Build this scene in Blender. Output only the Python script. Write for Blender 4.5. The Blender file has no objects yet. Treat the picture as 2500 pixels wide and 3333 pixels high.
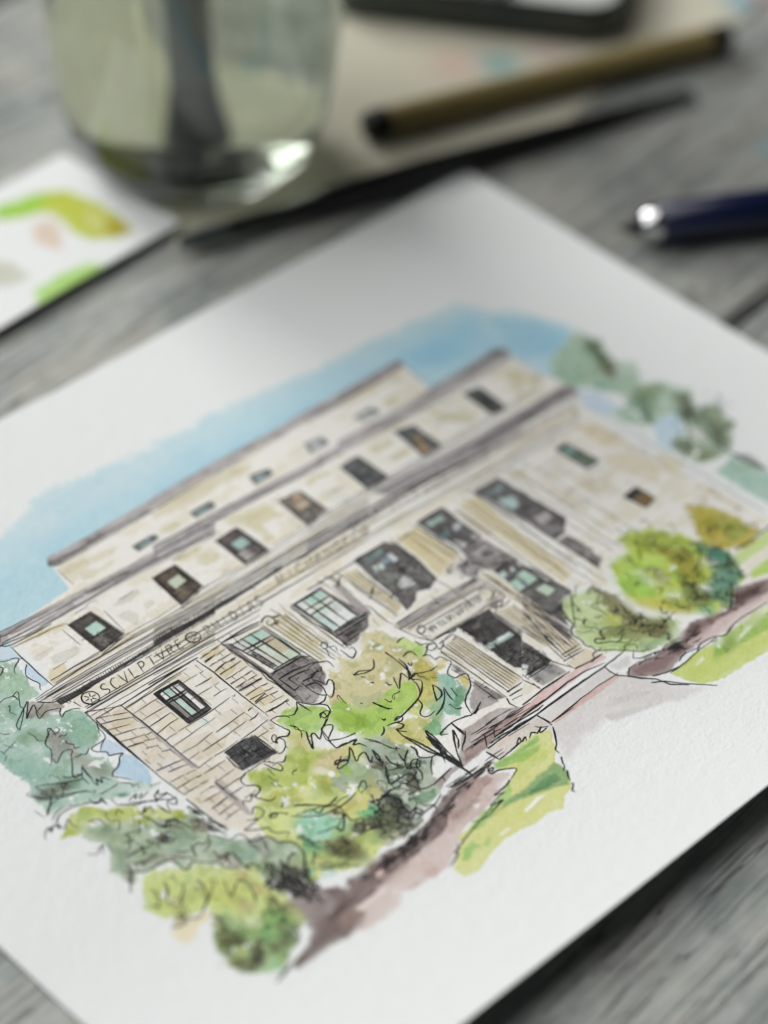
import bpy, bmesh, math, random
import numpy as np
from mathutils import Vector, Matrix
random.seed(11); rng = np.random.default_rng(5)
scene = bpy.context.scene
COL = scene.collection

# ============================================================ camera, world, lamps, exposure
cam_data = bpy.data.cameras.new('camera'); cam = bpy.data.objects.new('camera', cam_data); COL.objects.link(cam)
scene.camera = cam
cam.matrix_world = Matrix(((0.7138524, 0.4419273, -0.5432450, -0.2572985), (-0.6989298, 0.4980397, -0.5132774, -0.2422864), (0.0437263, 0.7460943, 0.6644029, 0.3305151), (0, 0, 0, 1)))
cam_data.sensor_fit = 'VERTICAL'; cam_data.sensor_height = 36.0; cam_data.lens = 92.89
cam_data.clip_start = 0.01; cam_data.clip_end = 50
cam_data.dof.use_dof = True; cam_data.dof.focus_distance = 0.457; cam_data.dof.aperture_fstop = 6.0

world = bpy.data.worlds.new('World'); scene.world = world; world.use_nodes = True
bg = world.node_tree.nodes['Background']; bg.inputs[0].default_value = (0.86, 0.94, 1.0, 1); bg.inputs[1].default_value = 0.03

def area(name, loc, target, sx, sy, power, colour):
    d = bpy.data.lights.new(name, 'AREA'); d.shape = 'RECTANGLE'; d.size = sx; d.size_y = sy; d.energy = power; d.color = colour
    o = bpy.data.objects.new(name, d); COL.objects.link(o); o.location = loc
    o.rotation_euler = (Vector(target) - Vector(loc)).to_track_quat('-Z', 'Y').to_euler()
    return o
area('window_light', (-0.70, 1.70, 2.80), (0.03, 0.03, 0), 3.4, 2.8, 70, (1.0, 0.995, 0.98))
area('glint_light', (0.22, 2.35, 1.42), (0.05, 0.05, 0), 0.95, 0.60, 31, (1.0, 0.995, 0.98))  # compact lamp added to put glints in the jar and on the pen
area('side_fill_light', (-2.5, 1.3, 2.3), (0.02, 0.05, 0), 2.6, 2.2, 44, (0.97, 0.99, 1.0))  # fill lamp added to lighten the jar's shadow, not an actual window

vs = scene.view_settings; vs.view_transform = 'Standard'; vs.look = 'None'; vs.gamma = 1; vs.exposure = 0.06; vs.use_curve_mapping = False
scene.cycles.use_denoising = True; scene.cycles.max_bounces = 16; scene.cycles.transmission_bounces = 14; scene.cycles.glossy_bounces = 6
scene.cycles.caustics_refractive = True; scene.cycles.caustics_reflective = False; scene.cycles.blur_glossy = 0.5
scene.cycles.sample_clamp_indirect = 20.0

# ============================================================ helpers
def lin(c): return tuple(((v / 255) / 12.92 if v <= 10.3 else ((v / 255 + 0.055) / 1.055) ** 2.4) for v in c)
def link(o, parent=None):
    COL.objects.link(o)
    if parent is not None: o.parent = parent
    return o
def empty(name, loc, rz=0.0):
    o = bpy.data.objects.new(name, None); o.location = loc; o.rotation_euler = (0, 0, rz); o.empty_display_size = 0.01
    return link(o)
def tag(o, label, cat, group=None):
    o['label'] = label; o['category'] = cat
    if group: o['group'] = group
    return o
def mesh_obj(name, bm, mat, parent=None, smooth=False):
    me = bpy.data.meshes.new(name); bm.to_mesh(me); bm.free()
    if smooth:
        me.shade_smooth() if hasattr(me, 'shade_smooth') else [setattr(p, 'use_smooth', True) for p in me.polygons]
    me.materials.append(mat)
    return link(bpy.data.objects.new(name, me), parent)
def nodes(name):
    m = bpy.data.materials.new(name); m.use_nodes = True
    return m, m.node_tree.nodes, m.node_tree.links, m.node_tree.nodes['Principled BSDF']
def plain(name, rgb, rough=0.5, metal=0.0, var=0.08, scale=300, coat=0.0, bump=0.0):
    m, n, l, p = nodes(name)
    tc = n.new('ShaderNodeTexCoord'); ns = n.new('ShaderNodeTexNoise'); ns.inputs['Scale'].default_value = scale; ns.inputs['Detail'].default_value = 4
    l.new(tc.outputs['Object'], ns.inputs['Vector'])
    mp = n.new('ShaderNodeMapRange'); mp.inputs['To Min'].default_value = 1 - var; mp.inputs['To Max'].default_value = 1 + var
    l.new(ns.outputs['Fac'], mp.inputs['Value'])
    mx = n.new('ShaderNodeMix'); mx.data_type = 'RGBA'; mx.blend_type = 'MULTIPLY'; mx.inputs['Factor'].default_value = 1
    mx.inputs['A'].default_value = (*lin(rgb), 1); l.new(mp.outputs['Result'], mx.inputs['B'])
    l.new(mx.outputs['Result'], p.inputs['Base Color'])
    mr = n.new('ShaderNodeMapRange'); mr.inputs['To Min'].default_value = rough * 0.8; mr.inputs['To Max'].default_value = min(1, rough * 1.25)
    l.new(ns.outputs['Fac'], mr.inputs['Value']); l.new(mr.outputs['Result'], p.inputs['Roughness'])
    p.inputs['Metallic'].default_value = metal; p.inputs['Coat Weight'].default_value = coat
    if bump:
        b = n.new('ShaderNodeBump'); b.inputs['Strength'].default_value = 0.6; b.inputs['Distance'].default_value = bump
        l.new(ns.outputs['Fac'], b.inputs['Height']); l.new(b.outputs['Normal'], p.inputs['Normal'])
    return m
def pigment_mat(name, grain=0.00006, scale=1500, rough=0.92):
    m, n, l, p = nodes(name)
    at = n.new('ShaderNodeAttribute'); at.attribute_name = 'pigment'; l.new(at.outputs['Color'], p.inputs['Base Color'])
    p.inputs['Roughness'].default_value = rough; p.inputs['Specular IOR Level'].default_value = 0.2
    geo = n.new('ShaderNodeNewGeometry')
    a = n.new('ShaderNodeTexNoise'); a.inputs['Scale'].default_value = scale; a.inputs['Detail'].default_value = 3; a.inputs['Roughness'].default_value = 0.6
    b2 = n.new('ShaderNodeTexNoise'); b2.inputs['Scale'].default_value = scale * 0.28; b2.inputs['Detail'].default_value = 2
    l.new(geo.outputs['Position'], a.inputs['Vector']); l.new(geo.outputs['Position'], b2.inputs['Vector'])
    ad = n.new('ShaderNodeMath'); ad.operation = 'ADD'; l.new(a.outputs['Fac'], ad.inputs[0]); l.new(b2.outputs['Fac'], ad.inputs[1])
    b = n.new('ShaderNodeBump'); b.inputs['Strength'].default_value = 1.0; b.inputs['Distance'].default_value = grain
    l.new(ad.outputs[0], b.inputs['Height']); l.new(b.outputs['Normal'], p.inputs['Normal'])
    return m
def set_pigment(me, cols):
    a = me.color_attributes.new('pigment', 'FLOAT_COLOR', 'POINT')
    buf = np.ones((len(me.vertices), 4), np.float32); buf[:, :3] = cols; a.data.foreach_set('color', buf.ravel())
def np_mesh(name, verts, quads, mat, parent=None, cols=None, flat=False):
    me = bpy.data.meshes.new(name); nv, nq = len(verts), len(quads)
    me.vertices.add(nv); me.vertices.foreach_set('co', np.asarray(verts, np.float32).ravel())
    me.loops.add(nq * 4); me.loops.foreach_set('vertex_index', np.asarray(quads, np.int32).ravel())
    me.polygons.add(nq); me.polygons.foreach_set('loop_start', np.arange(0, nq * 4, 4, dtype=np.int32))
    me.polygons.foreach_set('loop_total', np.full(nq, 4, np.int32))
    me.update(calc_edges=True)
    if flat: me.polygons.foreach_set('use_smooth', np.zeros(nq, bool))
    if cols is not None: set_pigment(me, cols)
    me.materials.append(mat)
    return link(bpy.data.objects.new(name, me), parent)
def lathe(bm, prof, seg=48, axis=None, org=(0, 0, 0), close=False):
    """revolve (radius, height) pairs; axis = direction of the height"""
    az = Vector(axis).normalized() if axis is not None else Vector((0, 0, 1))
    q = az.to_track_quat('Z', 'Y'); o = Vector(org); rings = []
    for r, z in prof:
        if r < 1e-7: rings.append([bm.verts.new(o + q @ Vector((0, 0, z)))]); continue
        rings.append([bm.verts.new(o + q @ Vector((r * math.cos(2 * math.pi * k / seg), r * math.sin(2 * math.pi * k / seg), z))) for k in range(seg)])
    for A, B in zip(rings, rings[1:] + ([rings[0]] if close else [])):
        for k in range(seg):
            a0, a1 = A[k % len(A)], A[(k + 1) % len(A)]; b0, b1 = B[k % len(B)], B[(k + 1) % len(B)]
            vs_ = [a0, a1, b1, b0]; u = []
            for v in vs_:
                if v not in u: u.append(v)
            if len(u) >= 3: bm.faces.new(u)
    bmesh.ops.recalc_face_normals(bm, faces=bm.faces)
    return bm
def noise2(shape, cell, seed):
    """smooth value noise, about -1..1, one feature every `cell` samples"""
    r = np.random.default_rng(seed); h, w = shape; gh, gw = int(h / cell) + 4, int(w / cell) + 4
    g = r.uniform(-1, 1, (gh, gw)); y = np.arange(h) / cell; x = np.arange(w) / cell
    yi, xi = y.astype(int), x.astype(int); fy, fx = y - yi, x - xi; fy = fy * fy * (3 - 2 * fy); fx = fx * fx * (3 - 2 * fx)
    fy = fy[:, None]; fx = fx[None]
    a = g[yi][:, xi]; b = g[yi][:, xi + 1]; c = g[yi + 1][:, xi]; d = g[yi + 1][:, xi + 1]
    return (a * (1 - fx) + b * fx) * (1 - fy) + (c * (1 - fx) + d * fx) * fy

class Painter:
    """lays watercolour washes on a grid (millimetres); keeps the tint of the paper and which wash lies where"""
    def __init__(s, x0, x1, y0, y1, step, seed=1):
        s.x = np.arange(x0, x1 + step / 2, step); s.y = np.arange(y0, y1 + step / 2, step); s.step = step
        s.sh = (len(s.y), len(s.x)); s.img = np.ones(s.sh + (3,)); s.lab = np.zeros(s.sh, np.int16)
        f = lambda mm, k: noise2(s.sh, mm / step, seed * 100 + k)
        s.wob = 0.55 * f(2.6, 1) + 0.35 * f(1.1, 2) + 0.25 * f(0.5, 3)
        s.var = 0.55 * f(7, 4) + 0.4 * f(2.4, 5) + 0.3 * f(0.9, 6)
        s.gran = 0.6 * f(0.45, 7) + 0.5 * f(0.25, 8)
        s.rag = 0.6 * f(0.85, 9) + 0.55 * f(0.38, 10)
        s.k = 0
    def wash(s, lab, rgb, pts, soft, wob, edge, op, var, white=(228, 232, 230)):
        s.k += 1; P = np.array(pts); m = soft + wob + 0.5
        i0, i1 = np.searchsorted(s.x, [P[:, 0].min() - m, P[:, 0].max() + m]); j0, j1 = np.searchsorted(s.y, [P[:, 1].min() - m, P[:, 1].max() + m])
        if i1 <= i0 or j1 <= j0: return
        X, Y = np.meshgrid(s.x[i0:i1], s.y[j0:j1]); d2 = np.full(X.shape, 1e9); ins = np.zeros(X.shape, bool)
        Q = np.roll(P, -1, 0)
        for (ax, ay), (bx, by) in zip(P, Q):
            ex, ey = bx - ax, by - ay; L = ex * ex + ey * ey + 1e-12
            t = np.clip(((X - ax) * ex + (Y - ay) * ey) / L, 0, 1)
            d2 = np.minimum(d2, (X - ax - t * ex) ** 2 + (Y - ay - t * ey) ** 2)
            if ay != by: ins ^= ((ay > Y) != (by > Y)) & (X < ex * (Y - ay) / (by - ay) + ax)
        sd = np.where(ins, 1, -1) * np.sqrt(d2)
        oy, ox = (s.k * 37) % s.sh[0], (s.k * 53) % s.sh[1]
        pick = lambda a: a[np.ix_((np.arange(j0, j1) + oy) % s.sh[0], (np.arange(i0, i1) + ox) % s.sh[1])]
        sd = sd + wob * 0.8 * pick(s.wob)
        if lab in (3, 4, 5, 6, 11, 12, 13, 14): sd = sd + (0.8 if lab > 10 else 0.5) * pick(s.rag)                # leaves have ragged edges
        c = np.clip((sd + soft) / (2 * soft), 0, 1); c = (c * c * (3 - 2 * c))
        T = np.clip(np.array(lin(rgb)) / np.array(lin(white)), 0.004, 1.08)
        dens = 1 + var * pick(s.var) * (0.9 if sum(rgb) > 420 else 0.45) + 0.20 * s.gran[j0:j1, i0:i1]
        dens = dens + edge * 2.2 * np.exp(-(np.clip(sd, 0, 9) / 0.30) ** 2) - edge * 0.5 * np.exp(-((sd - 1.0) / 0.6) ** 2)
        Tt = T[None, None] ** np.clip(dens, 0.3, 2.2)[..., None]
        a = (c * op)[..., None]; s.img[j0:j1, i0:i1] = s.img[j0:j1, i0:i1] * (1 - a) + Tt * a
        if lab: 
            v = s.lab[j0:j1, i0:i1]; v[c * op > 0.35] = lab

# ============================================================ table
def wood(name):
    m, n, l, p = nodes(name)
    tc = n.new('ShaderNodeTexCoord'); oi = n.new('ShaderNodeObjectInfo')
    off = n.new('ShaderNodeVectorMath'); off.operation = 'ADD'; l.new(tc.outputs['Object'], off.inputs[0])
    cmb = n.new('ShaderNodeCombineXYZ'); mm = n.new('ShaderNodeMath'); mm.operation = 'MULTIPLY'; mm.inputs[1].default_value = 7.0
    l.new(oi.outputs['Random'], mm.inputs[0]); l.new(mm.outputs[0], cmb.inputs[0]); l.new(mm.outputs[0], cmb.inputs[1]); l.new(cmb.outputs[0], off.inputs[1])
    def tex(sx, sy, detail, rough=0.6, dist=0.0):
        mp = n.new('ShaderNodeMapping'); mp.inputs['Scale'].default_value = (sx, sy, sx); l.new(off.outputs[0], mp.inputs['Vector'])
        t = n.new('ShaderNodeTexNoise'); t.inputs['Scale'].default_value = 1; t.inputs['Detail'].default_value = detail; t.inputs['Roughness'].default_value = rough; t.inputs['Distortion'].default_value = dist
        l.new(mp.outputs[0], t.inputs['Vector']); return t.outputs['Fac']
    def ramp(src, stops):
        r = n.new('ShaderNodeValToRGB'); e = r.color_ramp.elements
        while len(e) < len(stops): e.new(0.5)
        for el, (pos, c) in zip(e, stops): el.position = pos; el.color = (*lin(c), 1)
        l.new(src, r.inputs[0]); return r.outputs[0]
    def mix(a, b, fac, mode='MULTIPLY'):
        x = n.new('ShaderNodeMix'); x.data_type = 'RGBA'; x.blend_type = mode
        if isinstance(fac, float): x.inputs['Factor'].default_value = fac
        else: l.new(fac, x.inputs['Factor'])
        l.new(a, x.inputs['A']); l.new(b, x.inputs['B']); return x.outputs['Result']
    base = ramp(tex(30, 46, 7, 0.7, 0.3), [(0.22, (136, 139, 139)), (0.38, (172, 175, 174)), (0.52, (184, 186, 183)), (0.64, (196, 196, 191)), (0.77, (162, 167, 166))])
    tint = ramp(tex(55, 95, 4), [(0.3, (206, 216, 214)), (0.5, (252, 253, 250)), (0.62, (250, 247, 242)), (0.75, (212, 212, 211))])
    fine = ramp(tex(24, 900, 5, 0.65, 0.4), [(0.3, (160, 160, 158)), (0.44, (232, 232, 230)), (0.6, (255, 255, 255))])
    crack = ramp(tex(13, 300, 4, 0.55, 0.7), [(0.40, (255, 255, 255)), (0.475, (255, 255, 255)), (0.491, (84, 80, 78)), (0.505, (255, 255, 255)), (0.6, (255, 255, 255))])
    c = mix(mix(mix(base, tint, 1.0), fine, 0.75), crack, 0.8)
    geo = n.new('ShaderNodeNewGeometry'); ds = n.new('ShaderNodeVectorMath'); ds.operation = 'DISTANCE'; ds.inputs[1].default_value = (0.140, 0.055, 0); l.new(geo.outputs['Position'], ds.inputs[0])
    w1 = n.new('ShaderNodeMath'); w1.operation = 'MULTIPLY_ADD'; w1.inputs[1].default_value = 0.07; l.new(tex(30, 60, 4), w1.inputs[0]); l.new(ds.outputs['Value'], w1.inputs[2])
    patch = n.new('ShaderNodeMapRange'); patch.inputs['From Min'].default_value = 0.04; patch.inputs['From Max'].default_value = 0.125; patch.inputs['To Min'].default_value = 0.52; patch.inputs['To Max'].default_value = 1.0; l.new(w1.outputs[0], patch.inputs['Value'])
    c = mix(c, patch.outputs['Result'], 1.0)                          # old dark stain in the boards right of the painting
    l.new(c, p.inputs['Base Color']); p.inputs['Roughness'].default_value = 0.62; p.inputs['Specular IOR Level'].default_value = 0.3
    bw = n.new('ShaderNodeRGBToBW'); l.new(mix(fine, crack, 1.0), bw.inputs[0])
    b = n.new('ShaderNodeBump'); b.inputs['Distance'].default_value = 0.00025; b.inputs['Strength'].default_value = 0.7
    l.new(bw.outputs[0], b.inputs['Height']); l.new(b.outputs['Normal'], p.inputs['Normal'])
    return m
WOOD = wood('weathered_grey_wood')
table = empty('table', (0, 0, 0), math.radians(5)); table['kind'] = 'structure'; table['label'] = 'grey weathered wooden table top of wide planks'
PW = 0.200
def plank_mesh():
    bm = bmesh.new(); bmesh.ops.create_cube(bm, size=1); bmesh.ops.scale(bm, vec=(2.4, PW - 0.0014, 0.022), verts=bm.verts)
    bmesh.ops.bevel(bm, geom=[e for e in bm.edges if abs(e.verts[0].co.y - e.verts[1].co.y) < 1e-6 and abs(e.verts[0].co.z - e.verts[1].co.z) < 1e-6], offset=0.0016, segments=3, affect='EDGES')
    me = bpy.data.meshes.new('plank'); bm.to_mesh(me); bm.free(); me.materials.append(WOOD); return me
pm = plank_mesh()
for k in range(-4, 5):
    o = bpy.data.objects.new('plank', pm); o.location = (0.1, -0.0025 + PW * (k + 0.5), -0.011); link(o, table)
bm = bmesh.new(); bmesh.ops.create_cube(bm, size=1); bmesh.ops.scale(bm, vec=(2.38, 1.78, 0.01), verts=bm.verts)
o = mesh_obj('backing_board', bm, plain('dark_joint', (52, 50, 48), 0.8), table); o.location = (0.1, 0, -0.0275)

# ============================================================ painting
ZP = 0.0010; Y0, Y1 = -83.742, 80.843; X0, X1 = -105.0, 105.0; CURL, LIFT = 55.0, 6.0          # millimetres
def surf(x, y):                           # flat on the table, lifted along the near edge, slightly cockled by the water
    t = np.clip((Y0 + CURL - y) / CURL, 0, None)
    return 1.0 + LIFT * t * t + 0.22 * np.sin(x / 21 + 1.3) * np.sin(y / 27 + 0.4) + 0.12 * np.sin(x / 11 + y / 17)
WHITE = np.array((0.845, 0.862, 0.852))
pig = pigment_mat('watercolour_on_paper', 0.00012, 1350)
painting = empty('watercolour_painting', (0, 0, 0))
tag(painting, 'watercolour and ink painting of a museum facade on white paper', 'painting')
REG = ['paper', 'painted_sky', 'painted_facade', 'painted_left_tree', 'painted_hedge', 'painted_front_bush', 'painted_middle_tree', 'painted_pavement', 'painted_soil_path', 'painted_lawn', 'painted_right_lawn', 'painted_round_bush', 'painted_pale_bush', 'painted_yellow_shrub', 'painted_far_tree', 'painted_right_path']
# washes: subject, colour, softness, wobble, edge, opacity, variation (mm), outline on the sheet in 1/20 mm
WASHES = [
(1,194,218,224,1,2,0.05,1,0.25,'-1176 1103 -898 1106 -761 1129 -608 1168 -430 1138 -266 1116 1 1100 237 1095 509 1055 801 1028 994 1012 1163 995 1370 971 1451 851 1568 698 1616 574 1601 465 1482 387 1333 301 1005 321 85 406 -906 617 -1274 629 -1472 714'),
(1,172,209,221,3,1.2,0,0.6,0.3,'-1287 957 -1022 949 -808 975 -331 986 307 1011 813 1013 1124 955 1341 930 1531 690 1596 530 1406 355 1005 321 85 406 -891 636 -1216 703 -1458 733'),
(1,158,203,221,2.5,1,0,0.7,0.3,'-300 888 341 887 918 881 1156 894 1344 853 1318 671 1020 694 901 837 228 818 -287 823'),
(1,144,194,216,1.6,0.8,0,0.65,0.3,'1401 803 1545 677 1582 542 1466 461 1309 559 1333 659'),
(1,150,198,218,1.4,0.8,0,0.5,0.3,'992 876 1159 831 1133 753 978 730 943 800'),
(1,180,212,220,1.5,0.8,0,0.7,0.2,'-1331 900 -1098 853 -861 855 -882 725 -1084 712 -1201 721 -1430 769'),
(1,196,216,226,0.4,0.4,0.08,1,0.25,'-1287 656 -1244 609 -1247 568 -1248 535 -1275 555 -1315 577 -1335 595'),
(1,196,216,228,0.15,0.35,0.12,1,0.25,'-1255 511 -1250 485 -1254 437 -1256 388 -1278 386 -1280 426 -1282 471 -1271 495'),
(1,196,212,226,0.15,0.35,0.12,1,0.25,'-1266 98 -1274 48 -1265 5 -1266 -39 -1284 -46 -1318 -16 -1330 15 -1307 43 -1279 53'),
(1,184,208,222,0.15,0.35,0.12,1,0.25,'-1278 -45 -1263 -79 -1263 -155 -1281 -193 -1298 -212 -1322 -177 -1334 -152 -1365 -96 -1337 -74 -1300 -60'),
(1,198,214,226,0.8,0.5,0,1,0.25,'1330 251 1390 198 1388 116 1357 61 1304 66 1277 131 1288 204'),
(1,192,214,226,0.6,0.5,0,1,0.25,'1402 -75 1496 -89 1496 -158 1419 -225 1331 -241 1324 -169'),
(2,231,230,223,0.1,0.1,0,1,0.05,'-859 877 921 852 891 631 1286 627 1304 405 1347 289 1249 144 1302 -748 1288 -961 1138 -1079 680 -913 334 -819 -380 -843 -949 -550 -1220 -663 -1233 -542 -1259 177 -1334 348 -1185 305 -1227 650 -1230 684 -897 706'),
(2,208,201,172,0.5,0.6,0.02,0.7,0.3,'-861 813 -771 797 -627 763 -652 748 -761 751 -867 725 -863 796'),
(2,208,201,172,0.5,0.6,0.02,0.7,0.3,'-427 815 -269 812 -111 801 -151 756 -310 750 -418 788'),
(2,200,194,158,0.5,0.5,0.02,0.6,0.3,'-815 744 -748 722 -683 719 -704 701 -793 697 -830 711'),
(2,200,194,158,0.5,0.5,0.02,0.6,0.3,'-438 728 -375 720 -378 695 -446 697 -476 714'),
(2,205,200,170,0.6,0.6,0.02,0.7,0.3,'-371 853 -263 846 -121 829 -5 797 40 758 -94 756 -218 786 -378 801'),
(2,205,200,170,0.6,0.6,0.02,0.7,0.3,'-436 727 -389 723 -380 696 -433 686'),
(2,208,203,178,0.8,0.6,0.02,0.7,0.3,'550 818 676 817 827 811 870 788 850 749 807 772 699 784 565 777'),
(2,208,203,178,0.8,0.6,0.02,0.7,0.3,'709 719 773 718 739 665 683 673'),
(2,214,203,165,0.25,0.4,0.04,0.8,0.3,'-1233 608 -1112 614 -1023 578 -1042 569 -1133 588 -1212 598'),
(2,214,203,165,0.25,0.4,0.04,0.8,0.3,'-1211 433 -1151 422 -1165 391 -1242 367 -1239 406'),
(2,214,203,165,0.25,0.4,0.04,0.8,0.3,'-901 103 -854 87 -865 62 -911 78'),
(2,212,210,200,0.2,0.5,0.08,0.95,0.4,'-1222 520 -1136 512 -1133 501 -1214 487'),
(2,212,210,200,0.2,0.5,0.08,0.95,0.4,'-1168 480 -1078 468 -1061 445 -1089 426 -1186 436'),
(2,212,210,200,0.2,0.5,0.08,0.95,0.4,'-844 534 -775 545 -709 550 -720 523 -775 509 -837 528'),
(2,212,210,200,0.2,0.5,0.08,0.95,0.4,'-867 492 -809 476 -794 436 -839 405 -857 447'),
(2,212,210,200,0.2,0.5,0.08,0.95,0.4,'-749 467 -707 466 -721 443 -760 441'),
(2,208,203,170,0.5,0.7,0.06,0.9,0.4,'-519 573 -452 570 -385 567 -407 549 -510 547'),
(2,208,203,170,0.5,0.7,0.06,0.9,0.4,'-439 521 -385 510 -373 481 -403 461 -449 473 -466 497'),
(2,208,203,170,0.5,0.7,0.06,0.9,0.4,'-232 603 -115 587 -56 573 -68 516 -65 484 -114 488 -150 492 -162 407 -201 422 -193 473 -191 547 -236 568'),
(2,208,203,170,0.5,0.7,0.06,0.9,0.4,'133 554 177 565 243 548 240 530 178 544 131 537'),
(2,216,217,207,0.6,0.6,0.02,0.7,0.2,'134 484 194 461 217 400 169 364 119 418'),
(2,216,217,207,0.6,0.6,0.02,0.7,0.2,'-58 449 -17 451 -31 415 -66 427'),
(2,205,201,172,0.7,0.7,0.05,0.9,0.4,'784 598 829 504 915 414 864 392 805 471'),
(2,205,201,172,0.7,0.7,0.05,0.9,0.4,'1225 519 1274 418 1230 386 1199 485'),
(2,205,201,172,0.7,0.7,0.05,0.9,0.4,'481 449 554 450 555 423 482 422'),
(2,205,201,172,0.7,0.7,0.05,0.9,0.4,'455 551 546 524 548 509 458 509'),
(2,205,201,172,0.7,0.7,0.05,0.9,0.4,'1189 521 1253 508 1247 457 1152 413'),
(2,172,168,166,0.15,0.2,0.06,1,0.5,'-849 891 -739 881 -469 877 -43 877 -84 831 -315 833 -504 835 -689 837 -858 833 -878 851'),
(2,172,168,166,0.15,0.2,0.06,1,0.5,'330 875 650 870 852 868 801 816 605 823 313 844'),
(2,172,168,166,0.15,0.2,0.05,1,0.45,'-57 879 143 873 335 871 602 855 556 807 293 826 106 832 -89 825'),
(2,160,150,148,0.15,0.2,0.06,1,0.5,'582 852 755 860 874 868 933 859 925 824 848 813 711 815 550 818'),
(2,122,120,118,0.2,0.2,0.03,0.8,0.5,'-863 870 -761 854 -675 854 -597 851 -495 846 -388 838 -417 826 -532 831 -631 833 -728 834 -855 835 -873 851'),
(2,170,166,165,0.15,0.2,0.06,1,0.45,'-1279 682 -1225 691 -1092 682 -914 667 -748 656 -602 647 -267 625 -315 571 -589 589 -776 608 -1030 613 -1241 648 -1272 632 -1315 636'),
(2,170,166,165,0.15,0.2,0.05,1,0.45,'-522 679 -372 669 -93 655 189 635 287 631 250 592 57 602 -188 622 -432 637 -563 631'),
(2,170,166,165,0.15,0.2,0.03,1,0.45,'265 639 391 634 350 592 239 594'),
(2,168,164,163,0.15,0.2,0.05,1,0.45,'396 657 570 651 757 636 900 649 1126 647 1274 659 1313 635 1297 583 1144 589 890 602 604 593 348 606'),
(2,206,204,202,0.12,0.15,0,1,0.1,'-1211 665 -1109 654 -1006 650 -1011 637 -1116 638 -1218 649'),
(2,206,204,202,0.15,0.15,0,0.8,0.1,'-931 647 -762 632 -540 610 -549 600 -768 610 -937 625'),
(2,125,122,120,0.3,0.2,0,0.6,0.5,'-874 658 -726 646 -553 631 -551 611 -702 616 -857 635'),
(2,120,116,114,0.4,0.2,0,0.6,0.4,'1023 639 1167 640 1286 651 1303 621 1185 610 1035 614'),
(2,118,128,128,0.1,0.12,0.05,1,0.5,'-585 726 -482 721 -482 696 -583 691'),
(2,150,168,168,0.1,0.12,0.05,1,0.2,'-564 715 -512 714 -512 697 -563 695'),
(2,118,128,128,0.1,0.12,0.05,1,0.5,'-308 720 -204 717 -212 683 -309 686'),
(2,150,168,168,0.1,0.12,0.05,1,0.2,'-288 709 -237 707 -241 687 -289 689'),
(2,118,128,128,0.1,0.12,0.05,1,0.5,'-5 727 84 711 75 676 -19 675'),
(2,150,168,168,0.1,0.12,0.05,1,0.2,'9 709 54 703 48 679 1 680'),
(2,150,152,150,0.1,0.12,0.05,1,0.5,'286 729 363 720 362 671 263 672'),
(2,190,196,194,0.1,0.12,0.05,1,0.2,'296 710 337 707 333 676 284 677'),
(2,150,152,150,0.1,0.12,0.05,1,0.5,'546 723 634 722 649 679 552 676'),
(2,190,196,194,0.1,0.12,0.05,1,0.2,'566 709 611 709 619 683 571 682'),
(2,82,78,74,0.1,0.12,0.05,1,0.5,'-1021 566 -916 563 -899 396 -1020 381'),
(2,91,87,82,0.1,0.12,0.05,1,0.2,'-1011 556 -926 555 -922 513 -1010 511'),
(2,180,208,196,0.1,0.12,0.05,1,0.2,'-988 511 -933 513 -929 461 -986 457'),
(2,120,116,110,0.1,0.12,0.05,1,0.2,'-1004 452 -957 456 -954 398 -1002 392'),
(2,98,93,88,0.1,0.12,0.05,1,0.2,'-951 451 -917 454 -912 407 -948 402'),
(2,84,76,68,0.1,0.12,0.05,1,0.5,'-640 551 -531 548 -531 397 -655 371'),
(2,94,85,76,0.1,0.12,0.05,1,0.2,'-630 542 -542 541 -542 502 -633 498'),
(2,196,206,186,0.1,0.12,0.05,1,0.2,'-611 499 -554 502 -555 454 -614 447'),
(2,132,120,104,0.1,0.12,0.05,1,0.2,'-632 442 -584 448 -586 393 -636 383'),
(2,100,91,81,0.1,0.12,0.05,1,0.2,'-579 443 -543 448 -543 405 -580 398'),
(2,100,94,92,0.1,0.12,0.05,1,0.5,'-338 542 -232 545 -224 374 -342 378'),
(2,112,105,103,0.1,0.12,0.05,1,0.2,'-328 534 -242 536 -240 494 -328 493'),
(2,160,190,182,0.1,0.12,0.05,1,0.2,'-306 493 -251 494 -250 443 -307 443'),
(2,168,164,160,0.1,0.12,0.05,1,0.2,'-324 440 -278 440 -277 384 -324 386'),
(2,120,112,110,0.1,0.12,0.05,1,0.2,'-272 435 -238 434 -236 387 -271 388'),
(2,122,116,108,0.1,0.12,0.05,1,0.5,'-19 549 82 535 88 395 -28 381'),
(2,136,129,120,0.1,0.12,0.05,1,0.2,'-9 539 72 529 73 494 -11 498'),
(2,182,168,144,0.1,0.12,0.05,1,0.2,'10 497 63 494 63 451 9 449'),
(2,136,132,128,0.1,0.12,0.05,1,0.2,'-8 445 36 447 36 396 -10 391'),
(2,146,139,129,0.1,0.12,0.05,1,0.2,'42 442 75 444 76 404 42 400'),
(2,98,100,100,0.1,0.12,0.05,1,0.5,'293 540 390 541 394 379 281 378'),
(2,109,112,112,0.1,0.12,0.05,1,0.2,'303 532 381 533 381 492 300 492'),
(2,108,112,112,0.1,0.12,0.05,1,0.2,'320 492 371 492 371 444 318 443'),
(2,112,116,116,0.1,0.12,0.05,1,0.2,'302 440 344 440 343 387 299 386'),
(2,117,120,120,0.1,0.12,0.05,1,0.2,'350 435 382 436 382 390 349 390'),
(2,98,104,102,0.1,0.12,0.05,1,0.5,'600 557 685 532 683 377 580 372'),
(2,109,116,114,0.1,0.12,0.05,1,0.2,'608 545 676 526 675 487 603 500'),
(2,150,138,116,0.1,0.12,0.05,1,0.2,'621 496 666 488 665 440 617 444'),
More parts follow.
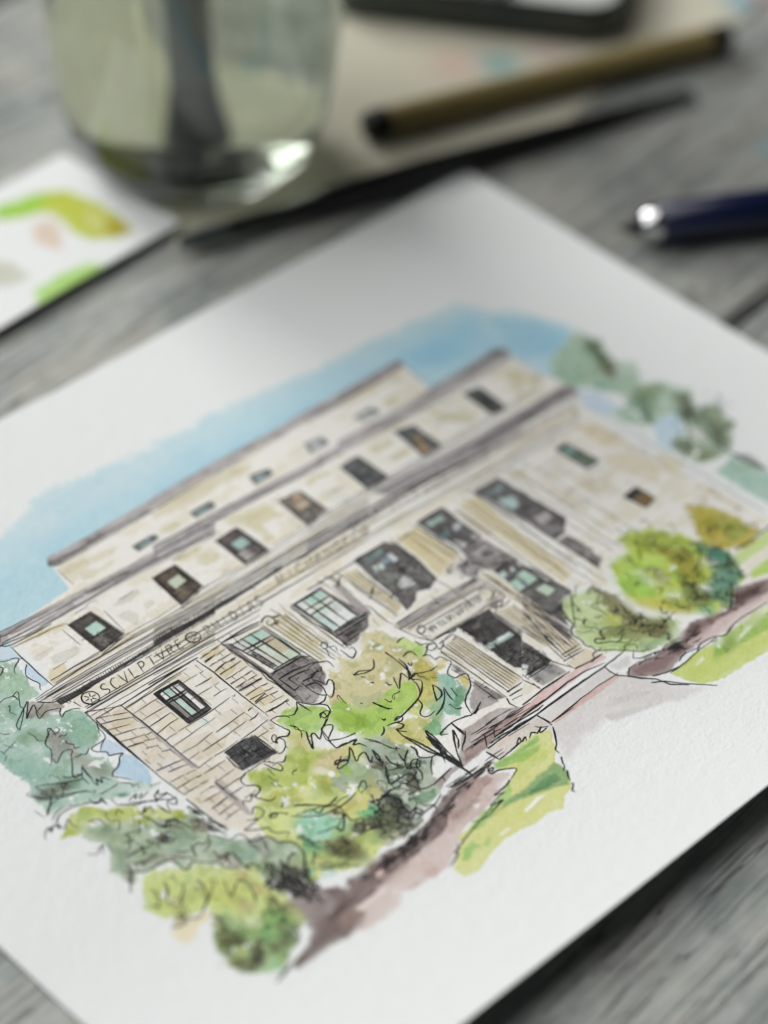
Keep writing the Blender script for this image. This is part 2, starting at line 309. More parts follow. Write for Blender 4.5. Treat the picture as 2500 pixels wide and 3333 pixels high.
(2,172,148,122,0.1,0.12,0.05,1,0.2,'602 441 641 438 637 383 597 382'),
(2,117,124,122,0.1,0.12,0.05,1,0.2,'645 433 674 431 673 387 643 386'),
(2,88,92,90,0.1,0.12,0.05,1,0.5,'971 544 1052 529 1041 370 966 381'),
(2,98,103,100,0.1,0.12,0.05,1,0.2,'979 535 1044 522 1041 482 977 494'),
(2,94,98,94,0.1,0.12,0.05,1,0.2,'993 491 1033 484 1030 436 991 442'),
(2,94,98,94,0.1,0.12,0.05,1,0.2,'979 441 1010 436 1007 383 977 387'),
(2,105,110,108,0.1,0.12,0.05,1,0.2,'1014 430 1037 427 1034 382 1011 385'),
(2,206,174,138,0.3,0.3,0,0.8,0.25,'47 541 74 527 63 508 35 513'),
(2,214,208,192,0.2,0.25,0.06,0.95,0.35,'-1242 388 -1130 377 -1029 377 -901 381 -734 364 -518 343 -541 318 -796 349 -971 355 -1203 357 -1250 357'),
(2,204,200,194,0.15,0.25,0.06,0.8,0.4,'-1329 344 -1211 348 -987 335 -749 333 -541 318 -565 290 -775 303 -1008 311 -1258 305 -1304 305'),
(2,205,202,192,0.3,0.3,0.03,0.9,0.4,'-789 367 -607 366 -371 348 -179 346 92 354 263 350 217 302 -51 308 -272 316 -581 324 -824 327'),
(2,194,191,189,0.3,0.3,0.03,0.9,0.4,'-91 312 163 298 451 290 702 281 946 263 1018 263 966 214 794 230 466 257 205 271 -120 281'),
(2,160,156,156,0.3,0.3,0.05,0.95,0.4,'281 354 616 330 977 319 1293 317 1349 296 1317 240 1193 252 918 263 683 270 325 281'),
(2,128,124,124,0.5,0.3,0,0.6,0.4,'762 293 955 298 1143 296 1331 298 1315 256 1153 260 925 270 770 273'),
(2,70,66,64,0.12,0.25,0.02,0.95,0.8,'-1288 303 -1221 293 -1029 286 -792 283 -572 282 -592 260 -775 268 -983 271 -1161 268 -1252 270 -1287 277'),
(2,78,74,72,0.12,0.25,0.02,0.95,0.7,'-843 305 -671 292 -562 290 -391 283 -237 284 -251 269 -408 265 -580 269 -693 268 -864 280'),
(2,96,92,90,0.15,0.25,0.02,0.9,0.6,'-237 284 -113 277 86 277 186 271 171 255 3 260 -144 258 -251 269'),
(2,120,116,114,0.15,0.2,0.02,0.9,0.5,'-120 281 138 272 477 267 806 241 792 228 461 251 123 256 -137 263'),
(2,226,222,208,0.12,0.2,0.03,0.9,0.3,'-1243 267 -1053 257 -822 248 -608 242 -656 188 -873 190 -1102 199 -1220 204 -1244 209'),
(2,220,216,200,0.25,0.25,0.02,0.9,0.3,'-875 268 -639 259 -458 251 -270 249 -137 252 156 239 111 193 -312 203 -556 212 -794 222 -904 233'),
(2,220,217,208,0.4,0.25,0.02,0.8,0.2,'430 235 768 209 1046 204 1235 201 1240 170 1194 128 879 137 525 151'),
(2,200,198,194,0.2,0.2,0,0.7,0.3,'-1220 204 -1102 199 -869 195 -654 190 -663 180 -879 182 -1112 187 -1225 191'),
(2,205,204,202,0.4,0.2,0,0.8,0.3,'518 144 879 137 1186 121 1171 107 896 109 566 102'),
(2,221,216,204,0.15,0.3,0.04,0.95,0.35,'-1245 176 -1140 134 -1138 -197 -1151 -530 -1214 -546 -1248 -541 -1251 -170'),
(2,226,223,213,0.15,0.3,0.02,0.85,0.25,'-1135 121 -810 121 -800 -249 -816 -401 -897 -518 -996 -504 -1087 -496 -1145 -527 -1142 -202'),
(2,213,206,188,0.25,0.4,0.05,0.65,0.3,'-1221 139 -1149 110 -1154 40 -1229 64'),
(2,213,206,188,0.25,0.4,0.05,0.65,0.3,'-1216 -1 -1140 -41 -1142 -107 -1219 -85'),
(2,213,206,188,0.25,0.4,0.05,0.65,0.3,'-1210 -217 -1139 -262 -1155 -342 -1225 -297'),
(2,213,206,188,0.25,0.4,0.05,0.65,0.3,'-1208 -386 -1146 -424 -1161 -503 -1216 -472'),
(2,213,206,188,0.25,0.4,0.05,0.65,0.3,'-1133 80 -1015 72 -1022 -1 -1132 0'),
(2,213,206,188,0.25,0.4,0.05,0.65,0.3,'-1126 -121 -995 -162 -996 -257 -1121 -241'),
(2,213,206,188,0.25,0.4,0.05,0.65,0.3,'-1139 -262 -1019 -314 -1045 -404 -1143 -390'),
(2,213,206,188,0.25,0.4,0.05,0.65,0.3,'-931 -121 -839 -145 -859 -246 -943 -229'),
(2,214,210,204,0.25,0.4,0.04,0.7,0.3,'-1249 155 -1196 136 -1196 87 -1253 100'),
(2,214,210,204,0.25,0.4,0.04,0.7,0.3,'-1034 50 -912 60 -894 -16 -990 -29'),
(2,214,210,204,0.25,0.4,0.04,0.7,0.3,'-1244 -130 -1164 -164 -1178 -227 -1250 -200'),
(2,168,160,156,0.15,0.2,0.03,0.85,0.4,'-1141 129 -1135 91 -1135 -46 -1133 -177 -1131 -268 -1151 -251 -1150 -130 -1144 12 -1143 109'),
(2,172,165,160,0.2,0.2,0.03,0.85,0.4,'-1116 -329 -1121 -351 -1125 -462 -1138 -531 -1148 -548 -1155 -522 -1153 -437 -1148 -364'),
(2,200,196,190,0.2,0.2,0,0.7,0.3,'-819 -163 -808 -173 -805 -255 -821 -318 -825 -300 -824 -230'),
(2,196,196,190,0.1,0.15,0.03,0.9,0.3,'-1020 99 -911 94 -918 -88 -1025 -88'),
(2,52,50,48,0.08,0.1,0.02,1,0.3,'-1020 99 -1005 99 -1011 -88 -1025 -88'),
(2,60,58,56,0.08,0.1,0.02,1,0.3,'-1020 99 -911 94 -912 81 -1020 86'),
(2,96,92,90,0.08,0.1,0.02,1,0.3,'-1024 -65 -917 -67 -918 -88 -1025 -88'),
(2,92,88,86,0.08,0.1,0.02,1,0.3,'-925 85 -912 85 -918 -88 -931 -88'),
(2,180,208,196,0.08,0.1,0.02,1,0.3,'-987 85 -961 83 -962 48 -989 49'),
(2,190,212,202,0.08,0.1,0.02,1,0.3,'-989 23 -966 23 -968 -66 -992 -66'),
(2,90,87,84,0.08,0.1,0.02,1,0.3,'-961 30 -948 29 -951 -66 -964 -66'),
(2,150,146,144,0.08,0.1,0.02,1,0.3,'-1007 20 -992 20 -994 -66 -1009 -66'),
(2,232,232,230,0.08,0.1,0.02,1,0.3,'-1005 85 -990 85 -991 49 -1006 50'),
(2,228,229,228,0.08,0.1,0.02,1,0.3,'-946 29 -929 29 -932 -70 -949 -70'),
(2,215,215,212,0.08,0.1,0.02,1,0.3,'-955 83 -927 82 -928 47 -956 48'),
(2,205,220,210,0.3,0.3,0,0.7,0.25,'-992 -100 -960 -104 -967 -139 -990 -144'),
(2,64,66,66,0.12,0.25,0.02,0.95,0.8,'-1024 -274 -902 -276 -890 -395 -1034 -375'),
(2,128,138,138,0.12,0.2,0,0.7,0.6,'-988 -291 -969 -291 -969 -308 -989 -307'),
(2,128,138,138,0.12,0.2,0,0.7,0.6,'-963 -292 -944 -292 -944 -309 -963 -308'),
(2,128,138,138,0.12,0.2,0,0.7,0.6,'-989 -317 -969 -319 -969 -335 -990 -333'),
(2,128,138,138,0.12,0.2,0,0.7,0.6,'-960 -319 -942 -321 -941 -338 -960 -336'),
(2,128,138,138,0.12,0.2,0,0.7,0.6,'-937 -310 -924 -311 -923 -328 -936 -327'),
(2,128,138,138,0.12,0.2,0,0.7,0.6,'-990 -344 -976 -345 -976 -361 -990 -360'),
(2,221,215,199,0.15,0.3,0.04,0.7,0.5,'-787 130 -681 135 -670 -104 -678 -259 -702 -278 -796 -268 -797 -243'),
(2,210,198,160,0.15,0.3,0.05,0.8,0.3,'-769 140 -694 134 -701 105 -771 89'),
(2,210,198,160,0.15,0.3,0.05,0.8,0.3,'-783 48 -727 50 -721 2 -786 -17'),
(2,210,198,160,0.15,0.3,0.05,0.8,0.3,'-786 -111 -720 -119 -721 -160 -789 -167'),
(2,210,198,160,0.15,0.3,0.05,0.8,0.3,'-784 -163 -723 -175 -727 -206 -785 -204'),
(2,172,162,158,0.15,0.3,0.05,0.8,0.3,'-785 -69 -704 -87 -707 -105 -784 -95'),
(2,128,122,120,0.15,0.2,0.03,0.95,0.5,'-680 130 -650 108 -658 58 -650 -96 -502 -104 -485 -159 -509 -231 -587 -307 -643 -307 -668 -275 -671 -239 -670 -104'),
(2,160,156,152,0.2,0.3,0.04,0.9,0.4,'-643 -222 -580 -253 -578 -297 -606 -314 -653 -298 -667 -260'),
(2,150,146,142,0.2,0.3,0.04,0.9,0.4,'-596 -145 -515 -158 -519 -215 -571 -210 -618 -202'),
(2,206,210,200,0.1,0.15,0.03,1,0.3,'-657 100 -519 92 -509 -98 -628 -95'),
(2,180,208,196,0.1,0.15,0.03,1,0.35,'-608 93 -526 88 -523 50 -604 55'),
(2,205,206,204,0.1,0.15,0.03,1,0.35,'-653 96 -615 94 -610 55 -648 57'),
(2,130,126,124,0.1,0.15,0.03,1,0.35,'-643 22 -624 21 -610 -86 -627 -85'),
(2,206,216,204,0.1,0.15,0.03,1,0.35,'-599 28 -568 26 -557 -87 -586 -86'),
(2,188,178,148,0.1,0.15,0.03,1,0.35,'-563 37 -519 35 -513 -60 -555 -58'),
(2,214,216,212,0.1,0.15,0.03,1,0.35,'-622 40 -603 39 -588 -86 -605 -86'),
(2,196,214,196,0.1,0.15,0.03,1,0.35,'-556 -49 -518 -50 -515 -88 -553 -87'),
(2,216,210,186,0.2,0.15,0.04,1,0.3,'-507 90 -411 89 -406 -203 -486 -166'),
(2,232,232,226,0.25,0.15,0,0.8,0.1,'-507 90 -492 90 -473 -172 -486 -166'),
(2,180,208,196,0.15,0.15,0,0.7,0.25,'-505 97 -500 48 -495 -97 -509 -98 -514 52'),
(2,132,128,126,0.15,0.2,0.03,0.95,0.5,'-364 105 -220 95 -188 -115 -230 -158 -319 -185 -358 -185 -349 -123 -355 -1'),
(2,222,228,226,0.15,0.15,0.02,1,0.2,'-349 101 -225 96 -221 -90 -341 -94'),
(2,180,208,196,0.15,0.2,0.02,1,0.3,'-306 99 -232 96 -231 59 -304 61'),
(2,196,216,208,0.15,0.2,0.02,1,0.3,'-339 13 -314 13 -310 -83 -336 -84'),
(2,205,222,214,0.15,0.2,0.02,1,0.3,'-307 42 -273 41 -272 -6 -306 -6'),
(2,200,206,200,0.15,0.2,0.02,1,0.3,'-266 31 -236 31 -235 -34 -264 -35'),
(2,100,96,94,0.2,0.2,0,0.8,0.5,'-330 -122 -236 -126 -257 -160 -340 -166'),
(2,216,209,184,0.2,0.15,0.04,1,0.3,'-121 113 -60 87 -60 -162 -111 -181'),
(2,232,232,226,0.25,0.15,0,0.8,0.1,'-121 113 -111 109 -103 -178 -111 -181'),
(2,150,145,142,0.2,0.2,0,0.9,0.25,'-181 84 -154 78 -165 -95 -177 -122 -205 -97'),
(2,216,207,174,0.2,0.15,0.04,1,0.3,'149 117 276 101 284 -107 129 -147'),
(2,232,232,226,0.25,0.15,0,0.8,0.1,'149 117 169 115 154 -140 129 -147'),
(2,208,198,160,0.4,0.2,0,0.7,0.3,'180 80 234 80 232 -98 181 -128 178 -31'),
(2,214,212,206,0.3,0.4,0,0.8,0.25,'195 -122 262 -116 245 -186 187 -189 164 -159'),
(2,216,209,182,0.2,0.15,0.04,1,0.3,'450 76 578 71 564 -448 442 -470'),
(2,232,232,226,0.25,0.15,0,0.8,0.1,'450 76 470 75 462 -466 442 -470'),
(2,214,203,168,0.5,0.3,0,0.8,0.2,'505 96 549 77 552 -103 546 -432 492 -430 499 -220 488 -16'),
(2,232,233,230,0.5,0.3,0,0.85,0.1,'572 66 585 -4 584 -437 562 -521 513 -533 529 -454 541 -180'),
(2,198,190,172,0.3,0.2,0,0.8,0.25,'443 63 465 43 469 -116 431 -111 427 -21'),
(2,96,94,92,0.15,0.3,0.02,0.95,0.8,'-30 126 125 120 151 78 152 -37 129 -147 69 -167 32 -143 -5 -174 -68 -190 -50 -125 -46 0'),
(2,120,142,140,0.25,0.3,0,0.9,0.5,'-9 106 86 107 81 83 -13 82'),
(2,215,222,222,0.25,0.3,0,0.9,0.5,'79 66 98 59 96 23 76 22'),
(2,205,220,216,0.25,0.3,0,0.9,0.5,'-5 56 35 49 26 19 -13 27'),
(2,140,165,180,0.25,0.3,0,0.9,0.5,'50 64 77 58 65 32 41 34'),
(2,200,204,202,0.25,0.3,0,0.9,0.5,'51 -50 63 -79 53 -116 -4 -93 3 -72'),
(2,128,132,126,0.25,0.3,0,0.9,0.5,'-29 4 31 -3 23 -52 -25 -46'),
(2,56,60,60,0.25,0.3,0,0.9,0.5,'64 4 88 -26 58 -56 47 -27'),
(2,100,98,98,0.2,0.3,0.02,0.95,0.6,'291 116 423 117 424 77 416 -100 300 -112 311 -74 293 9'),
(2,150,178,168,0.25,0.3,0,0.9,0.4,'313 97 388 89 383 64 307 64'),
(2,120,145,142,0.25,0.3,0,0.9,0.4,'289 12 349 17 339 -13 293 -11'),
(2,192,202,202,0.25,0.3,0,0.9,0.4,'379 19 407 13 399 -9 360 -13'),
(2,190,188,188,0.25,0.3,0,0.9,0.4,'390 -58 417 -73 403 -99 375 -93'),
(2,190,190,190,0.25,0.3,0,0.9,0.4,'325 -68 345 -75 337 -97 312 -94'),
(2,196,196,196,0.25,0.3,0,0.9,0.4,'326 -40 347 -87 333 -94 317 -42'),
(2,142,138,136,0.25,0.3,0.03,0.9,0.5,'300 -112 411 -105 433 -277 323 -264 299 -233 273 -172'),
(2,176,172,170,0.25,0.2,0.03,0.9,0.3,'320 -139 392 -137 403 -213 342 -205'),
(2,108,104,103,0.3,0.2,0,0.8,0.4,'338 -155 384 -158 392 -203 345 -189'),
(2,104,102,102,0.2,0.3,0.02,0.95,0.5,'575 103 705 98 713 51 723 -117 733 -234 665 -290 609 -289 606 -199 596 -34'),
(2,132,148,148,0.4,0.3,0,0.9,0.3,'607 65 699 64 693 38 600 31'),
(2,178,204,202,0.4,0.3,0,0.9,0.3,'613 10 674 -14 655 -66 615 -70 607 -24'),
(2,176,172,172,0.4,0.3,0,0.9,0.3,'641 -153 705 -160 700 -205 631 -202'),
(2,140,138,138,0.4,0.3,0,0.9,0.3,'617 -189 688 -243 672 -277 609 -269'),
(2,120,118,116,0.3,0.5,0.02,0.85,0.8,'611 -300 667 -302 675 -386 664 -480 611 -509 610 -413'),
(2,92,90,88,0.2,0.3,0.02,0.95,0.7,'316 -255 411 -264 454 -517 318 -660 309 -625 303 -419'),
(2,190,212,202,0.2,0.2,0,0.95,0.2,'312 -279 345 -281 340 -305 307 -303'),
(2,208,214,212,0.2,0.2,0,0.95,0.2,'361 -285 385 -288 377 -309 347 -311'),
(2,206,208,206,0.2,0.2,0,0.95,0.2,'408 -280 432 -283 428 -307 403 -304'),
(2,180,208,192,0.2,0.2,0,0.95,0.2,'353 -325 403 -324 407 -392 357 -394'),
(2,180,208,196,0.2,0.2,0,0.95,0.2,'314 -336 347 -338 345 -392 307 -395'),
(2,188,208,188,0.2,0.2,0,0.95,0.2,'363 -427 405 -427 416 -474 370 -479'),
(2,176,176,172,0.2,0.2,0,0.95,0.2,'438 -317 448 -373 448 -438 422 -424 422 -359'),
(2,196,190,180,0.15,0.2,0.03,0.9,0.4,'-153 -209 128 -234 238 -239 297 -301 253 -382 153 -374 -113 -360 -129 -311'),
(2,228,226,216,0.15,0.2,0.03,0.9,0.3,'-142 -272 188 -287 253 -317 239 -351 144 -357 -95 -350 -120 -328'),
(2,150,146,144,0.15,0.2,0.03,0.9,0.5,'-149 -213 166 -230 243 -234 235 -255 121 -255 -152 -242'),
(2,62,60,60,0.15,0.3,0.02,0.97,0.9,'5 -368 160 -381 153 -554 33 -667 13 -649 10 -576 15 -475'),
(2,150,146,140,0.2,0.2,0,0.9,0.25,'147 -406 190 -417 192 -517 148 -559 148 -496'),
(2,176,198,190,0.2,0.25,0,0.9,0.4,'15 -501 133 -510 129 -533 14 -527'),
(2,222,230,228,0.2,0.25,0,0.9,0.4,'69 -506 128 -514 119 -523 67 -521'),
(2,110,106,104,0.2,0.25,0,0.9,0.4,'28 -398 83 -402 76 -423 24 -421'),
(2,96,92,90,0.2,0.25,0,0.9,0.4,'7 -450 37 -460 30 -480 7 -476'),
(2,62,60,60,0.15,0.3,0.02,0.95,0.8,'134 -572 136 -614 140 -711 107 -720 26 -717 19 -680'),
(2,158,156,154,0.2,0.3,0.02,0.9,0.5,'20 -722 129 -721 138 -791 18 -782'),
(2,220,222,222,0.15,0.2,0,0.9,0.25,'47 -655 57 -674 25 -696 19 -680'),
(2,214,207,188,0.2,0.15,0.04,1,0.3,'-96 -402 -25 -404 -5 -703 -90 -722'),
(2,232,232,226,0.25,0.15,0,0.8,0.1,'-96 -402 -85 -402 -77 -719 -90 -722'),
(2,218,211,188,0.2,0.15,0.04,1,0.3,'161 -411 240 -426 239 -708 178 -651'),
(2,232,232,226,0.25,0.15,0,0.8,0.1,'161 -411 174 -413 187 -660 178 -651'),
(2,220,213,194,0.2,0.15,0.04,1,0.3,'240 -472 297 -418 269 -736 186 -733'),
(2,232,232,226,0.25,0.15,0,0.8,0.1,'240 -472 249 -463 200 -733 186 -733'),
(2,212,202,178,0.15,0.2,0.04,0.9,0.25,'168 -757 269 -757 284 -793 288 -818 176 -806'),
(2,138,132,130,0.15,0.2,0.03,0.9,0.4,'-144 -456 -130 -520 -135 -601 -116 -733 -169 -710 -165 -618 -160 -510'),
(2,156,150,148,0.15,0.2,0.03,0.9,0.4,'-229 -654 -162 -621 -157 -686 -149 -728 -220 -715 -265 -708'),
(2,140,134,132,0.25,0.2,0.03,0.9,0.4,'269 -398 303 -419 302 -663 260 -689 267 -568'),
(2,205,198,176,0.2,0.2,0.02,0.9,0.25,'285 -246 300 -278 305 -403 291 -545 274 -530 260 -381'),
(2,150,146,146,0.25,0.5,0,0.8,0.7,'231 -153 284 -154 276 -222 227 -243 215 -195'),
(2,150,146,146,0.25,0.5,0,0.8,0.7,'238 -138 294 -151 291 -233 249 -214 233 -190'),
(2,216,208,182,0.6,0.5,0.02,0.8,0.4,'1157 128 1226 67 1249 -35 1223 -146 1160 -63 1151 52'),
(2,216,208,182,0.6,0.5,0.02,0.8,0.4,'1266 -211 1306 -245 1309 -328 1227 -347 1216 -272'),
(2,216,208,182,0.6,0.5,0.02,0.8,0.4,'1110 -73 1223 -146 1221 -276 1142 -337 1109 -230 1071 -143'),
(2,214,209,190,0.6,0.5,0.02,0.7,0.4,'820 -52 851 -118 850 -257 803 -266 785 -162'),
(2,214,209,190,0.6,0.5,0.02,0.7,0.4,'862 -280 883 -363 846 -379'),
(2,214,209,190,0.6,0.5,0.02,0.7,0.4,'1277 -456 1290 -545 1275 -674 1247 -648 1247 -532'),
(2,214,209,190,0.6,0.5,0.02,0.7,0.4,'771 122 810 35 777 -14 755 71'),
(2,214,209,190,0.6,0.5,0.02,0.7,0.4,'921 -63 1019 -189 1002 -290 907 -205'),
(2,104,122,114,0.1,0.12,0.05,1,0.5,'998 66 1058 64 1076 -95 1004 -91'),
(2,136,168,158,0.1,0.12,0.05,1,0.2,'1008 50 1051 48 1056 0 1010 3'),
(2,130,142,124,0.1,0.12,0.05,1,0.2,'1015 -21 1055 -23 1061 -87 1018 -84'),
(2,132,112,86,0.1,0.12,0.05,1,0.5,'987 -296 1068 -291 1069 -388 1001 -397'),
(2,72,74,72,0.1,0.12,0.05,1,0.2,'987 -296 1060 -291 1061 -326 992 -331'),
(2,150,124,88,0.1,0.12,0.05,1,0.2,'1024 -344 1061 -340 1062 -379 1027 -384'),
(3,168,196,182,0.15,0.6,0.12,1,0.3,'-1581 311 -1619 263 -1605 209 -1609 168 -1607 129 -1609 90 -1602 63 -1619 19 -1635 -24 -1631 -60 -1628 -97 -1590 -102 -1548 -109 -1497 -139 -1443 -154 -1396 -190 -1368 -202 -1322 -223 -1276 -232 -1296 -221 -1325 -181 -1369 -147 -1378 -106 -1346 -80 -1336 -27 -1362 24 -1355 45 -1315 51 -1280 75 -1262 121 -1258 161 -1249 195 -1280 230 -1338 254 -1384 288 -1400 316 -1411 369 -1465 460'),
(3,172,198,184,0.15,0.5,0.12,1,0.3,'-1342 601 -1289 567 -1265 539 -1288 502 -1295 465 -1310 411 -1314 363 -1363 366 -1395 312 -1344 241 -1448 196 -1572 307'),
(3,158,190,158,0.5,0.5,0.04,0.8,0.3,'-1351 575 -1315 534 -1301 479 -1310 411 -1317 366 -1358 379 -1377 412 -1401 467 -1425 480'),
(3,150,184,170,0.2,0.4,0.1,0.8,0.25,'-1435 389 -1386 387 -1386 345 -1427 307 -1471 273 -1465 309 -1455 357'),
(3,138,176,150,0.5,0.5,0.05,0.85,0.25,'-1347 203 -1302 195 -1270 150 -1259 115 -1287 75 -1342 43 -1361 68 -1352 134 -1357 170'),
(3,140,172,146,0.5,0.5,0.06,0.7,0.25,'-1500 252 -1463 268 -1423 246 -1408 204 -1443 166 -1474 194 -1500 197 -1507 230'),
(3,146,184,168,0.6,0.6,0.04,0.7,0.25,'-1586 233 -1550 159 -1512 70 -1539 13 -1602 16 -1600 61 -1603 152'),
(3,196,212,202,0.3,0.4,0.02,0.9,0.25,'-1482 201 -1462 190 -1463 136 -1485 121 -1494 163'),
(3,150,142,134,0.3,0.4,0.08,0.9,0.4,'-1376 353 -1335 337 -1298 298 -1279 261 -1320 257 -1344 270 -1374 260 -1387 279 -1415 301'),
(3,146,140,132,0.35,0.4,0.08,0.9,0.4,'-1409 198 -1374 187 -1368 147 -1374 103 -1396 82 -1413 97 -1465 75 -1476 85 -1445 147'),
(3,150,146,134,0.5,0.4,0.05,0.85,0.4,'-1413 91 -1393 80 -1393 45 -1366 7 -1369 -32 -1368 -88 -1416 -71 -1421 -12 -1429 36'),
(3,130,146,122,0.4,0.4,0.05,0.8,0.4,'-1367 -6 -1341 -16 -1352 -75 -1371 -98 -1405 -74 -1405 -40'),
(3,112,140,120,0.4,0.4,0.05,0.85,0.5,'-1566 -3 -1508 -2 -1457 -21 -1455 -42 -1477 -63 -1529 -50 -1577 -34'),
(3,120,112,104,0.3,0.4,0.08,0.85,0.4,'-1620 12 -1556 15 -1555 -13 -1591 -34 -1625 -30'),
(3,120,112,104,0.3,0.4,0.05,0.7,0.4,'-1546 -8 -1501 -28 -1525 -46 -1568 -41'),
(3,176,200,184,0.3,0.5,0.08,0.8,0.25,'-1633 -22 -1532 -54 -1485 -90 -1427 -101 -1380 -137 -1385 -194 -1442 -176 -1502 -134 -1561 -101 -1626 -95'),
(3,104,150,132,0.25,0.3,0.05,0.9,0.25,'-1416 -179 -1387 -185 -1380 -205 -1403 -204'),
(3,200,214,206,0.4,0.5,0.04,0.7,0.25,'-1380 -137 -1328 -178 -1285 -230 -1326 -233 -1380 -205 -1392 -174'),
(4,198,206,140,0.25,0.6,0.12,1,0.3,'-1677 -203 -1650 -185 -1619 -161 -1583 -140 -1534 -138 -1500 -166 -1488 -203 -1442 -222 -1394 -256 -1356 -313 -1321 -351 -1291 -372 -1320 -405 -1393 -345 -1441 -289 -1498 -277 -1529 -223 -1573 -208 -1600 -230 -1648 -219'),
(4,176,192,164,0.25,0.6,0.1,1,0.35,'-1621 -243 -1579 -204 -1526 -219 -1492 -282 -1414 -313 -1333 -420 -1449 -554 -1471 -502 -1525 -498 -1577 -476 -1623 -503 -1630 -478 -1633 -438 -1649 -417 -1597 -362 -1580 -313 -1616 -271'),
(4,176,192,168,0.25,0.5,0.08,1,0.35,'-1476 -277 -1453 -317 -1389 -355 -1359 -376 -1308 -396 -1273 -401 -1294 -513 -1270 -574 -1217 -623 -1164 -658 -1116 -730 -1139 -796 -1199 -860 -1255 -846 -1293 -782 -1304 -719 -1323 -682 -1352 -675 -1367 -622 -1420 -567 -1458 -578 -1475 -511 -1545 -498 -1611 -470 -1635 -454'),
(4,172,184,76,0.35,0.5,0.06,0.8,0.25,'-1674 -202 -1628 -172 -1615 -184 -1606 -225 -1620 -231 -1643 -213'),
(4,184,194,100,0.35,0.4,0.05,0.8,0.25,'-1587 -144 -1529 -143 -1495 -200 -1526 -186 -1568 -167'),
(4,168,176,78,0.3,0.4,0.06,0.9,0.25,'-1444 -286 -1397 -322 -1411 -349 -1449 -321'),
(4,190,200,98,0.4,0.4,0.05,0.7,0.25,'-1485 -216 -1431 -232 -1398 -261 -1428 -274 -1479 -255'),
(4,170,180,80,0.3,0.4,0.06,0.9,0.25,'-1327 -345 -1297 -372 -1306 -404 -1337 -396'),
(4,128,150,122,0.4,0.45,0.05,0.8,0.45,'-1575 -239 -1531 -260 -1520 -303 -1551 -307 -1589 -266'),
(4,124,148,120,0.4,0.45,0.05,0.8,0.45,'-1578 -315 -1560 -351 -1546 -402 -1575 -408 -1598 -368'),
(4,140,160,134,0.4,0.45,0.05,0.8,0.45,'-1610 -382 -1572 -404 -1577 -438 -1616 -440 -1637 -415'),
(4,140,138,124,0.4,0.45,0.05,0.8,0.45,'-1571 -437 -1491 -459 -1461 -479 -1512 -484 -1576 -464'),
(4,150,142,134,0.4,0.45,0.05,0.8,0.45,'-1611 -445 -1596 -465 -1629 -504 -1633 -482'),
(4,116,108,100,0.4,0.45,0.05,0.8,0.45,'-1441 -393 -1408 -410 -1428 -444 -1455 -420'),
(4,124,148,120,0.4,0.45,0.05,0.8,0.45,'-1399 -412 -1347 -440 -1331 -500 -1371 -490 -1411 -447'),
(4,132,126,112,0.4,0.45,0.05,0.8,0.45,'-1319 -419 -1271 -443 -1269 -517 -1308 -507 -1334 -470'),
(4,150,144,132,0.4,0.45,0.05,0.8,0.45,'-1484 -471 -1410 -512 -1415 -540 -1478 -502'),
(4,160,152,140,0.4,0.45,0.05,0.8,0.45,'-1352 -578 -1312 -620 -1318 -681 -1350 -663 -1361 -621'),
(4,146,172,152,0.4,0.45,0.05,0.8,0.45,'-1307 -560 -1244 -599 -1229 -658 -1268 -701 -1305 -666 -1303 -610'),
(4,150,150,136,0.4,0.45,0.05,0.8,0.45,'-1233 -608 -1171 -665 -1231 -736 -1243 -711 -1234 -653'),
(4,182,200,178,0.4,0.45,0.05,0.8,0.45,'-1194 -690 -1149 -732 -1160 -776 -1216 -763'),
(4,146,160,112,0.4,0.45,0.05,0.8,0.45,'-1181 -756 -1133 -768 -1168 -822 -1213 -833 -1220 -799'),
(4,160,180,130,0.4,0.45,0.05,0.8,0.45,'-1305 -666 -1248 -733 -1284 -772 -1304 -719'),
(4,110,102,96,0.4,0.45,0.05,0.8,0.45,'-1438 -397 -1401 -410 -1412 -446 -1448 -426'),
(4,118,112,102,0.4,0.45,0.05,0.8,0.45,'-1376 -381 -1336 -424 -1352 -442 -1381 -409'),
(5,200,212,140,0.2,0.5,0.12,1,0.25,'-1591 -504 -1535 -508 -1499 -527 -1458 -568 -1408 -587 -1371 -638 -1330 -689 -1299 -724 -1306 -797 -1304 -879 -1308 -956 -1318 -993 -1369 -1016 -1423 -975 -1482 -910 -1524 -856 -1521 -800 -1523 -766 -1540 -737 -1576 -735 -1620 -710 -1651 -659 -1667 -613 -1629 -560'),
(5,150,176,118,0.25,0.6,0.1,0.95,0.4,'-1521 -768 -1489 -818 -1463 -889 -1384 -881 -1339 -911 -1351 -980 -1410 -1055 -1486 -1085 -1539 -1096 -1596 -1055 -1625 -1010 -1624 -958 -1614 -904 -1591 -842 -1553 -815'),
(5,92,98,66,0.5,0.7,0,0.8,0.5,'-1557 -830 -1528 -845 -1529 -883 -1557 -882'),
(5,92,98,66,0.5,0.7,0,0.8,0.5,'-1596 -895 -1573 -911 -1585 -945 -1609 -935'),
(5,92,98,66,0.5,0.7,0,0.8,0.5,'-1610 -973 -1579 -991 -1589 -1033 -1620 -1015'),
(5,92,98,66,0.5,0.7,0,0.8,0.5,'-1474 -990 -1443 -1008 -1473 -1045 -1501 -1029'),
(5,92,98,66,0.5,0.7,0,0.8,0.5,'-1406 -978 -1393 -1005 -1427 -1031 -1435 -1009'),
(5,226,216,180,0.3,0.5,0.08,0.95,0.25,'-1628 -711 -1579 -738 -1517 -753 -1546 -796 -1592 -790 -1630 -812 -1663 -812 -1677 -791 -1668 -756'),
(5,196,202,118,0.8,0.6,0.03,0.7,0.25,'-1444 -628 -1353 -687 -1338 -767 -1388 -811 -1460 -807 -1484 -758 -1496 -708'),
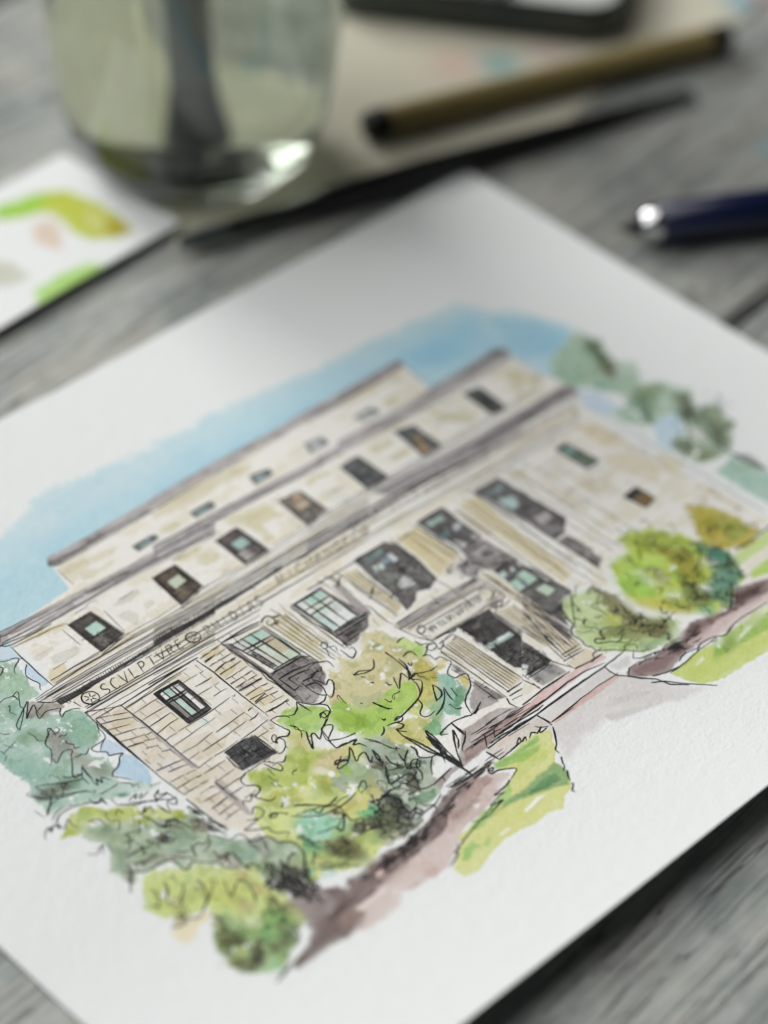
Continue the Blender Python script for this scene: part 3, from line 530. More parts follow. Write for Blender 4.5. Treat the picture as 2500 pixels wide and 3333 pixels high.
(5,176,176,108,0.45,0.8,0.06,0.92,0.6,'-1590 -621 -1572 -644 -1567 -681 -1587 -693 -1609 -654'),
(5,164,172,100,0.45,0.8,0.06,0.92,0.6,'-1482 -638 -1460 -646 -1476 -701 -1502 -715 -1508 -678'),
(5,190,176,122,0.45,0.8,0.06,0.92,0.6,'-1359 -694 -1334 -698 -1328 -730 -1332 -825 -1359 -812 -1347 -751'),
(5,84,76,62,0.45,0.8,0.06,0.92,0.6,'-1345 -833 -1326 -871 -1339 -958 -1357 -941 -1361 -877'),
(5,132,172,104,0.45,0.8,0.06,0.92,0.6,'-1396 -868 -1360 -891 -1364 -933 -1394 -944 -1432 -913'),
(5,196,212,160,0.45,0.8,0.06,0.92,0.6,'-1470 -849 -1428 -877 -1442 -923 -1476 -909 -1481 -872'),
(5,170,162,112,0.45,0.8,0.06,0.92,0.6,'-1427 -786 -1398 -801 -1399 -840 -1432 -860 -1445 -822'),
(5,140,140,92,0.45,0.8,0.06,0.92,0.6,'-1523 -766 -1515 -793 -1528 -839 -1550 -843 -1549 -806'),
(5,116,122,76,0.45,0.8,0.06,0.92,0.6,'-1578 -843 -1542 -845 -1558 -894 -1589 -909 -1601 -885'),
(5,98,94,66,0.45,0.8,0.06,0.92,0.6,'-1565 -887 -1530 -895 -1520 -931 -1545 -933 -1567 -905'),
(5,104,100,76,0.45,0.8,0.06,0.92,0.6,'-1524 -961 -1493 -958 -1520 -1024 -1572 -1050 -1603 -1032 -1578 -1005'),
(5,118,120,80,0.45,0.8,0.06,0.92,0.6,'-1610 -921 -1591 -952 -1593 -1016 -1628 -993'),
(5,136,178,120,0.45,0.8,0.06,0.92,0.6,'-1456 -923 -1413 -939 -1458 -993 -1490 -981'),
(5,164,198,150,0.45,0.8,0.06,0.92,0.6,'-1527 -1037 -1486 -1044 -1526 -1097 -1570 -1078'),
(5,120,136,98,0.45,0.8,0.06,0.92,0.6,'-1400 -951 -1357 -987 -1415 -1050 -1466 -1038'),
(5,164,176,112,0.45,0.8,0.06,0.92,0.6,'-1563 -941 -1531 -953 -1562 -982 -1585 -971'),
(5,150,140,104,0.45,0.8,0.06,0.92,0.6,'-1609 -697 -1592 -720 -1608 -744 -1628 -724'),
(6,232,234,230,0.3,0.5,0,0.9,0.05,'-276 -170 -205 -190 -173 -263 -143 -325 -138 -373 -146 -419 -131 -476 -162 -526 -125 -559 -148 -607 -226 -657 -265 -708 -333 -730 -408 -729 -508 -840 -862 -511 -878 -400 -812 -296 -611 -310 -478 -208 -421 -102 -331 -200'),
(6,208,201,156,0.15,0.5,0.1,1,0.22,'-272 -169 -213 -191 -201 -246 -173 -289 -179 -407 -201 -474 -243 -522 -316 -575 -376 -571 -437 -517 -466 -457 -529 -451 -553 -379 -599 -355 -614 -332 -571 -313 -531 -297 -487 -217 -469 -259 -420 -190 -393 -232 -360 -257'),
(6,172,204,104,0.15,0.4,0.1,1,0.3,'-629 -377 -591 -353 -543 -356 -550 -395 -533 -455 -486 -439 -447 -457 -411 -430 -346 -438 -303 -460 -324 -509 -360 -536 -403 -547 -461 -554 -526 -570 -576 -570 -631 -524 -666 -452 -658 -401'),
(6,148,180,66,0.7,0.5,0,0.7,0.25,'-621 -385 -578 -424 -544 -479 -584 -501 -635 -464 -646 -412'),
(6,186,212,120,0.6,0.4,0,0.6,0.25,'-411 -439 -337 -455 -332 -502 -397 -528 -467 -523 -461 -478'),
(6,176,206,118,0.15,0.4,0.1,1,0.3,'-792 -280 -743 -263 -701 -271 -639 -323 -628 -370 -678 -416 -735 -418 -775 -395 -790 -340'),
(6,196,214,142,0.2,0.4,0.08,1,0.25,'-213 -284 -174 -271 -152 -334 -152 -370 -193 -394 -214 -357 -217 -320'),
(6,160,198,92,0.35,0.3,0.05,0.8,0.25,'-192 -342 -153 -342 -152 -370 -193 -394 -206 -369'),
(6,150,160,104,0.35,0.4,0,0.8,0.25,'-297 -231 -260 -246 -254 -273 -278 -265'),
(6,188,178,92,0.2,0.4,0.1,0.95,0.25,'-259 -413 -217 -390 -196 -417 -205 -452 -215 -487 -237 -510 -260 -481 -279 -455'),
(6,206,198,130,0.15,0.3,0.1,1,0.25,'-192 -465 -154 -446 -141 -466 -171 -483 -200 -479'),
(6,204,200,120,0.3,0.4,0.06,0.9,0.25,'-285 -467 -251 -498 -265 -537 -322 -587 -360 -587 -341 -536'),
(6,196,206,112,0.3,0.4,0.05,0.8,0.25,'-367 -530 -339 -547 -378 -586 -418 -601 -427 -559'),
(6,156,194,176,0.2,0.4,0.1,1,0.25,'-212 -481 -187 -512 -184 -553 -229 -603 -251 -651 -299 -685 -332 -654 -326 -617 -300 -572 -252 -531'),
(6,118,166,132,0.15,0.3,0.1,0.95,0.25,'-183 -559 -192 -619 -233 -642 -290 -650 -283 -631 -236 -605'),
(6,205,194,118,0.2,0.3,0.08,0.95,0.25,'-168 -550 -139 -560 -163 -603 -188 -614 -182 -577'),
(6,124,176,124,0.2,0.4,0.08,0.95,0.25,'-451 -646 -394 -640 -323 -620 -355 -658 -389 -678 -402 -717 -442 -688'),
(6,150,186,130,0.3,0.4,0.05,0.8,0.25,'-309 -581 -315 -618 -366 -657 -394 -640 -377 -604'),
(6,200,196,118,0.2,0.4,0.08,0.95,0.3,'-556 -575 -482 -576 -437 -575 -374 -633 -445 -652 -456 -726 -482 -727 -530 -674 -558 -615'),
(6,214,204,140,0.3,0.4,0.05,0.9,0.25,'-583 -576 -543 -587 -551 -646 -582 -626'),
(6,236,237,234,0.12,0.3,0,0.9,0.25,'-369 -358 -328 -342 -315 -354 -351 -365 -373 -388 -383 -379'),
(6,236,237,234,0.1,0.2,0,1,0.25,'-457 -624 -438 -633 -454 -643 -460 -633'),
(6,236,237,234,0.1,0.2,0,1,0.25,'-381 -589 -363 -596 -376 -606 -388 -599'),
(6,206,214,140,0.15,0.5,0.12,1,0.25,'-806 -352 -757 -361 -782 -465 -732 -517 -655 -524 -618 -557 -566 -597 -558 -647 -830 -922 -936 -946 -1013 -968 -1095 -928 -1157 -894 -1206 -873 -1158 -811 -1122 -751 -1137 -704 -1173 -657 -1157 -612 -1146 -556 -1110 -522 -1051 -496 -1046 -419 -1032 -398 -988 -410 -946 -442 -887 -439'),
(6,178,194,96,0.12,0.8,0.12,0.95,0.45,'-852 -402 -791 -464 -783 -499 -845 -532 -913 -566 -956 -541 -985 -495 -929 -457 -894 -447'),
(6,172,190,92,0.35,0.8,0.08,0.95,0.45,'-1032 -398 -990 -412 -940 -447 -950 -479 -988 -499 -1040 -478 -1048 -437'),
(6,202,196,146,0.7,0.8,0.03,0.95,0.45,'-804 -355 -757 -383 -788 -460 -836 -423'),
(6,212,200,158,0.12,0.8,0.12,0.95,0.45,'-783 -499 -694 -537 -735 -569 -806 -588 -842 -528'),
(6,168,180,168,0.35,0.8,0.08,0.95,0.45,'-655 -524 -614 -553 -566 -597 -587 -655 -583 -673 -635 -725 -693 -678 -670 -594'),
(6,238,239,236,0.1,0.8,0.03,0.95,0.45,'-846 -521 -810 -577 -806 -595 -823 -607 -846 -566 -859 -541'),
(6,148,172,132,0.12,0.8,0.12,0.95,0.45,'-796 -584 -710 -565 -719 -612 -710 -662 -728 -702 -784 -733 -803 -688 -821 -643'),
(6,164,174,152,0.35,0.8,0.08,0.95,0.45,'-840 -592 -814 -608 -810 -647 -836 -685 -864 -666 -857 -631'),
(6,170,172,78,0.7,0.8,0.03,0.95,0.45,'-876 -559 -843 -589 -876 -668 -897 -663 -904 -616'),
(6,186,204,116,0.12,0.8,0.12,0.95,0.45,'-773 -598 -756 -602 -774 -631 -791 -622'),
(6,238,239,236,0.1,0.8,0.08,0.95,0.45,'-808 -662 -793 -683 -826 -707 -846 -696'),
(6,206,198,126,0.7,0.8,0.03,0.95,0.45,'-916 -720 -815 -711 -810 -765 -846 -765 -903 -760'),
(6,216,202,164,0.12,0.8,0.12,0.95,0.45,'-742 -695 -699 -694 -731 -748 -770 -767 -806 -761'),
(6,192,198,118,0.35,0.8,0.08,0.95,0.45,'-1058 -503 -997 -531 -953 -571 -991 -611 -1038 -601 -1075 -561'),
(6,210,214,142,0.7,0.8,0.03,0.95,0.45,'-955 -556 -913 -593 -912 -635 -954 -637 -984 -610'),
(6,206,218,136,0.12,0.8,0.12,0.95,0.45,'-1104 -515 -1017 -607 -954 -637 -989 -673 -1070 -658 -1101 -718 -1162 -628 -1147 -562'),
(6,150,206,180,0.35,0.8,0.08,0.95,0.45,'-1070 -658 -968 -652 -960 -686 -942 -758 -928 -792 -982 -810 -1028 -800 -1074 -764 -1090 -728'),
(6,120,184,140,0.7,0.8,0.03,0.95,0.45,'-1070 -658 -1031 -675 -1033 -700 -1080 -696'),
(6,116,186,128,0.12,0.8,0.12,0.95,0.45,'-887 -776 -824 -780 -824 -822 -852 -830 -886 -811'),
(6,112,98,88,0.35,0.8,0.08,0.95,0.45,'-937 -684 -908 -707 -914 -743 -940 -756 -950 -730'),
(6,176,206,150,0.7,0.8,0.03,0.95,0.45,'-1000 -765 -934 -787 -928 -813 -986 -820 -1018 -796'),
(6,92,96,76,0.12,0.8,0.12,0.95,0.45,'-944 -798 -893 -798 -842 -840 -785 -824 -722 -813 -794 -886 -853 -914 -907 -917 -895 -852 -946 -852'),
(6,84,116,104,0.35,0.8,0.08,0.95,0.45,'-810 -786 -740 -768 -700 -791 -758 -850 -817 -836'),
(6,160,200,190,0.7,0.8,0.03,0.95,0.45,'-781 -778 -757 -780 -793 -816 -800 -803'),
(6,118,142,116,0.12,0.8,0.12,0.95,0.45,'-699 -694 -644 -702 -635 -725 -700 -791 -720 -758'),
(6,114,104,96,0.35,0.8,0.08,0.95,0.45,'-670 -594 -657 -662 -664 -712 -690 -674 -690 -631'),
(6,104,104,74,0.7,0.8,0.03,0.95,0.45,'-1059 -791 -968 -823 -980 -888 -974 -929 -1029 -938 -1067 -873 -1088 -832'),
(6,166,186,118,0.12,0.8,0.12,0.95,0.45,'-942 -848 -890 -899 -902 -922 -939 -908 -963 -870'),
(6,206,216,170,0.35,0.8,0.08,0.95,0.45,'-1025 -934 -969 -970 -1023 -979 -1073 -957'),
(6,120,174,134,0.7,0.8,0.03,0.95,0.45,'-1097 -735 -1074 -764 -1067 -804 -1106 -814 -1167 -831 -1156 -861 -1201 -878 -1192 -847'),
(6,186,206,118,0.12,0.8,0.12,0.95,0.45,'-1120 -781 -1101 -792 -1133 -816'),
(6,196,218,206,0.35,0.8,0.08,0.95,0.45,'-1151 -873 -1108 -895 -1118 -926 -1159 -906'),
(6,150,164,106,0.7,0.8,0.03,0.95,0.45,'-1138 -832 -1070 -876 -1039 -948 -1104 -912 -1148 -869'),
(6,160,172,110,0.12,0.8,0.12,0.95,0.45,'-1192 -847 -1173 -879 -1174 -912 -1209 -891'),
(6,238,239,236,0.1,0.3,0,0.95,0.05,'-683 -449 -668 -477 -629 -519 -638 -539 -671 -502'),
(6,238,239,236,0.1,0.3,0,0.95,0.05,'-884 -552 -896 -575 -898 -593 -912 -581'),
(6,238,239,236,0.1,0.3,0,0.95,0.05,'-951 -532 -944 -539 -956 -554'),
(6,238,239,236,0.1,0.3,0,0.95,0.05,'-946 -557 -934 -571 -954 -577'),
(6,238,239,236,0.1,0.3,0,0.95,0.05,'-698 -596 -685 -615 -699 -672 -711 -647'),
(6,238,239,236,0.1,0.3,0,0.95,0.05,'-735 -737 -735 -758 -806 -761 -787 -752'),
(6,172,184,164,0.2,0.5,0.08,0.9,0.45,'-619 -559 -541 -670 -555 -733 -503 -769 -577 -830 -580 -870 -625 -902 -714 -917 -752 -930 -782 -851 -844 -791'),
(6,106,98,88,0.2,0.5,0.08,0.9,0.45,'-671 -625 -653 -658 -639 -687 -690 -689 -704 -653'),
(6,118,138,114,0.2,0.5,0.08,0.9,0.45,'-685 -678 -593 -722 -548 -739 -556 -766 -625 -767 -710 -753'),
(6,104,106,90,0.2,0.5,0.08,0.9,0.45,'-632 -761 -597 -769 -652 -843 -689 -849 -677 -794'),
(6,146,158,136,0.2,0.5,0.08,0.9,0.45,'-625 -635 -573 -658 -554 -683 -595 -712 -637 -673'),
(6,196,190,128,0.2,0.5,0.08,0.9,0.45,'-728 -671 -746 -753 -762 -787 -809 -792 -811 -757'),
(6,128,160,130,0.2,0.5,0.08,0.9,0.45,'-709 -838 -621 -873 -633 -903 -703 -894 -728 -870'),
(6,108,116,88,0.2,0.5,0.08,0.9,0.45,'-778 -772 -734 -864 -740 -942 -786 -964 -865 -935 -916 -902 -885 -833'),
(6,120,178,132,0.2,0.5,0.08,0.9,0.45,'-832 -778 -813 -796 -837 -839 -865 -812'),
(6,170,188,120,0.2,0.5,0.08,0.9,0.45,'-906 -854 -902 -899 -928 -914 -951 -900'),
(6,80,88,80,0.2,0.5,0.08,0.9,0.45,'-757 -776 -723 -816 -763 -911 -805 -911 -813 -870'),
(6,200,204,196,0.2,0.5,0.08,0.9,0.45,'-757 -875 -722 -901 -740 -942 -775 -941'),
(6,176,176,140,0.2,0.5,0.08,0.9,0.45,'-933 -918 -837 -930 -835 -965 -915 -961'),
(7,174,166,162,0.2,0.4,0.06,0.95,0.5,'-595 -847 -507 -847 -461 -839 -347 -741 -280 -744 -174 -748 -89 -828 -271 -840 -354 -865 -451 -866 -524 -864 -602 -891'),
(7,158,138,134,0.2,0.3,0.06,0.9,0.4,'-421 -818 -256 -801 -120 -808 -41 -820 -40 -839 -292 -842 -353 -857 -450 -859'),
(7,198,190,184,0.2,0.3,0.03,0.8,0.25,'-360 -790 -275 -783 -305 -799 -371 -813'),
(7,214,190,186,0.15,0.25,0.08,1,0.3,'-158 -819 1 -797 159 -801 291 -816 289 -835 160 -834 2 -839 -154 -843 -176 -843'),
(7,232,233,230,0.1,0.15,0,1,0.05,'-159 -848 72 -844 266 -851 349 -855 345 -873 242 -859 56 -860 -175 -863'),
(7,210,208,205,0.9,0.8,0.03,0.95,0.35,'-211 -869 -181 -868 44 -870 245 -863 250 -922 328 -1033 343 -1088 391 -1149 407 -1196 316 -1179 228 -1120 116 -1081 72 -1079 49 -1045 -37 -1068 -144 -959 -139 -899 -238 -894'),
(7,212,210,208,1.2,0.8,0.02,0.85,0.35,'-111 -879 -99 -936 40 -954 -87 -1068 -185 -1098 -197 -1067 -126 -973 -118 -935'),
(7,198,195,192,0.5,0.5,0.02,0.7,0.3,'138 -994 230 -1022 281 -1074 175 -1043 107 -1007'),
(7,198,195,192,0.5,0.5,0.02,0.7,0.3,'61 -1035 166 -1078 261 -1132 137 -1103 58 -1065'),
(7,198,195,192,0.5,0.5,0.02,0.7,0.3,'343 -882 363 -891 315 -920 268 -906 270 -876'),
(7,206,176,170,0.15,0.25,0.06,0.95,0.3,'-93 -923 23 -917 141 -922 253 -919 254 -936 137 -939 29 -939 -86 -941'),
(7,206,199,188,0.15,0.3,0.06,0.95,0.4,'-353 -866 -111 -879 -107 -937 -169 -921 -260 -922 -362 -927 -365 -872'),
(7,222,196,180,0.3,0.3,0.05,0.9,0.25,'-322 -870 -250 -869 -253 -884 -317 -884'),
(7,228,228,226,0.3,0.4,0.02,0.8,0.25,'-542 -881 -367 -870 -369 -921 -459 -911 -594 -908 -611 -900'),
(8,198,182,175,0.35,0.6,0.08,1,0.4,'-1044 -996 -860 -990 -684 -972 -522 -935 -443 -944 -380 -998 -430 -1028 -598 -1068 -700 -1077 -773 -1113 -838 -1158 -872 -1156 -987 -1146 -1099 -1112 -1152 -1107'),
(8,206,192,186,0.5,0.7,0.05,0.95,0.3,'-1152 -1065 -1061 -1043 -871 -1054 -696 -1061 -716 -1093 -794 -1133 -846 -1148 -908 -1168 -937 -1137 -977 -1130 -1027 -1127 -1072 -1172 -1153 -1178 -1227 -1166 -1258 -1150'),
(8,172,150,144,0.3,0.5,0.05,0.85,0.5,'-684 -972 -522 -935 -452 -952 -443 -980 -557 -1005 -673 -1009 -702 -1014'),
(8,156,140,130,0.5,0.5,0.02,0.8,0.4,'-673 -1009 -563 -999 -545 -1017 -630 -1027 -690 -1026'),
(8,104,90,86,0.3,0.6,0.06,0.95,0.6,'-1028 -980 -925 -983 -784 -974 -729 -962 -628 -917 -577 -916 -485 -911 -396 -911 -372 -918 -408 -935 -487 -944 -588 -957 -672 -984 -707 -1026 -753 -1040 -851 -1041 -981 -1052 -1088 -1041'),
(8,112,96,92,0.5,0.6,0.06,0.95,0.5,'-1492 -1107 -1396 -1087 -1334 -1040 -1261 -1034 -1189 -1019 -1144 -1008 -1110 -961 -1065 -981 -996 -977 -934 -973 -863 -986 -853 -1030 -921 -1045 -983 -1048 -1113 -1072 -1187 -1077 -1169 -1112 -1210 -1136 -1290 -1149 -1348 -1137 -1445 -1139 -1493 -1132'),
(8,86,72,70,0.5,0.4,0,0.7,0.4,'-1479 -1104 -1393 -1090 -1358 -1095 -1397 -1118 -1465 -1119'),
(8,92,78,76,0.5,0.4,0,0.7,0.4,'-1282 -1045 -1197 -1027 -1124 -1036 -1164 -1053 -1245 -1066'),
(8,150,130,120,0.5,0.4,0,0.7,0.4,'-1245 -1066 -1172 -1061 -1181 -1100 -1246 -1114 -1272 -1088'),
(8,216,196,190,0.3,0.3,0,0.9,0.25,'-1021 -1002 -998 -1008 -1012 -1035 -1039 -1032'),
(8,190,166,158,0.4,0.4,0.02,0.7,0.25,'-905 -1112 -869 -1123 -870 -1148 -908 -1150 -926 -1132'),
(8,116,100,96,0.4,0.7,0.05,0.85,0.6,'-1313 -903 -1231 -882 -1196 -924 -1166 -977 -1140 -1004 -1173 -1027 -1244 -1035 -1304 -1038 -1340 -1034 -1326 -1001'),
(8,128,112,106,0.4,0.6,0.05,0.8,0.5,'-1152 -992 -1072 -982 -972 -976 -909 -973 -950 -966 -1060 -970 -1126 -978'),
(8,226,218,212,0.4,0.4,0,0.8,0.25,'-1178 -1079 -1121 -1080 -1050 -1079 -1052 -1093 -1130 -1095 -1176 -1089'),
(8,226,218,212,0.4,0.4,0,0.8,0.25,'-1050 -1103 -995 -1119 -1023 -1123 -1056 -1115'),
(8,120,104,102,0.5,0.4,0.02,0.8,0.25,'-1196 -948 -1148 -964 -1157 -1010 -1193 -1023 -1198 -986'),
(8,228,226,222,0.15,0.3,0,0.9,0.25,'-582 -1023 -561 -1027 -578 -1037'),
(8,230,228,226,0.15,0.3,0,0.9,0.25,'-461 -1015 -410 -1008 -421 -1019 -471 -1030'),
(4,88,80,74,0.5,0.6,0.03,0.75,0.9,'-1270 -752 -1207 -785 -1174 -844 -1260 -935 -1279 -904 -1303 -846'),
(9,208,212,140,0.15,0.5,0.12,1,0.2,'-388 -928 -310 -939 -235 -928 -171 -929 -127 -949 -188 -1030 -229 -1070 -241 -1132 -292 -1190 -363 -1225 -383 -1240 -433 -1219 -511 -1226 -622 -1202 -692 -1216 -784 -1240 -834 -1224 -835 -1182 -790 -1147 -744 -1126 -723 -1088 -642 -1075 -503 -1060 -448 -1045 -388 -1017 -351 -1001 -399 -962'),
(9,140,186,112,0.35,0.6,0.06,0.85,0.35,'-388 -928 -310 -939 -182 -940 -195 -964 -268 -959 -363 -970 -406 -950'),
(9,124,164,112,0.35,0.6,0.06,0.85,0.35,'-484 -1079 -406 -1088 -307 -1073 -236 -1068 -241 -1132 -284 -1179 -346 -1151 -414 -1125 -497 -1102 -583 -1101'),
(9,98,142,100,0.35,0.6,0.06,0.85,0.35,'-478 -1085 -406 -1106 -321 -1104 -278 -1112 -279 -1148 -332 -1138 -412 -1118'),
(9,156,196,116,0.35,0.6,0.06,0.85,0.35,'-666 -1086 -471 -1048 -421 -1037 -469 -1077 -567 -1092 -649 -1111'),
(9,150,194,116,0.35,0.6,0.06,0.85,0.35,'-700 -1172 -636 -1152 -679 -1186 -713 -1167 -776 -1180 -787 -1168 -757 -1139 -703 -1134'),
(9,196,208,124,0.35,0.6,0.06,0.85,0.35,'-311 -969 -227 -981 -201 -1017 -240 -1041 -309 -1034 -385 -1038'),
(9,158,194,110,0.35,0.6,0.06,0.85,0.35,'-368 -957 -272 -963 -199 -973 -222 -995 -311 -987'),
(9,234,236,230,0.12,0.25,0,0.95,0.05,'-477 -1158 -407 -1142 -362 -1157 -399 -1159 -478 -1167'),
(9,234,236,230,0.12,0.25,0,0.95,0.05,'-618 -1175 -575 -1176 -577 -1183 -614 -1184'),
(10,192,206,116,0.3,0.6,0.1,1,0.25,'396 -1104 389 -1056 516 -1044 626 -1054 731 -1056 919 -1059 1018 -1076 813 -1239 711 -1226 604 -1207 505 -1208 421 -1170'),
(10,150,184,92,0.4,0.5,0.05,0.85,0.3,'614 -1064 724 -1061 886 -1085 808 -1148 625 -1122 535 -1122'),
(10,132,160,84,0.4,0.5,0.05,0.85,0.3,'651 -1067 695 -1078 638 -1125 595 -1127'),
(10,228,234,214,0.4,0.5,0.05,0.85,0.3,'684 -1101 811 -1079 906 -1070 893 -1080 684 -1114'),
(10,232,236,224,0.4,0.5,0.05,0.85,0.3,'482 -1079 535 -1075 526 -1089 480 -1094'),
(10,228,234,216,0.4,0.5,0.05,0.85,0.3,'630 -1057 657 -1062 609 -1095 605 -1078'),
(10,178,208,104,0.5,0.4,0.06,1,0.25,'1006 -902 1120 -896 1233 -904 1159 -964 1051 -952 986 -929'),
(10,196,216,142,0.5,0.4,0.06,1,0.25,'1050 -799 1244 -795 1369 -795 1301 -850 1174 -852 1020 -852'),
(15,132,112,110,0.35,0.6,0.06,1,0.6,'284 -944 336 -930 429 -945 526 -952 637 -927 745 -954 891 -924 1024 -974 1118 -996 1064 -1039 965 -1022 796 -1016 675 -1034 583 -1021 490 -1018 394 -1044 340 -1023 271 -959'),
(15,206,188,184,0.4,0.5,0.03,0.9,0.3,'546 -984 745 -989 971 -1017 1071 -1034 1038 -1060 932 -1048 713 -1050 571 -1031'),
(15,84,70,68,0.4,0.5,0,0.85,0.6,'497 -957 543 -958 633 -945 695 -961 560 -986 481 -997'),
(15,78,62,62,0.5,0.5,0,0.85,0.6,'874 -931 954 -963 1018 -979 901 -1005 801 -998'),
(11,228,232,226,0.4,0.4,0,0.9,0.05,'379 -534 448 -522 528 -551 553 -616 642 -514 703 -504 766 -506 786 -436 846 -435 936 -481 1005 -598 994 -644 1037 -695 1042 -791 973 -911 891 -924 809 -971 725 -957 639 -883 543 -958 411 -927 307 -815 286 -720 293 -664'),
(11,188,206,96,0.3,0.6,0.1,1,0.3,'665 -519 725 -513 768 -519 790 -440 840 -440 922 -479 976 -550 999 -604 984 -646 1023 -692 1034 -783 1013 -844 970 -908 893 -915 815 -965 732 -952 663 -884 604 -794 571 -730 585 -667 615 -597'),
(11,172,212,104,0.5,0.5,0.04,0.85,0.4,'618 -584 708 -573 710 -651 677 -730 619 -709 599 -647'),
(11,158,152,66,0.5,0.5,0.04,0.85,0.4,'826 -549 903 -606 944 -687 884 -767 787 -835 773 -776 842 -695 825 -601'),
(11,160,176,74,0.5,0.5,0.04,0.85,0.4,'826 -482 905 -487 959 -557 974 -625 944 -665 893 -586 810 -556'),
(11,78,126,104,0.5,0.5,0.04,0.85,0.4,'973 -647 1023 -692 1034 -783 976 -902 893 -915 815 -965 782 -909 802 -837 888 -828 951 -739'),
(11,104,146,124,0.5,0.5,0.04,0.85,0.4,'943 -789 979 -858 920 -906 852 -886 850 -838'),
(11,112,124,72,0.5,0.5,0.04,0.85,0.4,'792 -760 814 -826 802 -906 737 -934 716 -867 730 -813'),
(11,166,172,120,0.5,0.5,0.04,0.85,0.4,'761 -621 800 -667 752 -744 708 -725'),
(11,226,234,222,0.5,0.5,0.04,0.85,0.4,'714 -611 732 -638 702 -709 692 -689'),
(11,224,232,214,0.5,0.5,0.04,0.85,0.4,'695 -758 740 -790 730 -813 686 -794'),
(11,232,236,234,0.5,0.5,0.04,0.85,0.4,'943 -732 977 -753 949 -783 925 -761'),
(11,230,234,232,0.5,0.5,0.04,0.85,0.4,'820 -821 840 -840 829 -863 809 -844'),
(11,196,190,84,0.5,0.5,0.04,0.85,0.4,'591 -683 647 -757 692 -845 720 -906 663 -884 604 -794 575 -733'),
(11,140,150,72,0.5,0.5,0.04,0.85,0.4,'648 -769 713 -842 733 -895 682 -868'),
(11,140,196,150,0.5,0.5,0.04,0.85,0.4,'715 -889 763 -925 745 -954 701 -922'),
(11,70,130,116,0.5,0.5,0.04,0.85,0.4,'999 -705 1025 -741 1004 -801 968 -767'),
(11,170,206,96,0.5,0.5,0.04,0.85,0.4,'711 -511 756 -530 736 -577 695 -562'),
(11,188,218,110,0.5,0.5,0.04,0.85,0.4,'783 -565 834 -593 847 -655 781 -639 751 -600'),
(12,190,208,152,0.25,0.5,0.1,1,0.25,'378 -538 442 -527 484 -554 522 -556 541 -605 544 -704 547 -794 612 -857 611 -901 542 -945 484 -933 417 -922 380 -877 310 -812 284 -751 297 -710 297 -668 329 -645 345 -587'),
(12,128,122,86,0.4,0.5,0.04,0.85,0.4,'524 -558 553 -638 543 -747 552 -810 596 -864 564 -899 502 -917 486 -868 466 -772 478 -676'),
(12,134,138,88,0.4,0.5,0.04,0.85,0.4,'367 -733 453 -749 499 -815 469 -862 424 -852 402 -787 346 -766'),
(12,200,206,120,0.4,0.5,0.04,0.85,0.4,'464 -674 476 -749 431 -761 412 -721'),
(12,172,198,128,0.4,0.5,0.04,0.85,0.4,'340 -729 375 -783 418 -857 372 -856 317 -792'),
(12,130,160,120,0.4,0.5,0.04,0.85,0.4,'416 -866 483 -899 483 -920 415 -909'),
(12,116,112,80,0.4,0.5,0.04,0.85,0.4,'550 -841 596 -864 560 -895 516 -898 512 -860'),
(12,200,216,166,0.4,0.5,0.04,0.85,0.4,'338 -622 417 -673 406 -726 339 -686'),
(13,186,176,84,0.5,0.6,0.08,1,0.3,'1124 -487 1174 -519 1213 -611 1219 -688 1216 -771 1135 -806 1054 -768 1016 -695 1017 -645 1068 -577'),
(13,150,160,76,0.6,0.5,0,0.8,0.4,'1156 -592 1195 -666 1185 -748 1107 -740 1126 -667'),
(13,196,180,80,0.6,0.5,0,0.8,0.3,'1065 -587 1103 -646 1093 -727 1023 -688'),
(14,172,196,176,0.7,0.9,0.04,1,0.35,'1375 451 1499 488 1610 507 1631 415 1576 275 1638 222 1561 118 1629 44 1662 -41 1612 -136 1681 -156 1638 -296 1515 -390 1437 -388 1353 -367 1342 -265 1384 -194 1462 -196 1504 -151 1501 -93 1402 -75 1341 -76 1321 64 1464 77 1398 205 1333 290 1317 375'),
(14,116,138,104,0.9,0.7,0,0.85,0.45,'1607 495 1631 415 1566 284 1527 304 1546 403'),
(14,124,116,88,0.9,0.7,0,0.85,0.45,'1554 309 1576 275 1501 199 1471 225 1503 282'),
(14,158,190,166,0.9,0.7,0,0.85,0.45,'1393 436 1468 413 1429 305 1341 297 1338 385'),
(14,136,158,120,0.9,0.7,0,0.85,0.45,'1520 126 1603 67 1610 19 1504 14 1469 73'),
(14,124,152,124,0.9,0.7,0,0.85,0.45,'1469 73 1494 23 1402 -75 1370 -33'),
(14,122,132,104,0.9,0.7,0,0.85,0.45,'1601 -15 1654 -48 1575 -159 1523 -126'),
(14,106,98,84,0.9,0.7,0,0.85,0.45,'1559 -104 1601 -154 1544 -186 1501 -162'),
(14,138,152,122,0.9,0.7,0,0.85,0.45,'1614 -152 1678 -167 1638 -296 1518 -379 1483 -349 1553 -222'),
(14,124,136,108,0.9,0.7,0,0.85,0.45,'1381 -205 1433 -238 1339 -302 1338 -260'),
(14,146,156,116,0.9,0.7,0,0.85,0.45,'1380 -284 1473 -340 1432 -384 1353 -367'),
(14,156,188,166,0.9,0.7,0,0.85,0.45,'1342 74 1430 38 1380 -42 1323 -5'),
(14,216,216,210,0.9,0.7,0,0.85,0.45,'1477 -209 1527 -226 1480 -292 1422 -282'),
(14,112,122,98,0.9,0.7,0,0.85,0.45,'1591 -241 1581 -301 1509 -345 1513 -281'),
(14,172,200,186,0.5,0.6,0.05,1,0.3,'1351 -444 1434 -425 1481 -427 1514 -575 1535 -674 1380 -799 1369 -694 1365 -599'),
(14,124,134,130,0.6,0.4,0,0.8,0.25,'1497 -414 1541 -453 1529 -562 1514 -575 1492 -477'),
]
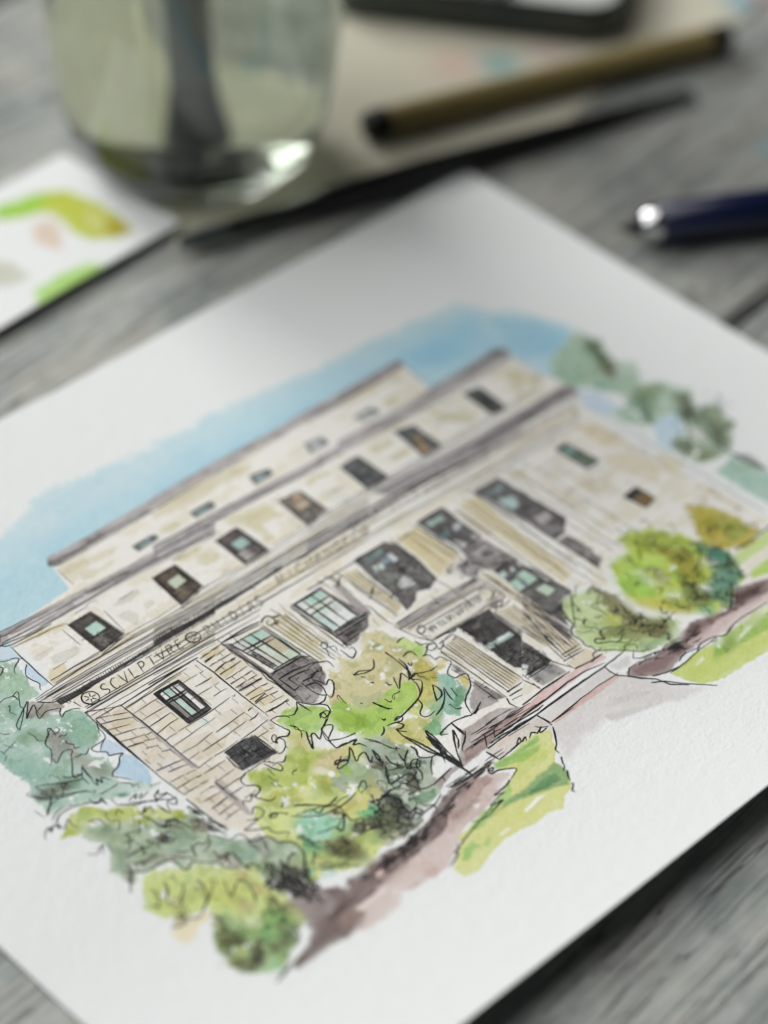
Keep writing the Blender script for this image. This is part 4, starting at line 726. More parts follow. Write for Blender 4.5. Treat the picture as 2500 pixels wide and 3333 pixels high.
# pen strokes: curved or straight, width in mm, points on the sheet in 1/20 mm
INK = [
(0,0.19,'-106 823 96 821 287 819'),(0,0.21,'-854 830 -698 826 -513 824 -325 822 -91 823'),(0,0.19,'302 845 553 835 804 819'),(0,0.21,'557 826 739 825 907 825'),(0,0.26,'-856 882 -876 853 -858 833'),(0,0.15,'917 817 915 664'),(0,0.15,'-865 816 -872 712'),(0,0.25,'-1304 635 -1266 640 -1163 622 -1026 619 -767 619 -571 610 -303 585'),(0,0.15,'-1237 697 -1090 685 -910 673 -597 652'),(0,0.19,'-554 641 -313 627 -5 607 245 586'),
(0,0.15,'-526 673 -287 657 20 634'),(0,0.18,'584 591 883 594 1294 579'),(0,0.15,'654 644 900 649 1275 660'),(0,0.31,'-1276 655 -1253 626 -1234 617 -1182 614 -1057 609'),(0,0.18,'-1248 691 -1237 677 -1219 670 -1126 670'),(0,0.16,'-1255 645 -1139 638 -1010 638'),(0,0.22,'-1228 687 -1255 653'),(0,0.24,'-1240 610 -1246 533 -1250 442 -1253 358'),(0,0.16,'1294 579 1272 385'),(0,0.15,'-1237 603 -1063 587 -1016 572'),
(0,0.15,'-1051 559 -1053 455'),(0,0.15,'-878 537 -891 407'),(0,0.18,'-585 726 -482 721 -480 696'),(0,0.18,'-585 726 -583 691 -482 696'),(0,0.18,'-308 720 -204 717 -210 683'),(0,0.18,'-308 720 -309 686 -212 683'),(0,0.18,'-5 727 84 711 77 676'),(0,0.18,'-5 728 -19 675 75 676'),(0,0.18,'286 729 363 720 364 671'),(0,0.18,'286 730 263 672 362 671'),(0,0.18,'546 723 634 722 651 679'),(0,0.18,'546 724 552 676 649 679'),
(0,0.16,'-1021 566 -916 563 -897 397'),(0,0.16,'-1021 570 -1020 381 -899 396'),(0,0.16,'-1013 556 -1011 391'),(0,0.15,'-926 555 -912 403'),(0,0.15,'-963 459 -960 394'),(0,0.16,'-1009 456 -917 462'),(0,0.16,'-983 456 -972 448'),(0,0.16,'-1008 426 -996 426'),(0,0.16,'-1009 428 -997 437'),(0,0.16,'-973 462 -962 469'),(0,0.16,'-971 408 -960 415'),(0,0.16,'-992 420 -980 405'),(0,0.16,'-958 440 -945 425'),
(0,0.16,'-1010 402 -998 404'),(0,0.16,'-1001 457 -990 458'),(0,0.16,'-935 457 -923 452'),(0,0.16,'-952 442 -940 438'),(0,0.16,'-1009 460 -998 465'),(0,0.16,'-947 439 -936 440'),(0,0.16,'-957 436 -945 438'),(0,0.16,'-1030 368 -959 380 -886 390'),(0,0.16,'-640 551 -531 548 -529 397'),(0,0.16,'-640 555 -655 371 -531 397'),(0,0.16,'-632 542 -644 382'),(0,0.15,'-542 541 -543 402'),(0,0.15,'-590 450 -593 389'),
(0,0.16,'-637 444 -543 456'),(0,0.16,'-564 417 -552 421'),(0,0.16,'-587 424 -575 413'),(0,0.16,'-570 442 -559 428'),(0,0.16,'-633 424 -621 415'),(0,0.16,'-630 420 -617 429'),(0,0.16,'-578 410 -566 407'),(0,0.16,'-556 443 -544 436'),(0,0.16,'-585 421 -573 420'),(0,0.16,'-560 402 -548 401'),(0,0.16,'-576 456 -565 449'),(0,0.16,'-580 395 -568 386'),(0,0.16,'-616 429 -604 422'),(0,0.16,'-643 420 -630 426'),
(0,0.16,'-631 450 -620 440'),(0,0.16,'-666 358 -593 375 -519 392'),(0,0.16,'-338 542 -232 545 -221 374'),(0,0.16,'-338 546 -342 378 -224 374'),(0,0.16,'-330 534 -333 386'),(0,0.15,'-242 536 -236 383'),(0,0.15,'-284 443 -283 381'),(0,0.16,'-329 444 -238 443'),(0,0.16,'-323 436 -311 434'),(0,0.16,'-251 446 -239 443'),(0,0.16,'-281 392 -269 380'),(0,0.16,'-251 432 -240 430'),(0,0.16,'-300 393 -288 377'),
(0,0.16,'-320 440 -309 443'),(0,0.16,'-313 420 -301 413'),(0,0.16,'-310 452 -298 449'),(0,0.16,'-299 414 -287 398'),(0,0.16,'-268 417 -256 409'),(0,0.16,'-270 448 -258 433'),(0,0.16,'-258 392 -246 380'),(0,0.16,'-297 425 -286 431'),(0,0.16,'-274 447 -263 454'),(0,0.16,'-352 369 -283 368 -211 365'),(0,0.16,'-19 549 82 535 90 396'),(0,0.16,'-19 552 -28 381 88 395'),(0,0.16,'-11 539 -18 390'),(0,0.15,'72 529 76 401'),
(0,0.15,'31 450 30 393'),(0,0.16,'-13 448 74 451'),(0,0.16,'1 446 12 447'),(0,0.16,'-13 457 -2 461'),(0,0.16,'-10 433 2 441'),(0,0.16,'63 422 74 427'),(0,0.16,'4 435 15 434'),(0,0.16,'-9 401 2 387'),(0,0.16,'24 427 36 434'),(0,0.16,'-10 434 1 436'),(0,0.16,'59 448 69 455'),(0,0.16,'70 428 82 432'),(0,0.16,'32 456 43 451'),(0,0.16,'74 409 85 402'),(0,0.16,'5 433 16 438'),(0,0.16,'53 426 65 417'),(0,0.16,'-37 370 30 380 100 390'),
(0,0.16,'293 540 390 541 396 379'),(0,0.16,'294 543 281 378 394 379'),(0,0.16,'301 532 291 386'),(0,0.15,'381 533 382 387'),(0,0.15,'339 443 338 383'),(0,0.16,'297 443 382 444'),(0,0.16,'321 437 331 425'),(0,0.16,'381 397 392 385'),(0,0.16,'365 404 376 406'),(0,0.16,'338 428 349 436'),(0,0.16,'293 433 304 435'),(0,0.16,'353 390 364 387'),(0,0.16,'376 388 388 373'),(0,0.16,'324 437 335 440'),(0,0.16,'309 438 319 431'),
(0,0.16,'373 397 384 394'),(0,0.16,'350 400 361 406'),(0,0.16,'350 393 361 382'),(0,0.16,'359 421 370 424'),(0,0.16,'363 430 373 419'),(0,0.16,'272 369 337 371 405 371'),(0,0.16,'600 557 685 532 685 377'),(0,0.16,'601 560 580 372 683 377'),(0,0.16,'606 545 590 381'),(0,0.15,'676 526 673 384'),(0,0.15,'636 442 632 379'),(0,0.16,'598 445 674 439'),(0,0.16,'672 422 681 420'),(0,0.16,'669 401 679 405'),
(0,0.16,'603 443 612 427'),(0,0.16,'659 439 668 427'),(0,0.16,'672 406 682 405'),(0,0.16,'638 442 648 449'),(0,0.16,'671 406 681 402'),(0,0.16,'668 420 678 407'),(0,0.16,'660 435 670 436'),(0,0.16,'616 435 625 428'),(0,0.16,'612 423 623 428'),(0,0.16,'667 425 676 422'),(0,0.16,'637 389 647 387'),(0,0.16,'667 416 677 411'),(0,0.16,'571 360 631 366 693 369'),(0,0.16,'971 544 1052 529 1042 369'),(0,0.16,'971 548 966 381 1041 370'),
(0,0.16,'977 535 972 388'),(0,0.15,'1044 522 1034 379'),(0,0.15,'1007 440 1003 380'),(0,0.16,'976 445 1038 435'),(0,0.16,'1007 447 1014 443'),(0,0.16,'984 451 991 439'),(0,0.16,'982 421 989 410'),(0,0.16,'1008 427 1015 421'),(0,0.16,'1006 397 1014 401'),(0,0.16,'1008 431 1016 432'),(0,0.16,'1021 413 1029 406'),(0,0.16,'1019 387 1026 383'),(0,0.16,'1011 414 1018 409'),(0,0.16,'1016 417 1024 411'),(0,0.16,'1001 388 1008 378'),
(0,0.16,'1026 384 1034 384'),(0,0.16,'1006 387 1013 373'),(0,0.16,'981 444 988 440'),(0,0.16,'959 372 1003 367 1048 360'),(0,0.18,'-1269 298 -1272 276'),(0,0.31,'-1259 294 -1263 269'),(0,0.27,'-1247 297 -1252 270'),(0,0.32,'-1236 297 -1242 268'),(0,0.23,'-1226 296 -1232 267'),(0,0.3,'-1215 294 -1221 266'),(0,0.25,'-1204 296 -1209 272'),(0,0.22,'-1193 295 -1197 275'),(0,0.25,'-1183 292 -1186 276'),(0,0.22,'-1171 294 -1176 276'),
(0,0.17,'-1161 293 -1167 270'),(0,0.32,'-1151 290 -1157 267'),(0,0.17,'-1138 295 -1144 273'),(0,0.19,'-1129 291 -1134 272'),(0,0.3,'-1117 293 -1126 265'),(0,0.31,'-1106 294 -1112 273'),(0,0.18,'-1095 292 -1104 267'),(0,0.23,'-1083 294 -1093 267'),(0,0.27,'-1073 294 -1084 264'),(0,0.3,'-1063 290 -1069 273'),(0,0.24,'-1051 294 -1062 264'),(0,0.32,'-1040 292 -1050 267'),(0,0.25,'-1029 292 -1037 272'),
(0,0.19,'-1018 292 -1026 272'),(0,0.22,'-1007 293 -1016 271'),(0,0.21,'-997 291 -1009 264'),(0,0.22,'-986 290 -995 270'),(0,0.17,'-974 293 -984 269'),(0,0.2,'-965 288 -976 266'),(0,0.18,'-954 289 -967 261'),(0,0.25,'-944 287 -954 267'),(0,0.25,'-933 287 -943 267'),(0,0.22,'-922 288 -936 260'),(0,0.27,'-911 287 -923 263'),(0,0.17,'-899 289 -910 267'),(0,0.29,'-887 290 -898 270'),(0,0.18,'-877 289 -888 268'),
(0,0.27,'-868 286 -882 260'),(0,0.21,'-855 289 -867 267'),(0,0.24,'-845 287 -856 268'),(0,0.32,'-833 288 -851 258'),(0,0.32,'-823 286 -835 266'),(0,0.16,'-811 288 -825 265'),(0,0.25,'-801 287 -816 263'),(0,0.16,'-789 288 -805 262'),(0,0.23,'-779 287 -791 267'),(0,0.21,'-767 288 -780 268'),(0,0.25,'-757 287 -774 261'),(0,0.28,'-748 284 -764 260'),(0,0.22,'-738 283 -751 263'),(0,0.28,'-727 282 -738 265'),
(0,0.3,'-715 284 -727 266'),(0,0.28,'-705 282 -721 259'),(0,0.25,'-694 282 -706 265'),(0,0.3,'-681 284 -702 256'),(0,0.31,'-672 282 -689 259'),(0,0.2,'-661 282 -679 257'),(0,0.22,'-646 286 -663 264'),(0,0.26,'-636 286 -660 255'),(0,0.28,'-628 282 -647 257'),(0,0.29,'-616 283 -630 265'),(0,0.25,'-606 281 -624 258'),(0,0.28,'-595 281 -609 263'),(0,0.21,'-582 284 -599 263'),(0,0.29,'-841 307 -858 286'),
(0,0.23,'-830 304 -848 281'),(0,0.29,'-812 309 -837 278'),(0,0.18,'-800 307 -824 279'),(0,0.29,'-782 312 -805 284'),(0,0.17,'-771 310 -796 279'),(0,0.27,'-755 312 -779 283'),(0,0.21,'-748 304 -771 277'),(0,0.24,'-733 306 -755 280'),(0,0.2,'-716 310 -747 274'),(0,0.17,'-711 300 -734 273'),(0,0.32,'-693 305 -719 274'),(0,0.2,'-680 305 -699 282'),(0,0.26,'-671 299 -685 282'),(0,0.32,'-651 307 -675 278'),
(0,0.25,'-637 307 -666 273'),(0,0.2,'-631 299 -651 275'),(0,0.17,'-618 298 -635 277'),(0,0.24,'-597 307 -622 277'),(0,0.22,'-586 303 -604 281'),(0,0.16,'-573 303 -599 272'),(0,0.18,'-564 298 -586 272'),(0,0.31,'-552 296 -571 273'),(0,0.23,'-533 302 -554 277'),(0,0.22,'-527 294 -543 274'),(0,0.17,'-508 299 -526 278'),(0,0.21,'-492 302 -519 271'),(0,0.21,'-486 294 -499 278'),(0,0.23,'-469 297 -485 278'),
(0,0.3,'-460 293 -479 270'),(0,0.32,'-444 295 -466 269'),(0,0.17,'-430 296 -451 271'),(0,0.29,'-419 293 -435 274'),(0,0.17,'-405 294 -420 276'),(0,0.24,'-394 291 -405 277'),(0,0.29,'-376 296 -393 275'),(0,0.27,'-368 290 -380 275'),(0,0.23,'-349 295 -369 272'),(0,0.2,'-335 296 -352 276'),(0,0.2,'-328 289 -342 272'),(0,0.24,'-314 289 -334 266'),(0,0.18,'-295 295 -312 274'),(0,0.2,'-284 293 -298 275'),
(0,0.31,'-270 293 -289 270'),(0,0.23,'-260 288 -275 271'),(0,0.22,'-245 290 -261 271'),(0,0.15,'-1339 353 -1140 364 -918 361 -734 350 -525 335'),(0,0.15,'-1340 345 -1213 345 -983 340 -760 334 -538 320'),(0,0.15,'-1337 334 -1149 325 -941 320 -559 297'),(0,0.28,'-1340 338 -1306 302 -1289 295 -1289 274'),(0,0.15,'-1242 388 -1033 380'),(0,0.15,'-1302 307 -1133 302 -962 295 -572 282'),(0,0.15,'-1321 333 -1187 335'),
(0,0.15,'-1227 286 -1179 275 -987 266 -839 264 -597 255'),(0,0.3,'-1289 274 -1239 271 -1161 268'),(0,0.15,'-811 342 -510 334 -199 325 232 318'),(0,0.15,'-830 320 -533 309 -222 300 202 286'),(0,0.18,'-407 315 -272 316 -14 313 217 302'),(0,0.15,'-56 348 488 328 915 290'),(0,0.15,'-95 307 445 285 955 244'),(0,0.15,'-129 270 128 262 469 259 911 231'),(0,0.19,'288 361 981 323 1349 296'),(0,0.19,'326 283 683 270 1098 253 1317 240'),
(0,0.19,'298 326 944 288 1334 274'),(0,0.19,'1350 302 1316 235 1251 215 1197 126'),(0,0.22,'-1235 199 -1106 194 -877 185 -658 185'),(0,0.18,'-1255 190 -1114 184 -893 173 -674 168'),(0,0.15,'-1248 163 -1081 155 -848 150 -695 144'),(0,0.18,'-1243 142 -1137 137'),(0,0.15,'-1254 184 -1003 177 -678 163'),(0,0.19,'-900 238 -611 221 -300 216 116 198'),(0,0.15,'-921 214 -687 205 -449 193 -172 180 91 172'),
(0,0.31,'-1004 145 -799 132 -787 130'),(0,0.15,'-962 166 -815 163 -658 154 -479 145'),(0,0.18,'-941 190 -708 181 -453 167'),(0,0.37,'-678 132 -568 131 -502 121'),(0,0.15,'-196 199 124 188 455 177 722 161 898 149'),(0,0.3,'-265 126 -43 119 125 120'),(0,0.37,'282 115 420 114'),(0,0.15,'-158 240 293 222 767 204'),(0,0.16,'430 235 867 214 1200 129'),(0,0.15,'383 277 804 243 1148 210 1258 195'),(0,0.3,'-1253 192 -1256 112 -1258 -13 -1256 -146 -1256 -186'),
(0,0.31,'-1248 137 -1250 76 -1253 -27 -1255 -128 -1257 -221 -1251 -328'),(0,0.22,'-1250 189 -1248 155'),(0,0.31,'-1257 -343 -1257 -382 -1254 -445 -1250 -540'),(0,0.27,'-1139 135 -1137 88 -1135 -46 -1138 -262'),(0,0.27,'-1138 -353 -1138 -410 -1137 -464'),(0,0.22,'-1254 -484 -1249 -539'),(0,0.31,'-1144 132 -982 133 -802 133'),(0,0.15,'-1143 109 -1060 110 -881 111'),(0,0.22,'-801 134 -790 133'),(2,0.18,'-1249 189 -1195 160 -1140 130'),
(2,0.18,'-1196 157 -1195 129'),(2,0.15,'-1249 142 -1221 132 -1193 117'),(2,0.18,'-1190 115 -1166 103 -1141 90'),(2,0.18,'-1229 131 -1229 103'),(2,0.18,'-1249 110 -1195 89 -1142 60'),(2,0.18,'-1146 60 -1147 34'),(2,0.18,'-1249 74 -1210 57 -1171 42'),(2,0.18,'-1224 59 -1223 31'),(2,0.21,'-1249 38 -1208 25 -1168 11'),(2,0.18,'-1165 8 -1154 1 -1143 -5'),(2,0.18,'-1193 13 -1194 -14'),(2,0.18,'-1249 2 -1208 -16 -1167 -27'),
(2,0.18,'-1164 -33 -1154 -34 -1143 -36'),(2,0.18,'-1221 -14 -1220 -42'),(2,0.18,'-1171 -32 -1172 -58'),(2,0.28,'-1249 -33 -1220 -43 -1191 -52'),(2,0.15,'-1188 -49 -1166 -61 -1144 -67'),(2,0.18,'-1198 -52 -1199 -79'),(2,0.18,'-1151 -68 -1152 -93'),(2,0.26,'-1249 -66 -1207 -80 -1166 -96'),(2,0.18,'-1225 -80 -1225 -108'),(2,0.18,'-1172 -96 -1172 -123'),(2,0.19,'-1176 -127 -1160 -135 -1145 -140'),(2,0.18,'-1243 -115 -1243 -143'),
(2,0.18,'-1194 -128 -1194 -155'),(2,0.18,'-1152 -139 -1152 -165'),(2,0.18,'-1224 -156 -1223 -184'),(2,0.25,'-1249 -181 -1198 -191 -1146 -202'),(2,0.18,'-1200 -193 -1201 -220'),(2,0.19,'-1249 -208 -1198 -218 -1147 -231'),(2,0.2,'-1249 -251 -1219 -254 -1189 -257'),(2,0.17,'-1186 -261 -1167 -264 -1147 -266'),(2,0.18,'-1197 -262 -1198 -289'),(2,0.2,'-1249 -288 -1210 -291 -1172 -293'),(2,0.28,'-1169 -293 -1159 -298 -1148 -298'),
(2,0.18,'-1225 -293 -1224 -320'),(2,0.2,'-1249 -324 -1216 -324 -1183 -329'),(2,0.16,'-1180 -325 -1164 -329 -1149 -332'),(2,0.19,'-1249 -359 -1211 -358 -1173 -358'),(2,0.22,'-1170 -360 -1160 -360 -1149 -365'),(2,0.18,'-1230 -363 -1231 -391'),(2,0.19,'-1249 -392 -1199 -393 -1150 -398'),(2,0.18,'-1200 -399 -1200 -426'),(2,0.26,'-1249 -429 -1199 -434 -1150 -430'),(2,0.18,'-1219 -436 -1219 -464'),(2,0.18,'-1182 -435 -1182 -462'),
(2,0.22,'-1248 -474 -1200 -468 -1151 -466'),(2,0.18,'-1200 -475 -1200 -502'),(2,0.2,'-1248 -504 -1200 -496 -1152 -498'),(2,0.13,'-1136 114 -1076 114 -1016 119'),(2,0.18,'-1008 117 -928 119 -849 117'),(2,0.14,'-1068 112 -1069 79'),(2,0.14,'-1008 111 -1007 79'),(2,0.14,'-944 111 -944 78'),(2,0.14,'-874 110 -873 78'),(2,0.14,'-820 110 -820 77'),(2,0.12,'-1137 72 -1056 74 -975 71'),(2,0.12,'-967 74 -907 71 -846 70'),
(2,0.12,'-838 68 -826 68 -814 70'),(2,0.14,'-1110 67 -1109 34'),(2,0.14,'-1035 66 -1033 34'),(2,0.14,'-834 65 -833 33'),(2,0.13,'-1137 29 -1057 27 -976 23'),(2,0.2,'-968 22 -891 28 -814 24'),(2,0.14,'-1079 20 -1080 -12'),(2,0.14,'-1015 20 -1014 -12'),(2,0.2,'-1138 -11 -1056 -9 -974 -9'),(2,0.14,'-966 -10 -906 -8 -847 -11'),(2,0.13,'-839 -8 -826 -11 -813 -8'),(2,0.14,'-1035 -13 -1036 -46'),(2,0.14,'-839 -14 -839 -46'),
(2,0.18,'-1138 -54 -1068 -47 -997 -48'),(2,0.17,'-874 -49 -843 -48 -813 -51'),(2,0.14,'-1083 -56 -1082 -88'),(2,0.14,'-1016 -56 -1017 -88'),(2,0.16,'-1138 -96 -1110 -94 -1082 -96'),(2,0.16,'-1074 -93 -954 -98 -834 -91'),(2,0.17,'-826 -91 -819 -97 -812 -90'),(2,0.14,'-1048 -100 -1048 -133'),(2,0.14,'-972 -100 -971 -132'),(2,0.14,'-912 -100 -913 -132'),(2,0.14,'-834 -99 -833 -132'),(2,0.12,'-1139 -135 -1038 -132 -937 -130'),
(2,0.14,'-873 -137 -873 -169'),(2,0.14,'-1139 -178 -1065 -183 -990 -175'),(2,0.2,'-982 -183 -913 -181 -843 -177'),(2,0.18,'-835 -182 -823 -179 -811 -180'),(2,0.14,'-1035 -185 -1035 -217'),(2,0.14,'-903 -184 -903 -216'),(2,0.14,'-846 -184 -846 -216'),(2,0.12,'-1139 -217 -1112 -215 -1084 -214'),(2,0.17,'-1076 -220 -973 -219 -870 -213'),(2,0.2,'-862 -219 -836 -219 -811 -212'),(2,0.14,'-1015 -223 -1016 -255'),
(2,0.14,'-934 -222 -933 -254'),(2,0.15,'-1140 -268 -1104 -263 -1068 -263'),(2,0.14,'-1060 -263 -1006 -266 -951 -262'),(2,0.15,'-943 -266 -877 -264 -810 -258'),(2,0.14,'-1105 -270 -1105 -303'),(2,0.14,'-981 -269 -980 -301'),(2,0.14,'-901 -268 -901 -300'),(2,0.14,'-846 -267 -845 -300'),(2,0.19,'-1140 -298 -1069 -300 -997 -298'),(2,0.16,'-989 -298 -917 -296 -845 -299'),(2,0.19,'-837 -294 -823 -300 -809 -299'),
(2,0.14,'-1079 -305 -1079 -338'),(2,0.14,'-933 -304 -934 -336'),(2,0.14,'-878 -303 -877 -335'),(2,0.15,'-1141 -354 -1080 -353 -1019 -351'),(2,0.13,'-1011 -353 -934 -350 -857 -350'),(2,0.2,'-849 -348 -829 -344 -809 -347'),(2,0.14,'-1117 -357 -1118 -389'),(2,0.14,'-914 -354 -914 -386'),(2,0.14,'-838 -353 -839 -385'),(2,0.19,'-1141 -392 -1090 -393 -1038 -397'),(2,0.13,'-1030 -391 -923 -393 -816 -386'),
(2,0.14,'-1006 -398 -1006 -430'),(2,0.14,'-938 -397 -939 -429'),(2,0.19,'-1141 -429 -1047 -432 -953 -431'),(2,0.14,'-945 -429 -876 -428 -808 -425'),(2,0.14,'-1045 -435 -1044 -467'),(2,0.14,'-839 -431 -839 -463'),(2,0.16,'-1142 -474 -1031 -473 -919 -468'),(2,0.14,'-948 -474 -948 -507'),(2,0.14,'-867 -473 -867 -505'),(0,0.45,'-1020 99 -1021 6 -1025 -88'),(0,0.41,'-1009 99 -1011 5 -1014 -88'),(0,0.33,'-988 98 -990 5 -994 -88'),
(0,0.34,'-960 96 -963 4 -966 -88'),(0,0.37,'-945 95 -947 4 -951 -88'),(0,0.37,'-911 94 -914 3 -918 -88'),(0,0.37,'-1020 99 -966 95 -911 94'),(0,0.51,'-1021 43 -967 39 -913 39'),(0,0.33,'-1021 32 -968 28 -914 28'),(0,0.49,'-1025 -88 -971 -90 -918 -88'),(0,0.25,'-1024 -69 -971 -72 -917 -70'),(0,0.18,'-911 94 -910 10 -908 -77'),(0,0.2,'-930 -331 -896 -337'),(0,0.2,'-1003 -340 -953 -348'),(0,0.2,'-1015 -366 -998 -371'),
(0,0.2,'-994 -314 -962 -319'),(0,0.2,'-978 -343 -951 -349'),(0,0.2,'-1001 -345 -998 -375'),(0,0.2,'-1002 -351 -978 -356'),(0,0.2,'-1013 -347 -1011 -378'),(0,0.2,'-972 -331 -913 -340'),(0,0.2,'-986 -337 -982 -379'),(0,0.2,'-972 -305 -968 -321'),(0,0.2,'-930 -314 -925 -336'),(0,0.2,'-982 -301 -961 -305'),(0,0.2,'-1028 -340 -1003 -346'),(0,0.2,'-991 -322 -948 -328'),(0,0.2,'-950 -313 -944 -358'),(0,0.2,'-1022 -351 -1020 -377'),
(0,0.2,'-1012 -352 -1008 -364'),(0,0.2,'-1029 -361 -1026 -376'),(0,0.2,'-1012 -289 -965 -294'),(0,0.2,'-985 -291 -982 -332'),(0,0.2,'-1009 -358 -1006 -379'),(0,0.2,'-947 -366 -942 -388'),(0,0.2,'-1004 -340 -1002 -378'),(0,0.2,'-976 -361 -971 -383'),(0,0.2,'-997 -290 -982 -293'),(0,0.2,'-972 -291 -937 -296'),(0,0.2,'-963 -361 -908 -371'),(0,0.2,'-972 -331 -968 -374'),(0,0.2,'-982 -317 -979 -330'),(0,0.2,'-952 -340 -909 -347'),
(0,0.2,'-945 -370 -892 -380'),(0,0.2,'-967 -324 -963 -337'),(0,0.2,'-942 -340 -895 -348'),(0,0.2,'-984 -322 -980 -362'),(0,0.2,'-1001 -317 -963 -323'),(0,0.2,'-931 -308 -926 -335'),(0,0.2,'-968 -303 -963 -352'),(0,0.2,'-949 -355 -920 -362'),(0,0.2,'-992 -332 -989 -372'),(0,0.2,'-1023 -341 -1022 -371'),(0,0.2,'-1019 -303 -998 -308'),(0,0.2,'-918 -340 -911 -384'),(0,0.2,'-919 -341 -913 -378'),(0,0.2,'-945 -337 -940 -357'),
(0,0.2,'-949 -323 -944 -338'),(0,0.3,'-1024 -274 -965 -272 -917 -277'),(0,0.33,'-894 -282 -893 -323 -890 -395'),(0,0.22,'-902 -276 -901 -337 -901 -393'),(0,0.3,'-1032 -291 -1039 -344 -1033 -376'),(2,0.28,'-785 121 -760 124 -736 123'),(2,0.23,'-733 126 -709 126 -685 128'),(2,0.22,'-785 94 -759 98 -733 101'),(2,0.18,'-730 96 -708 99 -686 100'),(2,0.2,'-715 96 -717 74'),(2,0.2,'-786 71 -767 72 -749 69'),
(2,0.29,'-747 73 -716 69 -686 70'),(2,0.2,'-734 67 -734 46'),(2,0.27,'-718 41 -702 45 -686 44'),(2,0.2,'-757 39 -757 18'),(2,0.2,'-713 39 -713 18'),(2,0.28,'-787 15 -764 16 -741 16'),(2,0.3,'-739 15 -713 17 -687 18'),(2,0.26,'-788 -16 -759 -19 -730 -16'),(2,0.2,'-727 -19 -707 -16 -687 -15'),(2,0.2,'-762 -20 -762 -41'),(2,0.3,'-789 -44 -760 -44 -731 -44'),(2,0.27,'-728 -44 -708 -45 -688 -43'),(2,0.2,'-736 -46 -737 -68'),
(2,0.2,'-691 -47 -692 -69'),(2,0.25,'-789 -70 -764 -71 -738 -68'),(2,0.19,'-736 -70 -712 -71 -688 -72'),(2,0.2,'-769 -72 -770 -93'),(2,0.2,'-712 -74 -712 -96'),(2,0.19,'-790 -89 -759 -93 -729 -95'),(2,0.31,'-727 -94 -707 -92 -688 -93'),(2,0.2,'-738 -97 -739 -118'),(2,0.19,'-790 -122 -756 -120 -722 -121'),(2,0.23,'-719 -121 -704 -125 -689 -127'),(2,0.26,'-791 -146 -761 -149 -730 -153'),(2,0.2,'-728 -148 -709 -154 -689 -155'),
(2,0.2,'-734 -153 -733 -174'),(2,0.27,'-792 -173 -760 -170 -729 -173'),(2,0.18,'-726 -174 -708 -177 -690 -180'),(2,0.2,'-771 -175 -772 -196'),(2,0.2,'-720 -179 -721 -201'),(2,0.18,'-752 -203 -721 -205 -690 -208'),(2,0.2,'-793 -228 -773 -230 -754 -229'),(2,0.2,'-752 -232 -733 -232 -715 -237'),(2,0.19,'-712 -234 -701 -238 -690 -237'),(2,0.2,'-771 -233 -770 -254'),(2,0.2,'-708 -239 -709 -261'),(0,0.3,'-800 124 -795 34 -798 -57 -799 -166 -798 -247'),
(0,0.31,'-791 39 -734 48 -694 38'),(0,0.31,'-784 101 -730 101'),(0,0.31,'-791 -89 -732 -91 -690 -99'),(0,0.31,'-787 -165 -732 -159'),(0,0.31,'-781 -232 -723 -235 -689 -231'),(0,0.33,'-658 106 -641 3 -628 -95'),(0,0.29,'-634 105 -619 2 -608 -95'),(0,0.37,'-611 103 -597 1 -587 -96'),(0,0.41,'-572 101 -561 -1 -554 -97'),(0,0.34,'-519 97 -513 -3 -509 -98'),(0,0.25,'-657 100 -588 96 -519 90'),(0,0.41,'-649 50 -583 46 -516 40'),
(0,0.25,'-647 32 -581 29 -515 23'),(0,0.37,'-628 -93 -569 -94 -509 -98'),(0,0.37,'-681 131 -671 17 -664 -97 -668 -182 -675 -256'),(0,0.33,'-672 131 -511 111'),(0,0.3,'-653 -102 -580 -107 -509 -111 -487 -131'),(0,0.22,'-638 -99 -565 -104 -503 -105'),(0,0.37,'-648 -137 -581 -141 -511 -157'),(0,0.37,'-648 -137 -646 -215 -616 -212'),(0,0.3,'-624 -158 -576 -163 -536 -173'),(0,0.33,'-623 -160 -621 -204'),
(0,0.33,'-594 -202 -555 -207 -496 -191 -520 -222'),(1,0.26,'-509 -154 -484 -172 -460 -189 -463 -222'),(1,0.28,'-496 -191 -510 -205 -539 -196 -562 -214 -549 -247 -544 -268 -520 -256 -517 -276 -546 -309 -574 -326 -575 -300'),(1,0.26,'-603 -225 -565 -237 -564 -276 -579 -305 -594 -288 -602 -263 -603 -199'),(1,0.26,'-579 -305 -607 -322 -641 -312 -667 -280 -678 -259'),(1,0.27,'-680 -261 -701 -287 -729 -300 -744 -291'),
(1,0.3,'-680 -265 -676 -302 -673 -329'),(1,0.25,'-641 -312 -615 -336 -614 -358 -629 -377 -660 -383 -661 -365 -642 -358 -626 -368 -657 -394 -700 -413 -723 -450 -726 -480 -727 -512 -703 -513 -683 -518'),(0,0.25,'-507 90 -486 -166'),(0,0.25,'-411 89 -406 -203'),(0,0.15,'-487 85 -470 -166'),(0,0.15,'-470 84 -454 -173'),(0,0.15,'-450 84 -438 -180'),(0,0.15,'-431 84 -423 -187'),(1,0.3,'-503 113 -478 126 -456 116 -460 84 -488 81 -489 100 -473 104'),
(1,0.37,'-460 111 -439 100 -420 97'),(1,0.37,'-468 82 -462 68 -452 85'),(0,0.22,'-510 101 -506 -101'),(1,0.22,'-425 -116 -408 -105 -399 -122 -421 -138 -434 -125'),(1,0.22,'-421 -138 -437 -175 -432 -197'),(1,0.18,'-409 -139 -388 -150 -399 -175'),(0,0.41,'-349 107 -341 -94'),(0,0.41,'-315 105 -308 -93'),(0,0.41,'-273 103 -267 -91'),(0,0.41,'-226 101 -221 -90'),(0,0.37,'-349 101 -225 96'),(0,0.37,'-347 54 -224 51'),
